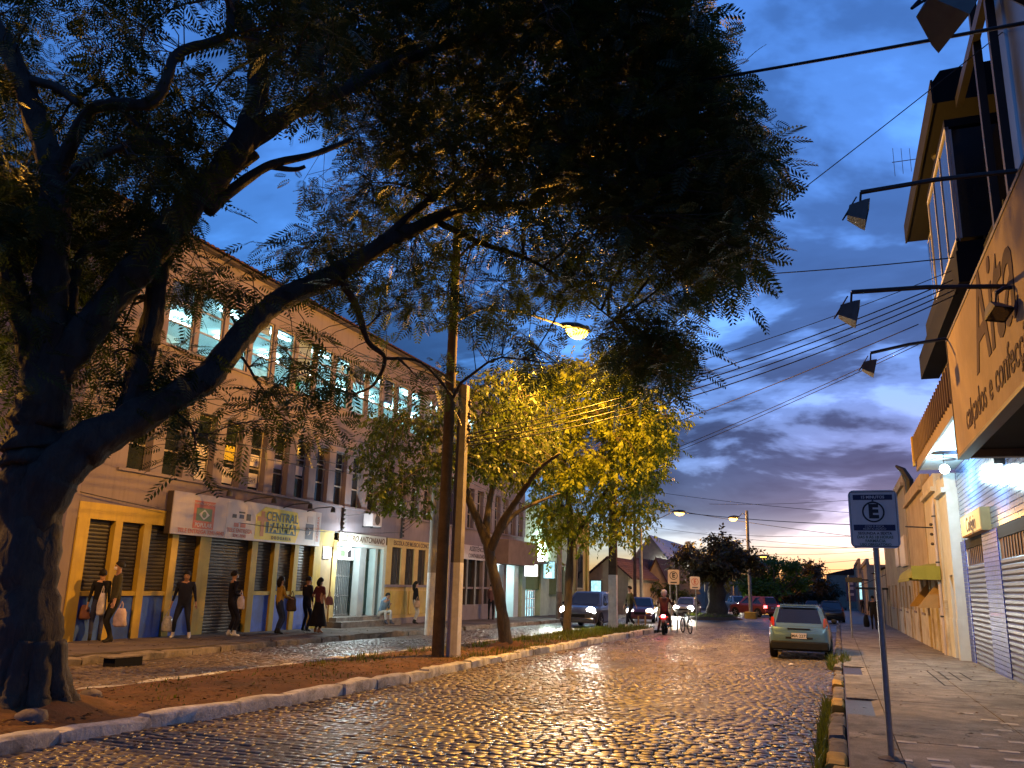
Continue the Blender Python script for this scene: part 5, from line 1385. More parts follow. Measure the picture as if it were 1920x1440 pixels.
def P3(u, v, y, r): return (np.array(aty(u, v, y)), r)
def big_tree():
    base = Vector((-8.75, 7.4, gz(7.4) + 0.15))
    T = empty('tree', base, 'huge spreading tree with feathery leaves arching over the street from the median', 'tree')
    mb = MB(); skel = []
    limbs = [
        [(38, 1352, 7.4, .62), (42, 1300, 7.4, .47), (50, 1150, 7.4, .40), (56, 980, 7.42, .38), (62, 880, 7.45, .44), (75, 790, 7.45, .40), (88, 680, 7.45, .32)],
        [(80, 800, 7.45, .36), (90, 640, 7.4, .29), (96, 500, 7.3, .235), (102, 340, 7.2, .21), (62, 210, 7.1, .19), (18, 100, 7.0, .165), (-50, -20, 6.9, .13), (-100, -140, 6.8, .10)],
        [(70, 690, 7.4, .24), (38, 580, 7.2, .17), (10, 480, 7.0, .15), (-30, 380, 6.8, .13), (-70, 260, 6.6, .10)],
        [(100, 700, 7.5, .30), (190, 585, 7.8, .26), (290, 465, 8.2, .27), (370, 370, 8.6, .245), (445, 280, 8.9, .23), (480, 190, 9.2, .20), (480, 90, 9.5, .17), (440, 10, 9.7, .15), (400, -70, 9.9, .12), (380, -180, 10.1, .08)],
        [(445, 280, 8.9, .19), (540, 215, 9.6, .16), (640, 170, 10.4, .14), (760, 110, 11.3, .11), (900, 70, 12.2, .08), (1060, 40, 13.0, .05)],
        [(480, 110, 9.4, .13), (560, 20, 10.2, .11), (680, -60, 11.2, .08), (860, -120, 12.4, .05)],
        [(390, 395, 8.7, .11), (450, 345, 9.2, .095), (510, 308, 9.6, .085), (580, 292, 10.1, .065), (660, 262, 10.8, .045)],
        [(505, 312, 9.6, .06), (550, 318, 9.9, .045), (572, 312, 10.0, .035)],
        [(55, 1010, 7.42, .28), (95, 905, 7.45, .36), (165, 835, 7.7, .31), (290, 765, 8.4, .25), (390, 705, 9.0, .225), (460, 620, 9.6, .22), (530, 560, 10.2, .20), (615, 522, 10.8, .20), (700, 470, 11.4, .165), (780, 428, 12.0, .145), (870, 390, 12.6, .12), (1000, 384, 13.2, .085), (1110, 360, 13.8, .055), (1220, 330, 14.3, .035)],
        [(640, 512, 10.9, .12), (730, 440, 11.6, .095), (800, 380, 12.3, .075), (900, 320, 13.0, .055), (1040, 250, 13.8, .035)],
        [(820, 415, 12.3, .075), (900, 455, 12.9, .06), (1000, 490, 13.5, .045), (1080, 545, 14.1, .03), (1150, 600, 14.6, .018)],
        [(640, 525, 10.9, .09), (668, 575, 11.3, .075), (690, 640, 11.7, .06), (722, 672, 12.0, .05), (700, 722, 12.2, .03), (660, 740, 12.4, .015)],
        [(722, 672, 12.0, .035), (790, 680, 12.6, .025), (850, 745, 13.0, .018)],
        [(235, 800, 8.1, .20), (262, 690, 8.3, .185), (288, 590, 8.5, .165), (300, 500, 8.6, .15), (350, 415, 8.85, .135), (405, 345, 9.2, .11), (480, 290, 9.7, .08)],
        [(100, 340, 7.2, .13), (160, 222, 7.0, .10), (200, 196, 7.0, .095), (282, 193, 7.2, .095), (312, 150, 7.3, .085), (335, 100, 7.5, .08), (425, 68, 7.9, .075), (430, 20, 8.0, .06)],
        [(140, 318, 7.1, .075), (190, 292, 7.0, .06), (232, 275, 7.0, .05)],
        [(60, 150, 7.0, .075), (110, 165, 7.0, .07), (150, 195, 6.95, .06)],
        [(225, 282, 8.0, .08), (262, 262, 8.0, .085), (300, 272, 8.1, .085), (330, 312, 8.4, .07)],
        [(370, 370, 8.6, .10), (330, 300, 8.5, .075), (260, 240, 8.4, .06), (190, 150, 8.3, .04)],
        [(130, 640, 7.6, .12), (135, 540, 7.7, .10), (155, 475, 7.8, .085), (205, 455, 7.9, .06)],
    ]
    for lb in limbs:
        q = [P3(p[0], p[1], p[2], p[3] * 0.84) for p in lb]
        big = q[0][1] > 0.1
        skel += limb_mesh(mb, [a for a, _ in q], [r for _, r in q], 26 if big else 9)
    # flared roots
    for a in range(9):
        an = a * 0.7 + 0.3; d = np.array([math.cos(an), math.sin(an), 0])
        c = np.array(base)
        limb_mesh(mb, [c + d * 0.20 + np.array([0, 0, 0.75]), c + d * 0.33 + np.array([0, 0, 0.24]), c + d * 0.52 + np.array([0, 0, 0.0]), c + d * 0.75 + np.array([0, 0, -0.14])], [.13, .13, .10, .05], 14)
    mb.build('trunk', MT['bark'], T, smooth=True)
    skel = np.array(skel)
    skel_hi = skel[(skel[:, 2] > 3.2)]
    A = [(520, -160), (1250, -160), (1310, -20), (1322, 90), (1365, 150), (1405, 225), (1438, 290), (1428, 380), (1398, 440), (1425, 510), (1330, 562), (1275, 520), (1225, 470), (1120, 430), (1010, 380), (900, 360), (830, 330), (690, 270), (600, 190), (540, 90)]
    B = [(560, 330), (690, 280), (840, 340), (1000, 390), (1130, 440), (1240, 500), (1275, 560), (1300, 660), (1270, 705), (1190, 700), (1080, 690), (980, 690), (900, 640), (840, 560), (790, 600), (700, 600), (640, 540), (590, 470), (500, 470)]
    Cc = [(-160, -160), (520, -160), (640, 60), (600, 170), (480, 230), (440, 170), (300, 160), (270, 260), (360, 300), (330, 380), (230, 300), (130, 330), (-60, 560), (-160, 560)]
    pts = []
    hA = [(610, 95, 22, 26), (655, 185, 24, 20), (830, 65, 20, 24), (985, 100, 18, 20), (1045, 150, 16, 16), (880, 310, 22, 16), (1010, 120, 14, 12), (760, 250, 16, 14), (700, 230, 26, 16)]
    pts.append(sample_poly(A, 1500, 10.6, 15.2, hA))
    pts.append(sample_poly([(560, 20), (700, -60), (1120, -60), (1140, 400), (960, 370), (840, 340), (690, 290), (600, 210)], 520, 11.0, 15.0, hA))
    # heavy right-hand lobe
    pts.append(sample_poly([(1080, -160), (1250, -160), (1310, -20), (1322, 90), (1405, 225), (1436, 290), (1424, 390), (1395, 440), (1422, 505), (1335, 555), (1270, 500), (1180, 430), (1090, 350)], 620, 11.2, 14.6, [(1180, 60, 30, 22), (1240, 210, 22, 18), (1150, 250, 22, 16), (1300, 330, 18, 16), (1120, 150, 20, 18)]))
    hB = [(1080, 612, 80, 62), (890, 470, 40, 34), (960, 600, 30, 22), (840, 620, 26, 24), (620, 330, 40, 26), (560, 400, 46, 50), (905, 500, 40, 30), (1140, 560, 22, 18)]
    pts.append(sample_poly(B, 480, 11.8, 16.0, hB))
    pts.append(sample_poly([(1130, 590), (1240, 590), (1300, 660), (1290, 700), (1230, 730), (1160, 700)], 60, 12.5, 15.0))
    hC = [(155, 45, 40, 30), (360, 60, 80, 60), (420, 140, 60, 50), (130, 80, 40, 28), (200, 185, 40, 20), (50, 310, 60, 30), (30, 280, 60, 40)]
    pts.append(sample_poly(Cc, 560, 6.6, 10.4, hC))
    pts.append(sample_poly([(250, 200), (400, 150), (430, 250), (350, 330), (250, 300)], 60, 8, 10))
    # hanging sprays under and beside the limbs
    for poly, cnt, ya, yb in (([(0, 330), (75, 340), (80, 520), (40, 640), (-60, 700), (-60, 380)], 95, 6.5, 9.0), ([(120, 450), (230, 380), (300, 420), (230, 520), (130, 560)], 60, 7.6, 9.2), ([(100, 290), (360, 270), (350, 420), (200, 480), (110, 420)], 80, 8.2, 11.0), ([(-40, 300), (110, 300), (100, 420), (-40, 480)], 60, 6.4, 8.6),
                              ([(330, 470), (470, 500), (480, 560), (420, 590), (330, 560)], 26, 8.8, 10.2), ([(140, 560), (245, 580), (230, 760), (130, 800)], 38, 7.8, 9.2), ([(290, 640), (380, 680), (330, 760), (270, 740)], 22, 8.4, 9.6),
                              ([(390, 750), (480, 720), (640, 640), (640, 800), (520, 830), (430, 790)], 26, 9.2, 11.2), ([(320, 780), (420, 790), (400, 850), (330, 850)], 14, 8.6, 9.6),
                              ([(500, 640), (620, 600), (660, 700), (560, 760)], 14, 10.2, 11.8), ([(500, 450), (600, 420), (700, 520), (600, 560)], 24, 10.2, 12), ([(1, 560), (70, 560), (60, 800), (0, 780)], 14, 6.8, 8.2), ([(640, 680), (830, 640), (860, 760), (700, 780)], 15, 11.5, 14)):
        pts.append(sample_poly(poly, cnt, ya, yb))
    pts = np.concatenate(pts)
    twigs(T, MT['bark'], skel_hi, pts, 150, 0.030, 0.005)
    crown(T, MT['leaf_big'], pts[0::2], FROND, 7, (0.20, 0.52), 0.38, 0.25)
    crown(T, MT['leaf_big'], pts[1::2], FROND_S, 8, (0.16, 0.42), 0.42, 0.5)
    return T
BIG = big_tree()

def slim_tree(base, limbs, polys, leaf, label, per=6, size=(0.28, 0.5), spread=0.35, second=30, bark='bark2', tmpl=None, hang=0.45, group=None):
    T = empty('tree', base, label, 'tree', group)
    mb = MB(); skel = []
    for lb in limbs:
        q = [P3(*p) for p in lb]; skel += limb_mesh(mb, [a for a, _ in q], [r for _, r in q], 10)
    mb.build('trunk', MT[bark], T, smooth=True)
    skel = np.array(skel); pts = np.concatenate([sample_poly(*p) for p in polys])
    hi = skel[skel[:, 2] > skel[:, 2].min() + 0.45 * np.ptp(skel[:, 2])]
    twigs(T, MT[bark], hi, pts, second, 0.03, 0.005)
    crown(T, MT[leaf], pts[0::2], tmpl or SPRAY, per, size, spread, hang)
    crown(T, MT[leaf], pts[1::2], SPRAY_C, per, (size[0] * .6, size[1] * .9), spread * 1.15, hang * 1.5)
    return T
# leaning tree on the median by the double pole
slim_tree(ground(950, 1214, 0.15), [
    [(950, 1216, 21.9, .20), (938, 1130, 21.9, .165), (922, 1060, 21.9, .15), (915, 1020, 21.9, .155), (900, 985, 21.9, .13), (880, 940, 21.9, .115), (868, 890, 21.8, .10), (880, 840, 21.8, .07), (870, 780, 21.8, .04)],
    [(915, 1030, 21.9, .13), (912, 985, 22.0, .10), (920, 930, 22.2, .08), (935, 880, 22.4, .065), (960, 810, 22.8, .04), (980, 750, 23, .02)],
    [(918, 1035, 21.9, .12), (945, 975, 21.7, .105), (975, 930, 21.5, .085), (1010, 880, 21.3, .06), (1050, 850, 21.1, .035)],
    [(935, 1000, 21.9, .08), (965, 965, 22.3, .065), (1000, 945, 22.7, .045), (1050, 925, 23.2, .025)],
    [(882, 945, 21.9, .08), (862, 900, 21.6, .065), (845, 850, 21.3, .05), (800, 800, 21, .035), (740, 790, 20.8, .02)],
], [([(670, 830), (700, 770), (780, 760), (850, 760), (960, 780), (990, 850), (930, 900), (850, 870), (830, 900), (800, 950), (740, 960), (690, 900)], 220, 20.0, 24.0), ([(860, 700), (1000, 690), (1040, 800), (1000, 900), (900, 880), (860, 780)], 200, 21, 25)],
    'leaf_mid', 'slender forked tree leaning on the median beside the double utility pole', per=6)
# the tree glowing yellow under the street lamp
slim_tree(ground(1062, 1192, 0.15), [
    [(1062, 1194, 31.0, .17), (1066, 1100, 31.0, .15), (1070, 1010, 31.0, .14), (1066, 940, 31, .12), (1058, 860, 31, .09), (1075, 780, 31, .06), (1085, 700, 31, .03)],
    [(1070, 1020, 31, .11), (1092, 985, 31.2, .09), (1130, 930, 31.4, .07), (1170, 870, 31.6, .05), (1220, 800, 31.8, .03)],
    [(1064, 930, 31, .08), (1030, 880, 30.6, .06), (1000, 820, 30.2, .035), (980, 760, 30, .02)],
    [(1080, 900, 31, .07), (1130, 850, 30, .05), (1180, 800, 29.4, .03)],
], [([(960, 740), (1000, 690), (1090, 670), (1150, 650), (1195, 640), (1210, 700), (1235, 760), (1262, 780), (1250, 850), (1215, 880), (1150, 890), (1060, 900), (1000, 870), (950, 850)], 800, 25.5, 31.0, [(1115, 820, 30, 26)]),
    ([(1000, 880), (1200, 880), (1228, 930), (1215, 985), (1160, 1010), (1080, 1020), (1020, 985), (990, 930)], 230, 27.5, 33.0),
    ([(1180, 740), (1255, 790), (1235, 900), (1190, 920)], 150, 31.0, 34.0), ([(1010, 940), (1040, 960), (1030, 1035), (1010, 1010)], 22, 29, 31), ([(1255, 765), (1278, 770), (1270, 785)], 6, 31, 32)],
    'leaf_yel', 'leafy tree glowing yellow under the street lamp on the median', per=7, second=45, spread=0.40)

def round_tree(base, h0, rx, rz, cz, label, leaf, n, tmpl=None, r=0.45, size=(0.3, 0.6), per=6, shell=0.55, ry=None, bark='bark', group=None, squash_low=0.6):
    """broad crown on a short thick trunk, built in world metres"""
    base = Vector(base); ry = ry or rx
    T = empty('tree', base, label, 'tree', group)
    mb = MB(); skel = []
    b = np.array(base)
    skel += limb_mesh(mb, [b + np.array([0, 0, -0.1]), b + np.array([0, 0, h0 * .4]), b + np.array([0.05, 0, h0])], [r * 1.35, r, r * 0.95], 12)
    for k in range(7):
        a = k * 0.9 + 0.3; d = np.array([math.cos(a), math.sin(a), 0])
        skel += limb_mesh(mb, [b + np.array([0, 0, h0 * .9]), b + d * rx * .35 + np.array([0, 0, h0 + (cz - h0) * .5]), b + d * rx * .7 + np.array([0, 0, cz + rz * .25])], [r * .5, r * .3, r * .1], 8)
    mb.build('trunk', MT[bark], T, smooth=True)
    # clumps: lobes on the crown surface
    m = max(8, n // 14); d = rng.normal(0, 1, (m, 3)); d /= np.linalg.norm(d, axis=1, keepdims=True)
    d[:, 2] = np.where(d[:, 2] < 0, d[:, 2] * squash_low, d[:, 2])
    lob = b + np.array([0, 0, cz]) + d * np.array([rx, ry, rz]) * rng.uniform(shell, 0.92, m)[:, None]
    pts = np.repeat(lob, 14, axis=0); pts = pts + rng.normal(0, 1, pts.shape) * np.array([rx, ry, rz]) * 0.13
    twigs(T, MT[bark], np.array(skel)[len(skel) // 6:], lob, min(40, m), 0.05, 0.012)
    crown(T, MT[leaf], pts, tmpl or SPRAY_B, per, size, 0.3 * min(rx, rz) / 2.5, 0.2)
    return T
t4 = ground(1345, 1157, 0.0)
round_tree((-8.4, 64.0, gz(64) + 0.3), 2.3, 3.3, 2.35, 4.15, 'dark broad tree with a thick trunk standing alone on the grassy island', 'leaf_dark', 300, r=0.62, size=(0.35, 0.7))
round_tree((-6.2, 92.0, gz(92)), 1.8, 4.3, 2.6, 3.5, 'bright green round tree behind the red off-road car', 'leaf_green', 260, r=0.35, size=(0.4, 0.8))
for i, (x, y, rx, rz, cz) in enumerate(((-5.6, 112, 4.6, 2.9, 3.6), (-5.2, 128, 4.6, 3.0, 3.6), (-5.0, 146, 4.6, 2.8, 3.4), (-4.6, 166, 4.6, 2.6, 3.2), (-4.2, 190, 4.6, 2.6, 3.0), (-3.6, 220, 4.6, 2.6, 2.9))):
    round_tree((x, y, gz(y)), 1.6, rx, rz, cz, 'dark rounded street tree in the row running away down the middle of the street', 'leaf_dark', 120, r=0.3, size=(0.6, 1.1), group='far row of median trees')
for x, y, rx, rz, cz, lb in ((-15.5, 72, 1.6, 1.1, 1.6, 'low garden shrub behind the picket fence by the white gable house'), (-13.4, 76, 1.8, 1.3, 1.7, 'garden bush beside the two parking signs'), (-17.5, 100, 4, 2.5, 4.2, 'dark tree beyond the big pale-roofed hall'), (-12.5, 118, 3.5, 2.2, 3.4, 'distant bush by the lit side street')):
    round_tree((x, y, gz(y)), 0.5, rx, rz, cz, lb, 'leaf_mid', 70, r=0.14, size=(0.25, 0.5))

# ------------------------------------------------------------------ poles, street lamps, signs, cables
def lamp_head(parent, p, d, lit=True, power=300.0, s=1.0, lens=None):
    """cobra-head luminaire at p, pointing along horizontal direction d"""
    d = Vector(d).normalized(); r = Vector((-d.y, d.x, 0))
    Mx = Matrix((d, r, Vector((0, 0, 1)))).transposed()
    prof = [(-0.05, .05, .05), (0.05, .09, .08), (0.25, .15, .11), (0.45, .14, .09), (0.58, .06, .05)]
    vs = []; fs = []; n = 12
    for x, w, h in prof:
        for k in range(n):
            a = 2 * math.pi * k / n
            z = math.sin(a) * h if math.sin(a) > 0 else math.sin(a) * h * 0.25
            vs.append(p + Mx @ Vector((x * s, math.cos(a) * w * s, z * s)))
    for i in range(len(prof) - 1):
        for k in range(n): fs.append((i * n + k, i * n + (k + 1) % n, (i + 1) * n + (k + 1) % n, (i + 1) * n + k))
    fs += [tuple(range(n)), tuple((len(prof) - 1) * n + k for k in range(n))]
    h = MB().add(vs, fs).build('lamp_head', MT['iron'], parent, smooth=True)
    c = p + Mx @ Vector((0.30 * s, 0, -0.03 * s))
    l = MB().sphere((0, 0, 0), 1.0, 14, 8)
    l.xf(lambda v: c + Mx @ Vector((v.x * 0.23 * s, v.y * 0.135 * s, (v.z if v.z < 0 else v.z * 0.05) * 0.15 * s)))
    l.build('lens', (lens or MT['sodium']) if lit else MT['glass'], h, smooth=True)
    if lit and power: point('sodium_light', c + Vector((0, 0, -0.22 * s)), power, SODIUM, 0.14, parent=parent)

def square_pole(o, x, y, z0, z1, w0, w1, mat, name='pole', zfrom=None):
    vs = []
    for z, w in ((z0, w0), (z1, w1)): vs += [(x - w, y - w * .8, z), (x + w, y - w * .8, z), (x + w, y + w * .8, z), (x - w, y + w * .8, z)]
    return MB().add(vs, [(0, 3, 2, 1), (4, 5, 6, 7)] + [(a, (a + 1) % 4, 4 + (a + 1) % 4, 4 + a) for a in range(4)]).build(name, mat, o)

# double pole on the median
zb = gz(18) + 0.06
o = empty('lamp_post', (-8.62, 17.85, zb), 'dark round post on the median carrying the glowing street lamp on a long arm', 'street lamp')
smooth_angle(MB().tube([(-8.60, 17.85, zb - 0.1), (-8.59, 17.85, 6.0), (-8.60, 17.85, 11.2)], [0.145, 0.125, 0.10], 14).build('post', MT['polewood'], o), 60)
main = Vector((-6.62, 21.0, 8.62))
dirm = (main - Vector((-8.68, 17.85, 8.6))); dirm.z = 0
MB().tube([(-8.68, 17.85, 7.9), (-8.2, 18.6, 8.5), (-7.5, 19.7, 8.72), tuple(main - dirm.normalized() * 0.02)], 0.035, 8).build('arm', MT['iron'], o)
lamp_head(o, main - dirm.normalized() * 0.1, dirm, True, 730, 1.6)
o = empty('utility_pole', (-8.33, 18.1, zb), 'square concrete utility pole with whitewashed foot beside the dark round post', 'utility pole')
square_pole(o, -8.33, 18.1, 2.08, 6.35, 0.125, 0.105, MT['concpole'], 'shaft')
square_pole(o, -8.33, 18.1, zb - 0.1, 2.079, 0.135, 0.127, MT['polewhite'], 'painted_foot')
for k in range(4): MB().lathe([(0.03, 0), (0.055, 0.05), (0.035, 0.09), (0.05, 0.13), (0.02, 0.17)], 8, (-8.14, 18.04, 4.9 + 0.3 * k)).build('insulator', MT['darkframe'], o)

def utility_pole(x, y, h, label, foot=2.0, r=0.15, footmat='polewhite', mat='concpole', group=None, arm=True, square=False):
    z = gz(y) + 0.1
    o = empty('utility_pole', (x, y, z), label, 'utility pole', group)
    if square:
        square_pole(o, x, y, z + foot, h, r, r * 0.8, MT[mat], 'shaft'); square_pole(o, x, y, z - 0.15, z + foot - .001, r * 1.06, r * 1.02, MT[footmat], 'painted_foot')
    else:
        smooth_angle(MB().tube([(x, y, z + foot), (x, y, h)], [r, r * 0.72], 14).build('shaft', MT[mat], o), 60)
        smooth_angle(MB().tube([(x, y, z - 0.15), (x, y, z + foot - .001)], [r * 1.04, r * 1.02], 14).build('painted_foot', MT[footmat], o), 60)
    if arm:
        MB().box(x - 0.9, x + 0.9, y - 0.20, y - 0.11, h - 0.7, h - 0.58).build('crossarm', MT['polewood'], o)
        for k in (-0.8, -0.4, 0.4, 0.8): MB().lathe([(0.03, 0), (0.055, 0.06), (0.03, 0.12)], 8, (x + k, y - 0.15, h - 0.58)).build('insulator', MT['darkframe'], o)
    return o
utility_pole(-13.62, 27.5, 9.2, 'round concrete pole with bluish white foot at the left kerb by the music school', 2.05, 0.17)
utility_pole(-14.5, 45.2, 8.6, 'concrete pole with tan foot standing in front of the green shop', 1.5, 0.16, 'kerbgrey')
u2 = utility_pole(-9.15, 36.2, 8.9, 'square pole with pale blue-white foot in the median grass', 2.3, 0.17, 'polewhite', 'polewood', square=True)
MB().tube([(-9.15, 36.2, 8.2), (-8.6, 36.3, 8.45), (-7.6, 36.5, 8.5)], 0.03, 6).build('lamp_arm', MT['iron'], u2)
lamp_head(u2, Vector((-7.62, 36.5, 8.5)), (1, 0.2, 0), True, 240, 1.1)
utility_pole(-13.9, 61.5, 7.6, 'thin reddish pole by the houses past the yellow corner building', 1.0, 0.13, 'polewood', 'roof')

def far_lamp(base, h, tip, label, power, mat='concpole', foot=None, s=1.2):
    x, y = base; z = gz(y)
    o = empty('street_lamp', (x, y, z), label, 'street lamp')
    smooth_angle(MB().tube([(x, y, z - 0.2), (x, y, h)], [0.15, 0.11], 12).build('post', MT[mat], o), 60)
    if foot: MB().bbox(x - 0.45, x + 0.45, y - 0.45, y + 0.45, z - 0.2, z + 0.5, 0.04).build('base_block', MT[foot], o)
    t = Vector(tip); b = Vector((x, y, h - 0.4))
    MB().tube([b, b.lerp(t, 0.5) + Vector((0, 0, 0.25)), t], 0.03, 6).build('arm', MT['iron'], o)
    d = t - b; d.z = 0
    lamp_head(o, t, d if d.length > .1 else (1, 0, 0), True, power, s, MT['sodium_far'])
    return o
p1 = aty(1262, 960, 66); p2 = aty(1384, 970, 70)
far_lamp((p1.x - 2.6, 66.0), p1.z - 1.3, p1, 'street lamp on a long curved arm left of the dark rounded tree', 110, s=1.7)
far_lamp((p2.x + 0.75, 69.5), p2.z + 0.5, p2, 'street lamp on the yellow-lit pole right of the dark rounded tree', 160, foot='kerbyellow', s=1.7)
p3 = aty(1421, 1043, 112); p4 = aty(1388, 1052, 104)
far_lamp((p3.x - 1.0, 112), p3.z - 0.4, p3, 'distant street lamp glowing above the bright green tree', 260, s=2.2)
far_lamp((p4.x - 1.0, 104), p4.z - 0.4, p4, 'distant street lamp glowing behind the yellow-lit pole', 120, s=1.7)
# lamp post on the left kerb, behind the big tree
far_lamp((-14.6, 7.9), 6.3, (-13.7, 7.6, 6.5), 'street lamp on the left kerb hidden behind the big trunk', 260, s=1.1)


# ---- parking signs -----------------------------------------------------------
MT['signplate'] = pmat('sign plate', (0.80, 0.74, 0.66), 0.45, var=0.08, vs=6, streak=0.15)
MT['signplate_far'] = pmat('pale warm plate', (0.58, 0.50, 0.45), 0.5, var=0.05)  # one even pale warm plate colour
def parking_sign(base, cz, w, h, label, posts=(0,), detail=True, rz=0.0, mat='signplate', post_r=0.03, ink='ink_dark'):
    """estacionamento sign: E in a ring on a rectangular plate facing the traffic (-y)"""
    x, y, z = base
    o = empty('parking_sign', (x, y, z), label, 'sign')
    for dx in posts: smooth_angle(MB().tube([(x + dx, y + 0.03, z - 0.1), (x + dx, y + 0.03, cz + h / 2 - 0.03)], post_r, 10).build('post', MT['steel'], o), 60)
    pl = MB(); r = 0.06 * w / 0.5; pts = []
    for cx_, cy_, a0 in ((w / 2 - r, h / 2 - r, 0), (-w / 2 + r, h / 2 - r, 90), (-w / 2 + r, -h / 2 + r, 180), (w / 2 - r, -h / 2 + r, 270)):
        for k in range(5): a = R_(a0 + 22.5 * k); pts.append((x + cx_ + r * math.cos(a), cz + cy_ + r * math.sin(a)))
    plate = pl.prism(pts, 'y', y - 0.006, y - 0.001 - post_r * 0 ).build('plate', MT[mat], o)
    fm = lambda dx, dz, e=0.002: face_mx((x + dx, y - 0.006 - e, cz + dz), (1, 0, 0), (0, 0, 1))
    def ring(cx_, cz_, r0, r1, m, e=0.0025):
        vs = []; fs = []; n = 28
        for k in range(n):
            a = 2 * math.pi * k / n
            for rr in (r0, r1): vs.append((x + cx_ + rr * math.cos(a), y - 0.006 - e, cz + cz_ + rr * math.sin(a)))
        fs = [(2 * k, 2 * ((k + 1) % n), 2 * ((k + 1) % n) + 1, 2 * k + 1) for k in range(n)]
        MB().add(vs, fs).build('ring', m, plate)
    def bar(x0, x1, z0, z1, m): MB().box(x + x0 * w, x + x1 * w, y - 0.0085, y - 0.0062, cz + z0 * h, cz + z1 * h).build('printed_bar', m, plate)
    if detail:
        for a, b, c, d in ((-0.46, 0.46, 0.465, 0.475), (-0.46, 0.46, -0.475, -0.465), (-0.468, -0.46, -0.475, 0.475), (0.46, 0.468, -0.475, 0.475)): bar(a, b, c, d, MT['ink_dark'])
        ring(0, 0.12 * h, 0.195 * w, 0.23 * w, MT[ink])
        text_mesh('E', 0.30 * w * 1.35, MT[ink], 'lettering', plate, fm(0.0, 0.12 * h), 0.001, 0.010)
        bar(-0.40, 0.40, 0.33, 0.42, MT['ink_navy']); text_mesh('15 MINUTOS', 0.085 * w, MT['signplate'], 'lettering', plate, fm(0, 0.375 * h, 0.004), 0.0005, 0.001)
        MB().prism([(x - 0.03 * w, cz + 0.305 * h), (x + 0.03 * w, cz + 0.305 * h), (x, cz + 0.335 * h)], 'y', y - 0.0085, y - 0.0062).build('printed_bar', MT['ink_navy'], plate)
        bar(-0.42, 0.42, -0.20, -0.10, MT['ink_navy'])
        text_mesh('COM O PISCA', 0.062 * w, MT['signplate'], 'lettering', plate, fm(0, -0.13 * h, 0.004), 0.0005); text_mesh('ALERTA LIGADO', 0.062 * w, MT['signplate'], 'lettering', plate, fm(0, -0.172 * h, 0.004), 0.0005)
        for t, zz, s in (('SEGUNDA A SEXTA', -0.25, 0.078), ('DAS 8 ÀS 18 HORAS', -0.315, 0.082), ('FARMÁCIA', -0.38, 0.085), ('USO OBRIGATÓRIO', -0.44, 0.07)):
            text_mesh(t, s * w, MT['ink_green'] if zz < -.3 else MT['ink_dark'], 'lettering', plate, fm(0, zz * h), 0.0005, 0.0008)
    else:
        ring(0, 0.10 * h, 0.30 * w, 0.36 * w, MT[ink])
        text_mesh('E', 0.55 * w, MT[ink], 'lettering', plate, fm(0, 0.10 * h), 0.001, 0.012)
        bar(-0.28, 0.28, -0.40, -0.32, MT['ink_dark'])
    return o
b = ground(1672, 1425, KH)
c = aty(1646, 973, b.y)
parking_sign((b.x, b.y, b.z), c.z, 0.475, 0.60, 'grey parking sign with a ringed E on a steel post by the right kerb', (0.0,))
b = ground(1262, 1183, 0.05); c = aty(1263, 1082, b.y)
parking_sign((c.x, b.y, b.z), c.z, 0.52, 0.66, 'taller pale parking sign on two posts at the end of the median', (-0.17, 0.12), False, mat='signplate_far', post_r=0.035)
c = aty(1303, 1093, b.y + 4)
parking_sign((c.x, b.y + 4, gz(b.y + 4)), c.z, 0.50, 0.62, 'smaller pale parking sign on one post behind the cyclist', (0.03,), False, mat='signplate_far', post_r=0.03, ink='ink_red')
o = empty('street_name_post', (0.4, 38, gz(38)), 'thin far sign post at the kerb in front of the parked hatchback', 'post')
MB().tube([(0.42, 38, gz(38)), (0.42, 38, 2.35)], 0.03, 8).build('post', MT['steel'], o)
MB().box(0.30, 0.95, 37.97, 37.99, 2.05, 2.25).build('plate', MT['iron'], o)

# ---- overhead cables ---------------------------------------------------------
def cable(a, b, sag, r, label, group, n=22):
    a, b = Vector(a), Vector(b)
    pts = [a.lerp(b, i / n) - Vector((0, 0, sag * 4 * (i / n) * (1 - i / n))) for i in range(n + 1)]
    return tag(MB().tube(pts, r, 5).build('cable', MT['wire'], smooth=True), label, 'cable', group)
cable(aty(860, 215, 17), aty(1990, 30, 8.2), 0.10, 0.022, 'thick black cable from the big tree crown to the tall brown building roof', 'cables over the street')
cable(aty(1240, 555, 16), aty(1880, 60, 15.2), 0.05, 0.010, 'thin cable rising steeply to the roof of the tall brown building', 'cables over the street')
cable(aty(842, 525, 18), aty(1870, 474, 19), 0.25, 0.013, 'single cable level across the street above the street lamp', 'cables over the street')
for k in range(4):
    cable(aty(856, 818 + 7 * k, 18.1), aty(1875, 486 + 9 * k, 19.5), 0.42 + 0.05 * k, 0.014, 'cable in the bundle strung from the double pole to the brown building', 'cable bundle across the street')
cable(aty(856, 790, 18.1), aty(1875, 470, 19.5), 0.38, 0.009, 'thinnest cable just above the bundle from the double pole', 'cables over the street')
cable(aty(1020, 880, 30), aty(1722, 608, 25), 0.15, 0.015, 'lower cable from the yellow-lit tree to the brown building', 'cables over the street')
cable(aty(1100, 905, 34), aty(1722, 640, 26), 0.15, 0.012, 'fine lower cable parallel to the one over the far street', 'fine cables over the street')
cable(aty(1100, 912, 34), aty(1722, 646, 26), 0.15, 0.012, 'fine lower cable parallel to the one over the far street', 'fine cables over the street')
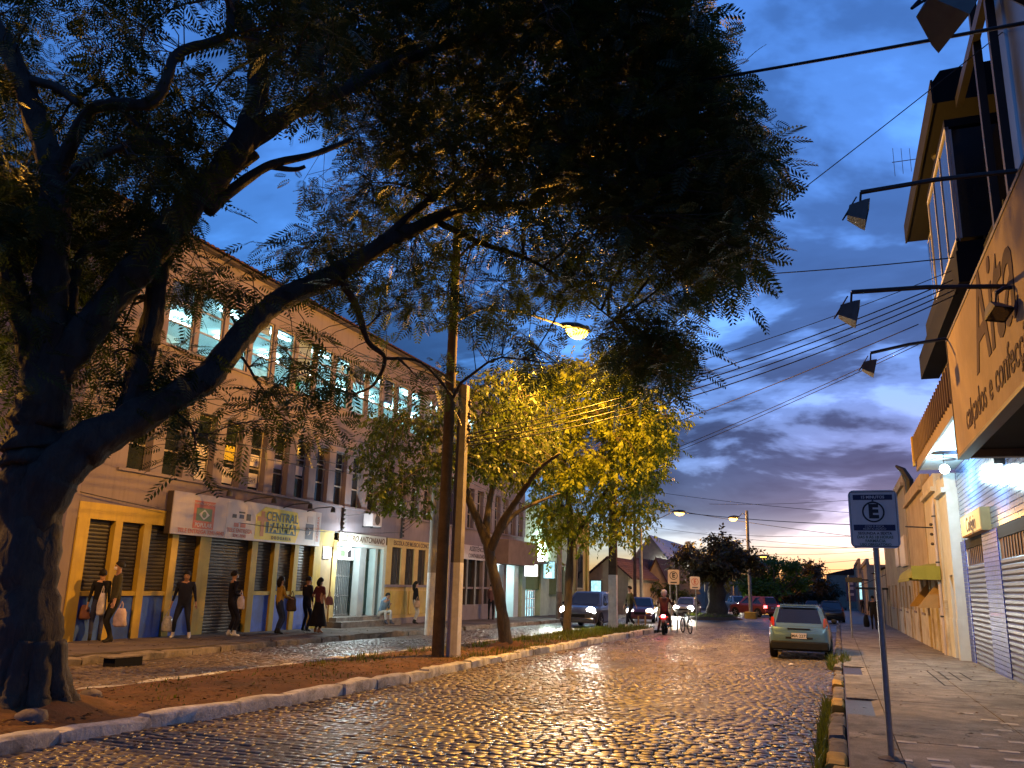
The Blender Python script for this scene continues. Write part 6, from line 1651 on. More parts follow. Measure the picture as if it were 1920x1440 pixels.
# along the left pavement, from the kerb pole to the next pole behind the big tree
for k, (z0, z1, sg) in enumerate(((5.05, 4.6, .25), (5.2, 4.85, .2), (5.55, 5.3, .3), (5.7, 5.35, .22), (6.0, 5.6, .25), (8.55, 8.5, .3), (8.6, 8.75, .35))):
    cable((-13.75 + 0.09 * k, 27.4, z0), (-13.9 + 0.09 * k, 3.0, z1), sg, 0.011, 'black cable strung along the left pavement in front of the office windows', 'cables along the left pavement')
for k, (z0, z1) in enumerate(((5.1, 4.9), (5.5, 5.2), (5.9, 5.5), (8.5, 7.9))):
    cable((-13.7, 27.6, z0), (-14.5, 45.1, z1), 0.3, 0.012, 'black cable from the kerb pole on towards the green shop', 'cables towards the green shop')
cable((-16.95, 26.6, 3.9), (-13.65, 27.4, 4.9), 0.2, 0.008, 'thin service cable from the wall rack above the entrance to the kerb pole', 'service cables')
for k in range(3): cable((-16.95, 31.2, 3.6 + 0.15 * k), (-13.65, 27.5, 4.6 + .1 * k), 0.15, 0.008, 'thin service cable from the music school wall rack to the kerb pole', 'service cables of the music school')
cable((-16.9, 14.9, 3.5), (-16.6, 30.5, 3.55), 0.35, 0.012, 'cable sagging across the front of the pharmacy sign', 'service cables')
# across the far street, seen against the sunset
for k, (ua, va, ub, vb, y) in enumerate(((1180, 915, 1700, 968, 62), (1180, 940, 1640, 1010, 74), (1230, 955, 1660, 985, 66), (1200, 985, 1640, 1030, 80), (1330, 1000, 1660, 1003, 84), (1380, 1022, 1680, 1024, 90), (1400, 1038, 1650, 1032, 96), (1405, 1058, 1650, 1046, 104), (1410, 1062, 1640, 1066, 110), (1330, 945, 1700, 928, 70))):
    cable(aty(ua, va, y), aty(ub, vb, y - 4), 0.25, 0.016 + 0.006 * (k % 3), 'distant cable across the far street against the sunset', 'far cables across the street')
def aerial(p, label, n=4):
    p = Vector(p); o = empty('aerial', p, label, 'antenna')
    MB().tube([p + Vector((0.9, 0, 0)), p + Vector((-0.05, 0, 0))], 0.012, 5).build('boom', MT['iron'], o)
    for k in range(n): MB().tube([p + Vector((0.22 * k, 0, -0.45 + 0.04 * k)), p + Vector((0.22 * k, 0, 0.45 - 0.04 * k))], 0.007, 4).build('element', MT['iron'], o)
aerial(aty(1676, 304, 24.5), 'thin television aerial sticking out beyond the eave of the tall brown building', 3)

# ------------------------------------------------------------------ vehicles (forward = +x in local space)
def paint(name, col, rough=0.28, metal=0.4): return pmat(name, col, rough, metal, var=0.06, vs=2, coat=0.8)
def wheel(parent, x, y, r, w):
    t = MB(); sd = 1 if y > 0 else -1
    prof = [(r * .62, -w / 2), (r * .9, -w / 2), (r, -w / 2 + .03), (r, w / 2 - .03), (r * .9, w / 2), (r * .62, w / 2)]
    ty = smooth_angle(MB().lathe(prof, 22, (x, y, r), 'y').build('wheel', MT['black'], parent, rel=False), 40)
    rim = MB().lathe([(r * .60, w * .36 * sd), (r * .55, w * .46 * sd), (r * .12, w * .40 * sd)], 16, (x, y, r), 'y')
    rim.build('rim', MT['steel'], ty, rel=False)
    for k in range(5):
        a = k * 2 * math.pi / 5
        MB().obox((x + math.cos(a) * r * .34, y + sd * w * .46, r + math.sin(a) * r * .34), (r * .22, 0.012, r * .07), Euler((0, -a, 0)).to_matrix()).build('spoke', MT['steel'], ty, rel=False)
def car(label, loc, heading, mat, L=3.95, W=1.66, H=1.46, belt=0.92, hood=0.86, clear=0.20, rr=0.30, wb=2.45, cab=(-1.82, -1.50, 0.42, 1.18), rear='hatch', head=None, tail=None, spot=0, plate=None, detail=True, group=None, bed=False):
    """cab = x of (rear glass foot, roof rear, roof front, windscreen foot)"""
    C = empty('car', loc, label, 'car', group, heading)
    w = W / 2; h0, h1 = -L / 2, L / 2
    # lower body loft: x, half width factor, bottom, top
    st = [(h0, .80, clear + .22, belt - .16), (h0 + .06, .90, clear + .10, belt - .06), (h0 + .25, .97, clear + .02, belt - .01), (h0 + .8, 1.0, clear, belt), (0, 1.0, clear, belt - .01),
          (cab[3] - .05, 1.0, clear, belt - .03), (cab[3] + .25, .99, clear, hood + .02), (h1 - .35, .96, clear + .02, hood - .05), (h1 - .10, .88, clear + .06, hood - .16), (h1, .74, clear + .16, hood - .30)]
    if bed: st[1:4] = [(h0 + .06, .96, clear + .08, belt - .02), (h0 + .25, .99, clear, belt), (h0 + .8, 1.0, clear, belt)]
    vs = []; fs = []
    for x, k, zb, zt in st:
        hw = w * k; hh = zt - zb
        half = [(0.0, zb), (.86 * hw, zb), (.965 * hw, zb + .10 * hh), (hw, zb + .38 * hh), (hw, zb + .62 * hh), (.985 * hw, zt - .14 * hh), (.93 * hw, zt), (.5 * hw, zt + .012), (0, zt + .018)]
        ring = [(x, y, z) for y, z in half] + [(x, -y, z) for y, z in half[-2:0:-1]]
        vs += ring; n = len(ring)
    for i in range(len(st) - 1):
        for k in range(n): fs.append((i * n + k, i * n + (k + 1) % n, (i + 1) * n + (k + 1) % n, (i + 1) * n + k))
    fs += [tuple(range(n)), tuple((len(st) - 1) * n + k for k in range(n))]
    body = smooth_angle(MB().add(vs, fs).build('body', mat, C, rel=False), 40)
    # greenhouse
    xa, xb, xc, xd = cab; wr = w * .71; wl = w * .94; zb = belt - .03
    bm = bmesh.new()
    cs = [(xa, -wl, zb), (xd, -wl, zb), (xd, wl, zb), (xa, wl, zb), (xb, -wr, H), (xc, -wr, H), (xc, wr, H), (xb, wr, H)]
    bv = [bm.verts.new(c) for c in cs]
    for f in ((4, 5, 6, 7), (0, 1, 5, 4), (2, 3, 7, 6), (1, 2, 6, 5), (3, 0, 4, 7), (0, 3, 2, 1)): bm.faces.new([bv[i] for i in f])
    bmesh.ops.recalc_face_normals(bm, faces=bm.faces[:])
    bmesh.ops.bevel(bm, geom=[e for e in bm.edges if max(v.co.z for v in e.verts) > zb + .1], offset=.075, segments=3, affect='EDGES')
    me = bpy.data.meshes.new('roof'); bm.to_mesh(me); bm.free(); me.materials.append(mat)
    roof = smooth_angle(link_mesh('roof', me, C), 40)
    V = [Vector(c) for c in cs]
    def pane(name, a, b, c, d, ins=(.10, .10, .10, .10)):
        """panel on the face a-b (foot) d-c (top), inset, sitting 4 mm proud"""
        def bl(s, t): return (a.lerp(b, s)).lerp(d.lerp(c, s), t)
        nrm = (b - a).cross(d - a).normalized(); ctr = bl(.5, .5)
        if nrm.dot(ctr - Vector(((xa + xd) / 2, 0, (zb + H) / 2))) < 0: nrm = -nrm
        q = [bl(ins[0], ins[2]), bl(1 - ins[1], ins[2]), bl(1 - ins[1], 1 - ins[3]), bl(ins[0], 1 - ins[3])]
        q = [p + nrm * .005 for p in q]
        MB().poly(q).build(name, MT['carglass'], roof, rel=False, recalc=False)
    for s0, s1 in ((.05, .50), (.54, .93)):
        for sg in (0, 1):
            A, B_, C_, D = (V[0], V[1], V[5], V[4]) if sg == 0 else (V[3], V[2], V[6], V[7])
            a, b, c, d = A.lerp(B_, s0), A.lerp(B_, s1), D.lerp(C_, min(1, s0 * .9 + .04)), D.lerp(C_, min(1, s1 * .95))
            pane('side_window', a, b, c, d, (.03, .03, .10, .14))
    pane('windscreen', V[1], V[2], V[6], V[5], (.07, .07, .08, .10)); pane('rear_window', V[0], V[3], V[7], V[4], (.09, .09, .16, .12))
    for sx in (-1, 1):
        for sy in (-1, 1): wheel(C, sx * wb / 2, sy * (w - .09), rr, .20)
    for sx in (-1, 1):                                              # dark wheel arches
        for sy in (-1, 1):
            pts = [(sx * wb / 2 + (rr + .06) * math.cos(a), rr + (rr + .06) * math.sin(a)) for a in [math.pi * k / 10 for k in range(11)]]
            MB().prism(pts, 'y', sy * (w + .004), sy * (w - .16)).build('wheel_arch', MT['black'], body, rel=False)
    # bumpers
    smooth_angle(MB().bbox(h0 - .05, h0 + .16, -w * .93, w * .93, clear + .06, clear + .30, .04).build('rear_bumper', MT['black'] if rear == 'hatch' else mat, body, rel=False), 40)
    smooth_angle(MB().bbox(h1 - .16, h1 + .04, -w * .88, w * .88, clear + .04, clear + .26, .04).build('front_bumper', mat, body, rel=False), 40)
    MB().box(h1 - .03, h1 + .012, -w * .40, w * .40, clear + .28, clear + .42).build('grille', MT['black'], body, rel=False)
    for sy in (-1, 1):
        m = MB().sphere((cab[3] - .18, sy * (w + .09), belt + .06), .09, 10, 6, (.6, 1.0, .8)); m.build('mirror', MT['black'], body, rel=False, smooth=True)
        # lamps
        lens = MB().sphere((h1 - .10, sy * w * .68, hood - .20), .20, 14, 8, (.3, 1.1, .85))
        lens.build('headlight', head or MT['carglass'], body, rel=False, smooth=True)
        if rear == 'hatch':
            tl = MB().add([(h0 + .04, sy * w * .80, belt - .30), (h0 + .30, sy * w * .985, belt - .30), (h0 + .36, sy * w * .955, belt + .02), (h0 + .10, sy * w * .78, belt + .02), (xa + .16, sy * w * .88, belt + .22), (xa + .10, sy * w * .80, belt + .20)], [(0, 1, 2, 3), (3, 2, 4, 5)])
        else:
            tl = MB().box(h0 - .012, h0 + .16, sy * w * .72, sy * w * .955, belt - .30, belt - .08)
        tl.build('tail_light', tail or MT['redlens'], body, rel=False, recalc=False)
    if rear == 'hatch':
        MB().add([(h0 - .006, -.36, belt - .36), (h0 - .006, .36, belt - .36), (h0 + .015, .36, belt - .17), (h0 + .015, -.36, belt - .17)], [(0, 1, 2, 3)]).build('plate_recess', MT['black'], body, rel=False)
        MB().box(h0 + .0, h0 + .05, -.30, .30, belt - .10, belt - .07).build('tailgate_handle', MT['black'], body, rel=False)
        MB().obox((xb - .07, 0, H - .02), (.06, wr * .8, .014), Euler((0, R_(12), 0)).to_matrix()).build('roof_spoiler', mat, roof, rel=False)
        MB().box(h0 + .01, h0 + .03, -.40, -.20, belt - .45, belt - .43).build('badge', MT['steel'], body, rel=False)
    if plate:
        pl = MB().box(h0 - .014, h0 - .007, -.20, .20, belt - .345, belt - .20).build('number_plate', MT['signwhite'], body, rel=False)
        t = text_mesh(plate, .115, MT['ink_dark'], 'lettering', None, face_mx((h0 - .0155, 0, belt - .28), (0, -1, 0), (0, 0, 1)), .0005, .002); t.parent = pl
    if head and spot:
        for sy in (-1, 1):
            ld = bpy.data.lights.new('headlight_beam', 'SPOT'); ld.energy = spot; ld.color = HEAD; ld.spot_size = R_(56); ld.spot_blend = .8; ld.shadow_soft_size = .10
            lo = bpy.data.objects.new('headlight_beam', ld); COL.objects.link(lo); lo.parent = C; lo.location = (h1 + .10, sy * w * .68, hood - .20)
            lo.rotation_euler = Vector((1, 0, -.045)).to_track_quat('-Z', 'Y').to_euler()
    return C
MT['carglass'] = pmat('tinted car glass', (0.012, 0.013, 0.016), 0.05, var=0.1, spec=0.9)
UP = math.pi / 2
car('silver-blue hatchback parked at the right kerb seen from behind', (-1.10, 27.35, gz(27.35)), UP, paint('silver blue paint', (0.10, 0.19, 0.27), 0.3, 0.5), plate='IMA 2277', L=3.95, H=1.47)
vx = aty(1083, 1140, 38.0).x
car('dark grey SUV with glaring headlights facing us across the median', (vx, 40.1, gz(40.1)), -UP, paint('dark grey paint', (0.05, 0.05, 0.055)), L=4.4, W=1.86, H=1.66, belt=1.05, hood=1.02, clear=.24, rr=.35, wb=2.65, cab=(-2.0, -1.75, .35, 1.15), head=MT['head'], spot=130)
vx = aty(1190, 1142, 49.0).x
car('dark maroon saloon with dim headlights partly behind the walking man', (vx, 51.0, gz(51)), -UP + .15, paint('maroon paint', (0.10, 0.03, 0.035)), L=4.2, H=1.42, cab=(-1.55, -1.0, .40, 1.15), rear='box', head=emat('low beam glow', HEAD, 2.6), tail=None)
vx = aty(1281, 1140, 67).x
car('car with two blinding headlights approaching beside the dark rounded tree', (vx, 69, gz(69)), -UP, paint('grey-brown paint', (0.16, 0.14, 0.13)), L=4.1, H=1.45, head=emat('blinding headlight', HEAD, 40.0), spot=150)
vx = aty(1413, 1140, 76).x
car('dark red off-road car turning with its rear towards us by the yellow-lit pole', (vx, 76, gz(76)), math.atan2(.62, -.78), paint('dark red paint', (0.16, 0.035, 0.03)), L=4.2, W=1.80, H=1.72, belt=1.08, hood=1.02, clear=.28, rr=.36, wb=2.55, cab=(-2.0, -1.8, .35, 1.05), tail=MT['tail'], rear='box', plate='IKT 5180')
vx = aty(1380, 1127, 98).x
car('silver pickup facing us beyond the dark red off-road car', (vx, 98, gz(98)), -UP + .5, paint('silver paint', (0.40, 0.40, 0.40)), L=4.9, W=1.8, H=1.7, belt=1.05, hood=1.02, clear=.28, rr=.36, wb=3.0, cab=(-.6, -.4, .6, 1.2), rear='box', head=MT['head_dim'], bed=True)
vx = aty(1523, 1137, 104).x
car('distant car braking with three red lights beyond the parked hatchback', (vx, 104, gz(104)), UP, paint('black paint', (0.02, 0.02, 0.022)), tail=MT['brake'], rear='box', H=1.45)
vx = aty(1559, 1140, 66).x
car('dark parked car ahead of the silver-blue hatchback', (vx, 66, gz(66)), UP, paint('charcoal paint', (0.03, 0.03, 0.033)), L=4.1, W=1.72, H=1.55)

# ---- motorcycle and bicycle ---------------------------------------------------
def two_wheel(parent, x, r, w, mat='black'):
    prof = [(r * .86, -w / 2), (r * .97, -w / 2 * .8), (r, 0), (r * .97, w / 2 * .8), (r * .86, w / 2)]
    n = 26; vs = []; fs = []
    full = prof + [(r * .84, w * .3), (r * .84, -w * .3)]; m = len(full)
    for k in range(n):
        a = 2 * math.pi * k / n
        for rr, h in full: vs.append((x + rr * math.cos(a), h, r + rr * math.sin(a)))
    for k in range(n):
        for j in range(m): fs.append((k * m + j, k * m + (j + 1) % m, ((k + 1) % n) * m + (j + 1) % m, ((k + 1) % n) * m + j))
    t = MB().add(vs, fs).build('wheel', MT['black'], parent, rel=False, smooth=True)
    MB().lathe([(.05, -.05), (.05, .05)], 10, (x, 0, r), 'y').build('hub', MT['steel'], t, rel=False)
    for k in range(8):
        a = math.pi * k / 8; MB().tube([(x - math.cos(a) * r * .85, 0, r - math.sin(a) * r * .85), (x + math.cos(a) * r * .85, 0, r + math.sin(a) * r * .85)], .0035, 4).build('spoke', MT['steel'], t, rel=False)
    return t
def motorcycle(loc, heading):
    C = empty('motorcycle', loc, 'red motorcycle seen from behind with its tail light on, ridden by a helmeted person', 'motorcycle', None, heading)
    red = paint('red motorcycle paint', (0.30, 0.02, 0.02))
    two_wheel(C, -.62, .31, .13); two_wheel(C, .66, .31, .10)
    T = lambda pts, r, name, m: MB().tube(pts, r, 8).build(name, m, C, rel=False, smooth=True)
    T([(-.62, .10, .31), (-.15, .10, .38), (.15, .07, .55)], .03, 'swing_arm', MT['iron']); T([(-.62, -.10, .31), (-.15, -.10, .38), (.15, -.07, .55)], .03, 'swing_arm', MT['iron'])
    for s in (-1, 1): T([(.66, s * .08, .31), (.50, s * .08, .72), (.42, s * .09, 1.0)], .025, 'fork', MT['steel'])
    T([(.36, -.36, 1.10), (.42, -.12, 1.04), (.42, .12, 1.04), (.36, .36, 1.10)], .014, 'handlebar', MT['iron'])
    for s in (-1, 1):
        T([(.38, s * .26, 1.08), (.42, s * .30, 1.26)], .008, 'mirror_stalk', MT['iron']); MB().sphere((.42, s * .31, 1.30), .065, 10, 6, (.3, 1.1, .7)).build('mirror', MT['iron'], C, rel=False, smooth=True)
    MB().sphere((.16, 0, .84), .22, 14, 8, (1.25, .68, .62)).build('tank', red, C, rel=False, smooth=True)
    smooth_angle(MB().bbox(-.66, .0, -.13, .13, .74, .84, .04).build('seat', MT['black'], C, rel=False), 50)
    MB().sphere((.02, 0, .48), .20, 10, 8, (1.1, .8, .9)).build('engine', MT['steel'], C, rel=False, smooth=True)
    MB().add([(-.66, -.13, .62), (-.66, .13, .62), (-.66, .10, .80), (-.66, -.10, .80), (-.2, -.14, .55), (-.2, .14, .55), (-.2, .13, .74), (-.2, -.13, .74)], [(0, 1, 2, 3), (4, 7, 6, 5), (0, 4, 5, 1), (1, 5, 6, 2), (2, 6, 7, 3), (3, 7, 4, 0)]).build('tail_fairing', red, C, rel=False)
    MB().sphere((-.69, 0, .76), .075, 12, 8, (.5, 1.3, .8)).build('tail_light', MT['brake'], C, rel=False, smooth=True)
    MB().box(-.74, -.725, -.10, .10, .48, .62).build('number_plate', MT['signpale'], C, rel=False)
    MB().obox((-.78, 0, .50), (.10, .07, .012), Euler((0, R_(-50), 0)).to_matrix()).build('mudguard', MT['black'], C, rel=False)
    T([(-.05, -.16, .30), (-.45, -.19, .36), (-.72, -.20, .44)], .045, 'exhaust', MT['steel'])
    for s in (-1, 1): T([(-.05, s * .12, .34), (-.05, s * .30, .34)], .015, 'footpeg', MT['iron']); MB().sphere((-.62, s * .18, .72), .035, 8, 6).build('indicator', MT['ink_orange'], C, rel=False, smooth=True)
    MB().sphere((.56, 0, .98), .10, 12, 8, (.7, 1, 1)).build('headlamp', MT['steel'], C, rel=False, smooth=True)
    return C
MOTO = (-6.95, 36.4, gz(36.4))
MOTO_H = UP + 0.10
motorcycle(MOTO, MOTO_H)
def bicycle(loc, heading, label):
    C = empty('bicycle', loc, label, 'bicycle', None, heading)
    two_wheel(C, -.52, .33, .045); two_wheel(C, .52, .33, .045)
    fm = MT['steel']
    T = lambda a, b, r, name, m=fm: MB().tube([a, b], r, 7).build(name, m, C, rel=False, smooth=True)
    T((-.52, 0, .33), (-.10, 0, .28), .012, 'chain_stay'); T((-.52, 0, .33), (-.18, 0, .74), .012, 'seat_stay'); T((-.10, 0, .28), (-.20, 0, .86), .016, 'seat_tube')
    T((-.10, 0, .28), (.38, 0, .72), .018, 'down_tube'); T((-.18, 0, .76), (.36, 0, .80), .016, 'top_tube'); T((.34, 0, .92), (.42, 0, .62), .018, 'head_tube'); T((.42, 0, .62), (.52, 0, .33), .014, 'fork')
    T((.32, -.28, 1.0), (.32, .28, 1.0), .012, 'handlebar', MT['iron']); T((.34, 0, .92), (.32, 0, 1.0), .014, 'stem')
    smooth_angle(MB().bbox(-.34, -.08, -.07, .07, .87, .92, .02).build('saddle', MT['black'], C, rel=False), 50)
    MB().lathe([(.09, -.008), (.09, .008)], 14, (-.10, .06, .28), 'y').build('chainring', MT['steel'], C, rel=False)
    for s in (-1, 1): T((-.10, s * .07, .28), (-.10 + s * .15, s * .07, .28 - s * .05), .010, 'crank')
    return C
bicycle((-6.35, 38.2, gz(38.2)), -1.1, 'bicycle standing beyond the red motorcycle in the headlight glare')

# ------------------------------------------------------------------ people
SKINS = [(0.36, 0.20, 0.13), (0.28, 0.15, 0.09), (0.42, 0.25, 0.17)]
_cm = {}
def cmat(col, rough=0.85):
    k = tuple(round(c, 3) for c in col) + (rough,)
    if k not in _cm: _cm[k] = pmat('cloth %.2f %.2f %.2f' % tuple(col), col, rough, var=0.3, vs=5, bump=0.6, bs=14, spec=0.15)
    return _cm[k]
def ik(a, b, l1, l2, pole):
    a, b = Vector(a), Vector(b); d = b - a; D = min(d.length, (l1 + l2) * .999); d.normalize()
    x = (l1 * l1 - l2 * l2 + D * D) / (2 * D); h = math.sqrt(max(0, l1 * l1 - x * x))
    p = Vector(pole); p = (p - d * p.dot(d)); p = p.normalized() if p.length > 1e-5 else Vector((1, 0, 0))
    return a + d * x + p * h, a + d * D
def person(label, loc, heading, H=1.70, top=(0.03, 0.03, 0.04), legs=(0.03, 0.03, 0.05), shoes=(0.02, 0.02, 0.02), skin=0, hair=(0.012, 0.01, 0.008), hairlen=0.0, feet=None, hands=None, pelvis=None, lean=0.0, head_turn=0.0, head_nod=0.0, sleeve=1.0, mask=None, skirt=None, helmet=None, bulk=1.0, hood=False, group=None):
    """forward = +x.  joints are laid out for the pose, skinned into one continuous body"""
    k = H / 1.70; C = empty('person', loc, label, 'person', group, heading)
    pv = Vector(pelvis) if pelvis else Vector((0, 0, .93 * k))
    up = Vector((math.sin(lean), 0, math.cos(lean))); fw = Vector((math.cos(lean), 0, -math.sin(lean)))
    sp = pv + up * .20 * k; ch = pv + up * .42 * k; nk = pv + up * .565 * k; hb = nk + up * .06 * k + fw * .01
    hd = Euler((0, head_nod, head_turn)).to_matrix()
    hup = hd @ Vector((math.sin(lean * .5), 0, math.cos(lean * .5))); hfw = hd @ Vector((1, 0, 0))
    hc = hb + hup * .10 * k; ht = hc + hup * .095 * k
    J = []; Rr = []; E_ = []; tagv = []
    def v(p, r, t, par=None, r2=None):
        J.append(Vector(p)); Rr.append((r * k, (r2 or r) * k)); tagv.append(t)
        if par is not None: E_.append((par, len(J) - 1))
        return len(J) - 1
    b = bulk
    i0 = v(pv, .125 * b, 'top', None, .155 * b)
    i1 = v(sp, .115 * b, 'top', i0, .145 * b); i2 = v(ch, .125 * b, 'top', i1, .17 * b); i3 = v(nk, .055, 'skin', i2); i4 = v(hb, .058, 'skin', i3)
    i5 = v(hc, .088, 'skin', i4, .078); i6 = v(ht, .065, 'skin', i5, .062)
    v(hc + hfw * .078 * k - hup * .055 * k, .030, 'skin', i5)                     # chin
    nose = v(hc + hfw * .098 * k - hup * .008 * k, .013, 'skin', i5)
    for s in (-1, 1): v(hc + hd @ Vector((-.005, s * .083, 0)) * k, .016, 'skin', i5)   # ears
    fd = feet or [(0.02, .10, 0), (-.02, -.10, 0)]
    for n_, s in enumerate((1, -1)):
        hp = v(pv + Vector((0, s * .088, -.05)) * k, .098 * b, 'legs', i0)
        f = Vector(fd[n_]); ank = Vector((f.x, f.y, f.z + .085 * k)) if len(fd[n_]) < 4 else f
        kn, an = ik(J[hp], ank, .43 * k, .42 * k, (1, s * .12, 0.05))
        a1 = v((J[hp] + kn) / 2, .082 * b, 'legs', hp); a2 = v(kn, .060, 'legs', a1); a3 = v((kn + an) / 2 + Vector((-.015, 0, 0)), .056, 'legs', a2); a4 = v(an, .042, 'shoes', a3)
        v(an + Vector((-.05, 0, -.05)) * k, .034, 'shoes', a4)
        t1 = v(an + Vector((.09, s * .015, -.045)) * k, .040, 'shoes', a4, .032); v(an + Vector((.165, s * .03, -.055)) * k, .028, 'shoes', t1, .022)
    hs = hands or [(0.04, .24, .78), (0.04, -.24, .78)]
    for n_, s in enumerate((1, -1)):
        sh = v(ch + up * .085 * k + Vector((0, s * .165 * b, 0)) * k, .066 * b, 'top', i2)
        el, wr = ik(J[sh], Vector(hs[n_]) * 1.0, .285 * k, .255 * k, (-1, s * .45, -.15))
        e1 = v((J[sh] + el) / 2, .052 * b, 'top', sh); e2 = v(el, .042, 'top' if sleeve > .5 else 'skin', e1); e3 = v((el + wr) / 2, .038, 'top' if sleeve > .8 else 'skin', e2); e4 = v(wr, .026, 'skin', e3, .020)
        d = (wr - el).normalized(); side = d.cross(Vector((0, 0, 1))); side = side.normalized() if side.length > .1 else Vector((1, 0, 0)); nrm = side.cross(d)
        pm = v(wr + d * .055 * k, .030, 'skin', e4, .016)
        for q, ln in ((-.028, .062), (-.010, .074), (.010, .070), (.028, .054)):
            r0 = wr + d * .10 * k + side * q * k; f1 = v(r0, .009, 'skin', pm); v(r0 + d * ln * .55 * k + nrm * .012 * s * k, .008, 'skin', f1)
        th = v(wr + d * .045 * k + side * .040 * k, .010, 'skin', pm); v(wr + d * .085 * k + side * .055 * k, .0085, 'skin', th)
    me = bpy.data.meshes.new('body'); me.from_pydata([tuple(p) for p in J], E_, [])
    ob = bpy.data.objects.new('tmp_body', me); COL.objects.link(ob)
    ob.modifiers.new('skin', 'SKIN'); sv = me.skin_vertices[0].data
    for i, r in enumerate(Rr): sv[i].radius = r; sv[i].use_root = (i == 0)
    ob.modifiers['skin'].use_smooth_shade = True
    ss = ob.modifiers.new('sub', 'SUBSURF'); ss.levels = 1; ss.render_levels = 1
    dg = bpy.context.evaluated_depsgraph_get(); dg.update()
    bmsh = bpy.data.meshes.new_from_object(ob.evaluated_get(dg)); COL.objects.unlink(ob); bpy.data.objects.remove(ob)
    bmsh.materials.clear()
    mats = {'skin': pmat('skin', SKINS[skin], .55, var=.08), 'top': cmat(top), 'legs': cmat(legs), 'shoes': cmat(shoes, .6)}
    order = list(mats)
    for t in order: bmsh.materials.append(mats[t])
    JA = np.array([tuple(p) for p in J]); seg = np.array(E_); A, B = JA[seg[:, 0]], JA[seg[:, 1]]
    nP = len(bmsh.polygons); cen = np.zeros(nP * 3); bmsh.polygons.foreach_get('center', cen); cen = cen.reshape(-1, 3)
    AB = B - A; L2 = (AB ** 2).sum(1) + 1e-9
    t = np.clip(((cen[:, None] - A[None]) * AB[None]).sum(2) / L2, 0, 1); dist = ((cen[:, None] - (A[None] + t[..., None] * AB[None])) ** 2).sum(2)
    bi = dist.argmin(1); tt = t[np.arange(nP), bi]
    mi = []
    for i in range(nP):
        a, c = tagv[seg[bi[i], 0]], tagv[seg[bi[i], 1]]
        tg = c if tt[i] > .5 else a
        if 'legs' in (a, c) and 'top' in (a, c): tg = 'top' if cen[i][2] > pv.z - .02 * k and a == 'top' and tt[i] < .4 else 'legs'
        mi.append(order.index(tg))
    bmsh.polygons.foreach_set('material_index', mi); bmsh.polygons.foreach_set('use_smooth', [True] * nP)
    bmsh.name = 'body'; body = link_mesh('body', bmsh, C)
    Hm = hd
    def hp_(p): return hc + Hm @ (Vector(p) * k)
    # hair cap (and length behind), eyes, mask
    if helmet is None:
        m = MB(); n, r = 14, 9; vs = []; fs = []
        for i in range(r + 1):
            th = math.pi * .62 * i / r
            for j in range(n):
                a = 2 * math.pi * j / n; front = max(0, math.cos(a)); tq = th * (1 - .42 * front * (i / r))
                vs.append(hp_((math.sin(tq) * math.cos(a) * .108 - .012, math.sin(tq) * math.sin(a) * .096, .012 + math.cos(tq) * .112)))
        for i in range(r):
            for j in range(n): fs.append((i * n + j, i * n + (j + 1) % n, (i + 1) * n + (j + 1) % n, (i + 1) * n + j))
        m.add(vs, fs)
        if hairlen > 0: m.tube([hp_((-.05, 0, .03)), hp_((-.085, 0, -.06)), hp_((-.09, 0, -.06 - hairlen * .6)), hp_((-.075, 0, -.06 - hairlen))], [.075 * k, .085 * k, .07 * k, .03 * k], 10)
        m.build('hair', cmat(hair, .6), C, rel=False, smooth=True)
    else:
        m = MB(); m.sphere((0, 0, 0), 1, 16, 10); m.xf(lambda q: hp_((q.x * .15 - .005, q.y * .128, q.z * .145 + .035)))
        hl = m.build('helmet', helmet, C, rel=False, smooth=True)
        MB().sphere((0, 0, 0), 1, 12, 8).xf(lambda q: hp_((.085 + q.x * .07, q.y * .105, .0 + q.z * .055))).build('visor', MT['carglass'], hl, rel=False, smooth=True)
    for s in (-1, 1): MB().sphere(hp_((.082, s * .033, .012)), .011 * k, 8, 6).build('eye', MT['ink_dark'], C, rel=False, smooth=True)
    if mask is not None:
        mm = MB(); vs = []; fs = []; n = 7
        for i, z in enumerate((-.085, -.055, -.015)):
            for j in range(n):
                a = -1.15 + 2.3 * j / (n - 1); rr = (.085, .108, .104)[i]
                vs.append(hp_((math.cos(a) * rr + .004, math.sin(a) * rr * .86, z)))
        for i in range(2):
            for j in range(n - 1): fs.append((i * n + j, i * n + j + 1, (i + 1) * n + j + 1, (i + 1) * n + j))
        mm.add(vs, fs).build('face_mask', cmat(mask), C, rel=False, smooth=True)
    if skirt:
        col, zt, zb_, rb = skirt; vs = []; fs = []; n = 20
        for i in range(6):
            t = i / 5
            for j in range(n):
                a = 2 * math.pi * j / n; r = (.15 + (rb - .15) * t) * (1 + .06 * t * math.sin(5 * a))
                vs.append((pv.x + r * math.cos(a) * .9 * k, pv.y + r * math.sin(a) * k, (zt + (zb_ - zt) * t) * k))
        for i in range(5):
            for j in range(n): fs.append((i * n + j, i * n + (j + 1) % n, (i + 1) * n + (j + 1) % n, (i + 1) * n + j))
        MB().add(vs, fs).build('skirt', cmat(col), C, rel=False, smooth=True)
    if hood:
        MB().sphere(tuple(nk + Vector((-.05, 0, .02)) * k), .10 * k, 12, 8, (.9, 1.25, .7)).build('hood', mats['top'], C, rel=False, smooth=True)
    return C
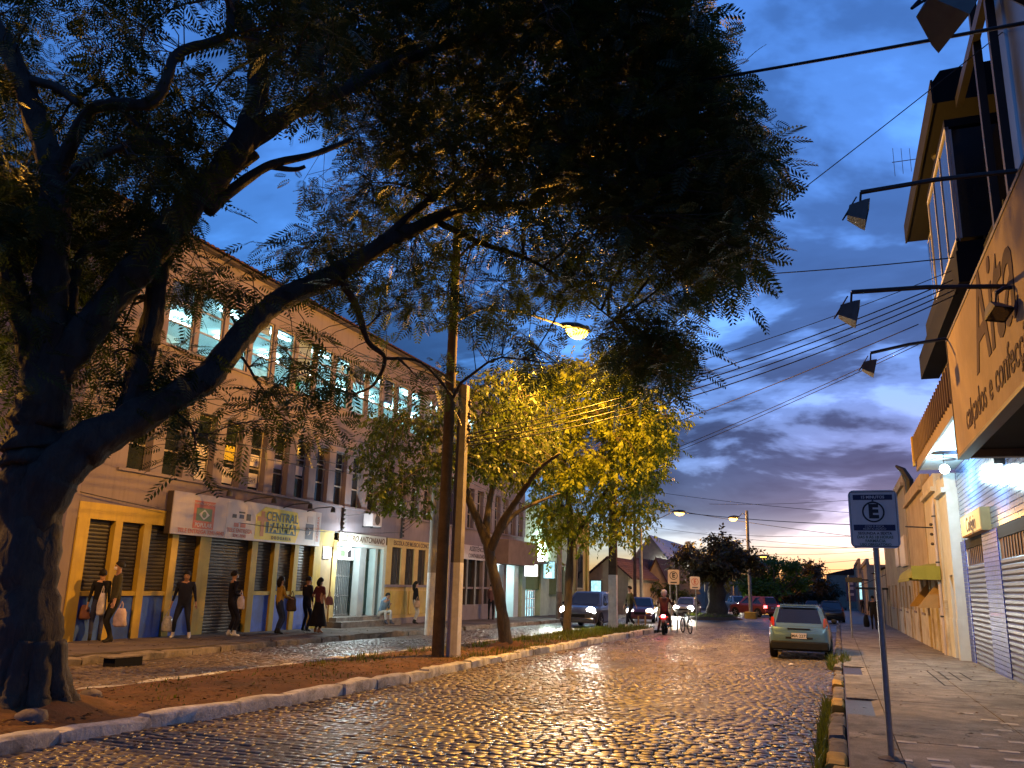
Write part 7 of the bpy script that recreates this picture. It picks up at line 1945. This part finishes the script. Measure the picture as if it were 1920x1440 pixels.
def bag(name, label, cat, loc, size, mat, handles=True, squash=1.0, handle_h=0.16):
    """soft carrier bag hanging from its handles"""
    x, y, z = loc; w, d, h = size; o = empty(name, loc, label, cat)
    vs = []; fs = []; n = 14
    prof = [(0.05, .25), (.0, .8), (.12, 1.0), (.45, .98), (.78, .80), (1.0, .50)]
    for t, r in prof:
        for k in range(n):
            a = 2 * math.pi * k / n; j = 1 + .10 * math.sin(3 * a + 7 * t) + .05 * math.sin(7 * a)
            vs.append((x + w / 2 * r * math.cos(a) * j, y + d / 2 * r * math.sin(a) * j, z + h * t))
    for i in range(len(prof) - 1):
        for k in range(n): fs.append((i * n + k, i * n + (k + 1) % n, (i + 1) * n + (k + 1) % n, (i + 1) * n + k))
    fs += [tuple(range(n)), tuple((len(prof) - 1) * n + k for k in range(n))]
    MB().add(vs, fs).build('sack', mat, o, smooth=True)
    if handles:
        for s in (-1, 1): MB().tube([(x + s * w * .18, y - d * .1, z + h * .95), (x + s * w * .10, y, z + h + handle_h * .6), (x, y, z + h + handle_h)], .010, 5).build('handle', mat, o)
    return o
zl = lambda y: gz(y) + KH            # left pavement level
def spot(u, v, z0=KH): p = ground(u, v, z0); return (p.x, p.y, p.z)
TO_CAM = -0.75; ALONG = 1.45
# couple with bags near the corner
p = spot(176, 1203); person('person in black jacket and jeans carrying a big brown bag by the blue panels', p, 2.4, 1.62, (0.012, 0.012, 0.016), (0.035, 0.04, 0.09), hands=[(-.05, .27, .72), (.12, -.22, .80)])
bag('duffel_bag', 'big brown duffel bag carried low by the person in black', 'bag', (p[0] - .46, p[1] - .10, p[2] + .50), (.62, .30, .34), cmat((0.17, 0.08, 0.07)), False)
q = spot(206, 1205); person('tall person in an olive coat and white face mask standing by the shutters', q, 2.0 + 2.2, 1.82, (0.05, 0.045, 0.025), (0.02, 0.02, 0.02), mask=(0.66, 0.62, 0.60), head_turn=-.25, hands=[(.10, .25, .83), (.05, -.25, .80)])
bag('shopping_bag', 'pale pink carrier bag hanging from the tall masked person', 'bag', (q[0] + .34, q[1] - .12, q[2] + .38), (.36, .22, .42), cmat((0.42, 0.33, 0.33)))
bag('shopping_bag', 'narrow white bag slung between the two people by the blue panels', 'bag', (q[0] - .20, q[1] - .22, q[2] + .62), (.22, .14, .52), cmat((0.55, 0.50, 0.48)))
# man facing the street
p = spot(338, 1197); person('man in a dark navy tracksuit facing the street with feet apart', p, -1.05, 1.66, (0.012, 0.014, 0.030), (0.014, 0.018, 0.035), (0.5, 0.48, 0.46), feet=[(.03, .22, 0), (.0, -.20, 0)], hands=[(.03, .32, .80), (.04, -.33, .78)], bulk=1.14, head_nod=.25)
bag('plastic_bag', 'shiny clear plastic bag held by the man in the navy tracksuit', 'bag', (p[0] - .34, p[1] - .16, p[2] + .16), (.34, .22, .40), pmat('clear crinkled plastic', (0.38, 0.40, 0.44), .12, var=.3, vs=14, bump=.9, bs=16))
p = spot(428, 1194); person('slim person in black with white trainers waiting at the roller door', p, ALONG - .35, 1.72, (0.010, 0.010, 0.016), (0.012, 0.012, 0.020), (0.55, 0.55, 0.55), feet=[(.02, .07, 0), (.10, -.10, 0)], hands=[(.24, .12, 1.14), (.22, -.10, 1.10)], bulk=.9, mask=(.45, .45, .48))
bag('tote_bag', 'flat pale tote bag held by the slim person in black', 'bag', (p[0] + .22, p[1] + .10, p[2] + .74), (.28, .10, .36), cmat((0.50, 0.46, 0.50)))
# group by the pharmacy corner
p = spot(519, 1189); person('woman in a mustard top and jeans holding a backpack in front', p, ALONG - .30, 1.62, (0.36, 0.22, 0.04), (0.03, 0.045, 0.10), hairlen=.16, hands=[(.30, .13, 1.04), (.30, -.13, 1.04)], bulk=.92, mask=(.05, .05, .06))
bag('backpack', 'brown backpack held in front by the woman in the mustard top', 'backpack', (p[0] + .20, p[1] + .33, p[2] + .66), (.32, .26, .44), cmat((0.06, 0.04, 0.03)))
p = spot(571, 1184); person('person in black clothes standing beside the woman in the long skirt', p, ALONG, 1.66, (0.014, 0.013, 0.018), (0.02, 0.02, 0.035), hands=[(.20, .16, .95), (.05, -.22, .80)], bulk=.95, mask=(.55, .5, .5))
p = spot(594, 1187); person('woman in a dark wine blouse and long black skirt near the entrance', p, ALONG - .1, 1.63, (0.07, 0.02, 0.03), (0.01, 0.01, 0.012), (0.30, 0.16, 0.10), hairlen=.10, hands=[(.18, .18, 1.05), (.08, -.24, .82)], skirt=((0.012, 0.011, 0.014), .98, .22, .30), sleeve=.3)
bag('handbag', 'dull pink handbag on the arm of the woman in the long skirt', 'bag', (p[0] + .30, p[1] + .10, p[2] + .86), (.30, .14, .26), cmat((0.26, 0.13, 0.13)))
# seated man on the steps
sx = XB + 0.40; sy = 29.25; sz = 0.27
person('man in a light blue hooded top and grey trousers sitting on the entrance step', (sx, sy, sz), -0.35, 1.70, (0.17, 0.27, 0.36), (0.34, 0.32, 0.28), (0.04, 0.04, 0.05), pelvis=(0, 0, .12), feet=[(.44, .14, -.30), (.44, -.12, -.30)], hands=[(.40, .08, .42), (.34, -.10, .60)], lean=.45, head_nod=.35, hood=True, hairlen=0)
p = (XB + 0.42, 32.0, zl(32.0)); person('woman in a black top and pale trousers leaning by the music school wall', p, ALONG - .6, 1.66, (0.012, 0.012, 0.014), (0.48, 0.42, 0.34), hairlen=.28, hands=[(.18, .14, .88), (.10, -.20, .85)], bulk=.9)
bag('handbag', 'tan handbag held by the woman in pale trousers', 'bag', (p[0] + .16, p[1] - .12, p[2] + .66), (.28, .16, .28), cmat((0.40, 0.25, 0.15)))
p = (XB + 0.75, 39.6, zl(39.6)); person('person in a checked brown shirt standing by the office windows', p, ALONG + .5, 1.70, (0.10, 0.05, 0.05), (0.015, 0.015, 0.02), hands=[(.22, .12, .98), (.22, -.12, .98)])
# man walking over the median, rider, pedestrians on the right pavement
p = spot(1183, 1178, .12); person('man in an olive jacket with a pale waist strap walking across the grassy median', p, -2.5, 1.78, (0.07, 0.06, 0.025), (0.02, 0.02, 0.028), (0.45, 0.42, 0.38), feet=[(.26, .08, 0), (-.24, -.08, .03)], hands=[(-.16, .26, .90), (.22, -.24, .92)], lean=.08)
person('motorcyclist in a wine jacket and white helmet on the red motorcycle', (MOTO[0], MOTO[1], MOTO[2]), MOTO_H, 1.72, (0.09, 0.035, 0.03), (0.06, 0.015, 0.02), (0.02, 0.02, 0.02), pelvis=(-.30, 0, .95), feet=[(-.02, .30, .02), (-.03, -.22, .30)], hands=[(.34, .34, 1.14), (.34, -.34, 1.14)], lean=.18, helmet=pmat('pale helmet', (0.50, 0.44, 0.42), .3, var=.1, coat=.6), bulk=1.1)
p = spot(1640, 1181); person('person in dark clothes with a big black bag walking on the right pavement', p, UP, 1.70, (0.02, 0.018, 0.015), (0.03, 0.025, 0.02), feet=[(.18, .08, 0), (-.18, -.08, .02)], hands=[(.05, .27, .80), (.0, -.25, .82)])
bag('shoulder_bag', 'black sack hanging beside the person on the right pavement', 'bag', (p[0] - .38, p[1] - .05, p[2] + .14), (.30, .30, .62), cmat((0.015, 0.014, 0.013)))
p = spot(1618, 1150); person('distant pedestrian in dark clothes under the far sign on the right pavement', p, UP, 1.70, (0.03, 0.03, 0.03), (0.02, 0.02, 0.03), feet=[(.15, .08, 0), (-.15, -.08, .02)])

# ------------------------------------------------------------------ far houses, hall, litter, remaining small things
def gable_house(name, label, x0, x1, y0, y1, ze, zr, wallm, axis='y', openings=(), roofm='roof', trim=None):
    """axis 'y': ridge runs along y, gable faces the viewer"""
    o = empty(name, ((x0 + x1) / 2, y0, gz(y0)), label, 'building'); zg = -1.6; xm = (x0 + x1) / 2; ov = .35
    MB().box(x0, x1, y0, y1, zg, ze).build('wall', wallm, o)
    MB().prism([(x0, ze + .001), (x1, ze + .001), (xm, zr)], 'y', y0, y0 + .2).build('gable', wallm, o)
    t = .10
    for s, xa in ((-1, x0), (1, x1)):
        e = (xa + s * ov, ze - (zr - ze) * ov / (xm - x0))
        rf = MB().prism([(xm, zr + .02), e, (e[0], e[1] + t), (xm, zr + .02 + t)], 'y', y0 - ov, y1 + ov).build('roof', MT[roofm], o)
        n = 10
        for k in range(n):                                            # tile courses stepping down the slope
            a, b = k / n, (k + .96) / n
            pa = Vector((xm + (e[0] - xm) * a, 0, zr + .02 + (e[1] - zr - .02) * a + t)); pb = Vector((xm + (e[0] - xm) * b, 0, zr + .02 + (e[1] - zr - .02) * b + t))
            MB().prism([(pa.x, pa.z + .005), (pb.x, pb.z + .005), (pb.x, pb.z + .05), (pa.x, pa.z + .02)], 'y', y0 - ov + .02, y1 + ov - .02).build('tile_course', MT[roofm], rf)
        if trim: MB().prism([(xm, zr - .06), (e[0], e[1] - .10), (e[0], e[1] - .002), (xm, zr + .018)], 'y', y0 - ov - .03, y0 - ov + .05).build('bargeboard', trim, o)
    for a, b, z0, z1, m in openings:
        f = MB().box(a - .08, b + .08, y0 - .06, y0 - .002, z0 - .08, z1 + .08).build('window', MT['darkframe'], o)
        MB().box(a, b, y0 - .075, y0 - .061, z0, z1).build('pane', m, f)
    return o
beige = pmat('beige render', (0.36, 0.29, 0.20), .85, var=.15, streak=.3)
offw = pmat('off-white render', (0.55, 0.50, 0.42), .85, var=.12, streak=.3)
a = lambda u, v, y: aty(u, v, y)
A0, A1 = a(1104, 1080, 64), a(1178, 1080, 64)
gable_house('gabled_house', 'beige house with a low brown gable roof and a lit window behind the SUV', A0.x, A1.x, 64, 74, a(1140, 1078, 64).z, a(1140, 1046, 64).z, beige, openings=[(a(1109, 1090, 64).x, a(1127, 1090, 64).x, a(1115, 1112, 64).z, a(1115, 1089, 64).z, MT['litsign_b'])])
B0, B1 = a(1180, 1080, 76), a(1206, 1080, 76)
gable_house('white_gable_house', 'small off-white house with a steep gable behind the walking man', B0.x, B1.x, 76, 88, a(1190, 1085, 76).z, a(1193, 1048, 76).z, offw, openings=[(a(1196, 1090, 76).x, a(1201, 1090, 76).x, -.2, 1.3, MT['glass'])], trim=offw)
gable_house('dark_roof_house', 'long dark-roofed house between the white gable and the dark rounded tree', a(1206, 1080, 80).x, a(1256, 1080, 80).x, 80, 96, a(1230, 1100, 80).z, a(1222, 1048, 80).z, beige)
h = gable_house('pale_hall', 'big hall with a pale corrugated gable roof rising behind the houses', a(1178, 1060, 112).x, a(1262, 1060, 112).x, 112, 140, a(1200, 1060, 112).z, a(1207, 1005, 112).z, drab, roofm='signpale')
MB().box(a(1230, 1056, 111.5).x, a(1247, 1056, 111.5).x, 111.6, 111.9, a(1238, 1058, 111.5).z, a(1238, 1053, 111.5).z).build('strip_light', emat('hall strip light', (.85, .95, 1.0), 2.0), h)
low_house_far = empty('apartment_block', (-30, 150, gz(150)), 'dim far block beyond the side street behind the parking signs', 'building')
MB().box(-34, -20, 150, 165, -2, 7.5).build('wall', drab, low_house_far)
for k in range(4):
    for j in range(2):
        f = MB().box(-33 + k * 3.3, -31.4 + k * 3.3, 149.9, 149.99, 1 + j * 3, 2.6 + j * 3).build('window', MT['frame'], low_house_far)
        MB().box(-32.9 + k * 3.3, -31.5 + k * 3.3, 149.88, 149.898, 1.1 + j * 3, 2.5 + j * 3).build('pane', emat('warm far window', (1, .75, .4), .25) if (k + j) % 3 == 0 else MT['glass'], f)
# closed skyline of low roofs far down the street
for i, (x, y, w, hgt) in enumerate(((-60, 170, 22, 5), (-44, 190, 16, 6.5), (-24, 210, 14, 5.5), (-12, 235, 12, 5), (4, 260, 14, 8), (22, 240, 20, 7), (-90, 150, 26, 6), (46, 220, 24, 6))):
    lab = ['wide low roof', 'taller roof', 'plain low block', 'small block', 'tall end block', 'long end block', 'outlying low block', 'outlying right block'][i] + ' in the dark far skyline at the end of the street'
    o = empty('far_building', (x, y, -2.4), lab, 'building')
    MB().box(x - w / 2, x + w / 2, y, y + 12, -3, hgt - 1.5).build('wall', drab, o)
    MB().prism([(x - w / 2 - .4, hgt - 1.49), (x + w / 2 + .4, hgt - 1.49), (x, hgt + .3)], 'y', y - .3, y + 12).build('roof', MT['roof'], o)
# picket fence by the garden
o = empty('picket_fence', (-13.6, 70, gz(70)), 'pale picket fence in front of the garden by the white gable house', 'fence')
MB().box(-15.6, -11.6, 70.0, 70.05, -.25, -.18).build('rail', offw, o); MB().box(-15.6, -11.6, 70.0, 70.05, .35, .42).build('rail', offw, o)
for k in range(17): MB().prism([(-15.6 + k * .25, -.7), (-15.48 + k * .25, -.7), (-15.48 + k * .25, .55), (-15.54 + k * .25, .65), (-15.6 + k * .25, .55)], 'y', 69.96, 69.998).build('picket', offw, o)
for u, v in ((1197, 1172), (1210, 1172)):
    q = ground(u, v, .1); o = empty('short_post', q, 'short wooden stake in the grass at the end of the median', 'post', 'stakes on the median')
    MB().tube([q, q + Vector((0, 0, .45))], .045, 7).build('stake', MT['beigewood'], o)
# far hanging sign boards on the right
o = empty('hanging_sign', (1.9, 92, 2.6), 'dark shop sign with pale lines hanging out at the far right', 'sign')
sa, sb = aty(1585, 1082, 92), aty(1606, 1128, 92)
MB().box(sa.x, sb.x, 92, 92.15, sb.z, sa.z).build('board', MT['ink_navy'], o)
for t0, t1 in ((.20, .32), (.40, .52), (.66, .76)): MB().box(sa.x + .2, sb.x - .2, 91.98, 91.998, sa.z + (sb.z - sa.z) * t1, sa.z + (sb.z - sa.z) * t0).build('printed_line', MT['signpale'], o)
MB().box(sb.x + .001, 2.9, 92.04, 92.1, sa.z - .3, sa.z - .2).build('bracket', MT['iron'], o)
o = empty('lit_strip_sign', (2.6, 97, 2), 'tall thin bluish lit sign strip on the far corner house', 'sign')
sa, sb = aty(1610, 1084, 95), aty(1617, 1124, 95)
MB().box(sa.x, sb.x, 95, 95.1, sb.z, sa.z).build('face', MT['litsign_b'], o)
MB().box(sb.x + .001, 2.9, 95.02, 95.08, sa.z - .2, sa.z - .1).build('bracket', MT['iron'], o)
# flat iron canopy reaching over the far pavement
o = empty('flat_canopy', (2.9, 58, 2.0), 'thin dark flat canopy over the far right pavement', 'canopy')
MB().box(1.0, 2.88, 57.5, 59.6, 1.86, 1.98).build('sheet', MT['iron'], o)
MB().tube([(1.1, 58.5, 1.98), (2.88, 58.5, 2.8)], .02, 5).build('stay', MT['iron'], o)
# litter
for u, v, lab in ((1484, 1246, 'scrap of white paper on the cobbles behind the hatchback'), (1450, 1357, 'tiny white litter on the cobbles'), ):
    q = ground(u, v, .02); o = MB().add([(q.x - .08, q.y - .05, q.z), (q.x + .07, q.y - .07, q.z + .02), (q.x + .09, q.y + .06, q.z + .005), (q.x - .03, q.y + .08, q.z + .03)], [(0, 1, 2), (0, 2, 3)]).build('paper_scrap', MT['whitepaper']); tag(o, lab, 'litter')
def stone(u, v, r, lab):
    q = ground(u, v, .1); m = MB().sphere((q.x, q.y, q.z + r * .3), r, 12, 8, (1.3, 1.0, .7)); m.v = [(x + rng.normal(0, r * .07), y + rng.normal(0, r * .07), z + rng.normal(0, r * .05)) for x, y, z in m.v]
    tag(m.build('stone', MT['kerbgrey'], smooth=True), lab, 'stone')
stone(58, 1358, .16, 'rounded stone lying on the earth at the foot of the big trunk')
stone(168, 1312, .13, 'clod of dark earth by the far edge of the median')
q = ground(232, 1240, .08); o = empty('storm_drain', q, 'dark storm drain mouth breaking the left kerb', 'drain')
MB().box(q.x - .16, q.x + .13, q.y - .34, q.y + .34, -.02, .16, 0, SLOPE).build('mouth', MT['dark'], o)
MB().box(q.x - .18, q.x + .14, q.y - .42, q.y + .42, .161, .185, 0, SLOPE).build('lintel_stone', MT['kerbgrey'], o)

# fallen leaves on the median, in the gutters and on the pavements
def fallen_leaves(label, zones, mat):
    Vs = []
    for x0, x1, y0, y1, n, z in zones:
        x = rng.uniform(x0, x1, n); y = rng.uniform(y0, y1, n); a = rng.uniform(0, 6.28, n); l = rng.uniform(.02, .06, n); w = l * rng.uniform(.25, .5, n)
        zz = gz(y) + z + rng.uniform(0, .012, n); c, s_ = np.cos(a), np.sin(a); up = rng.uniform(0, .015, n)
        P = lambda u, v, h: np.stack([x + c * u * l - s_ * v * w, y + s_ * u * l + c * v * w, zz + h], 1)
        Vs.append(np.stack([P(-1, 0, 0), P(0, 1, up), P(1, 0, 0 * up), P(0, -1, up * .5)], 1))
    V = np.concatenate(Vs); F = np.arange(len(V) * 4).reshape(-1, 4)
    tag(link_mesh('fallen_leaves', np_mesh('fallen_leaves', V.reshape(-1, 3), F, mat)), label, 'leaves', kind='stuff')
dryleaf = pmat('dry leaves', (0.11, 0.065, 0.025), .8, var=.5, vs=9)
fallen_leaves('dry leaves scattered over the median, gutters and pavements', [(-9.9, -7.6, 5, 24, 2600, .155), (-7.3, -6.6, 5, 36, 700, .012), (-7.0, -.4, 6, 30, 500, .012), (-13.8, -10.2, 9, 34, 600, .012), (-.5, -.22, 5, 30, 260, .01), (.1, 3.2, 6, 26, 130, .145), (-16.8, -14.2, 11, 34, 300, .145)], dryleaf)
# concrete collar round the foot of the near sign post
q = ground(1672, 1425, KH); o = MB().lathe([(.13, -.01), (.12, .012), (.05, .03), (.034, .032)], 18, (q.x, q.y + .03, q.z)).build('post_footing', MT['kerbgrey']); tag(o, 'rough concrete collar at the foot of the grey parking sign post', 'footing')
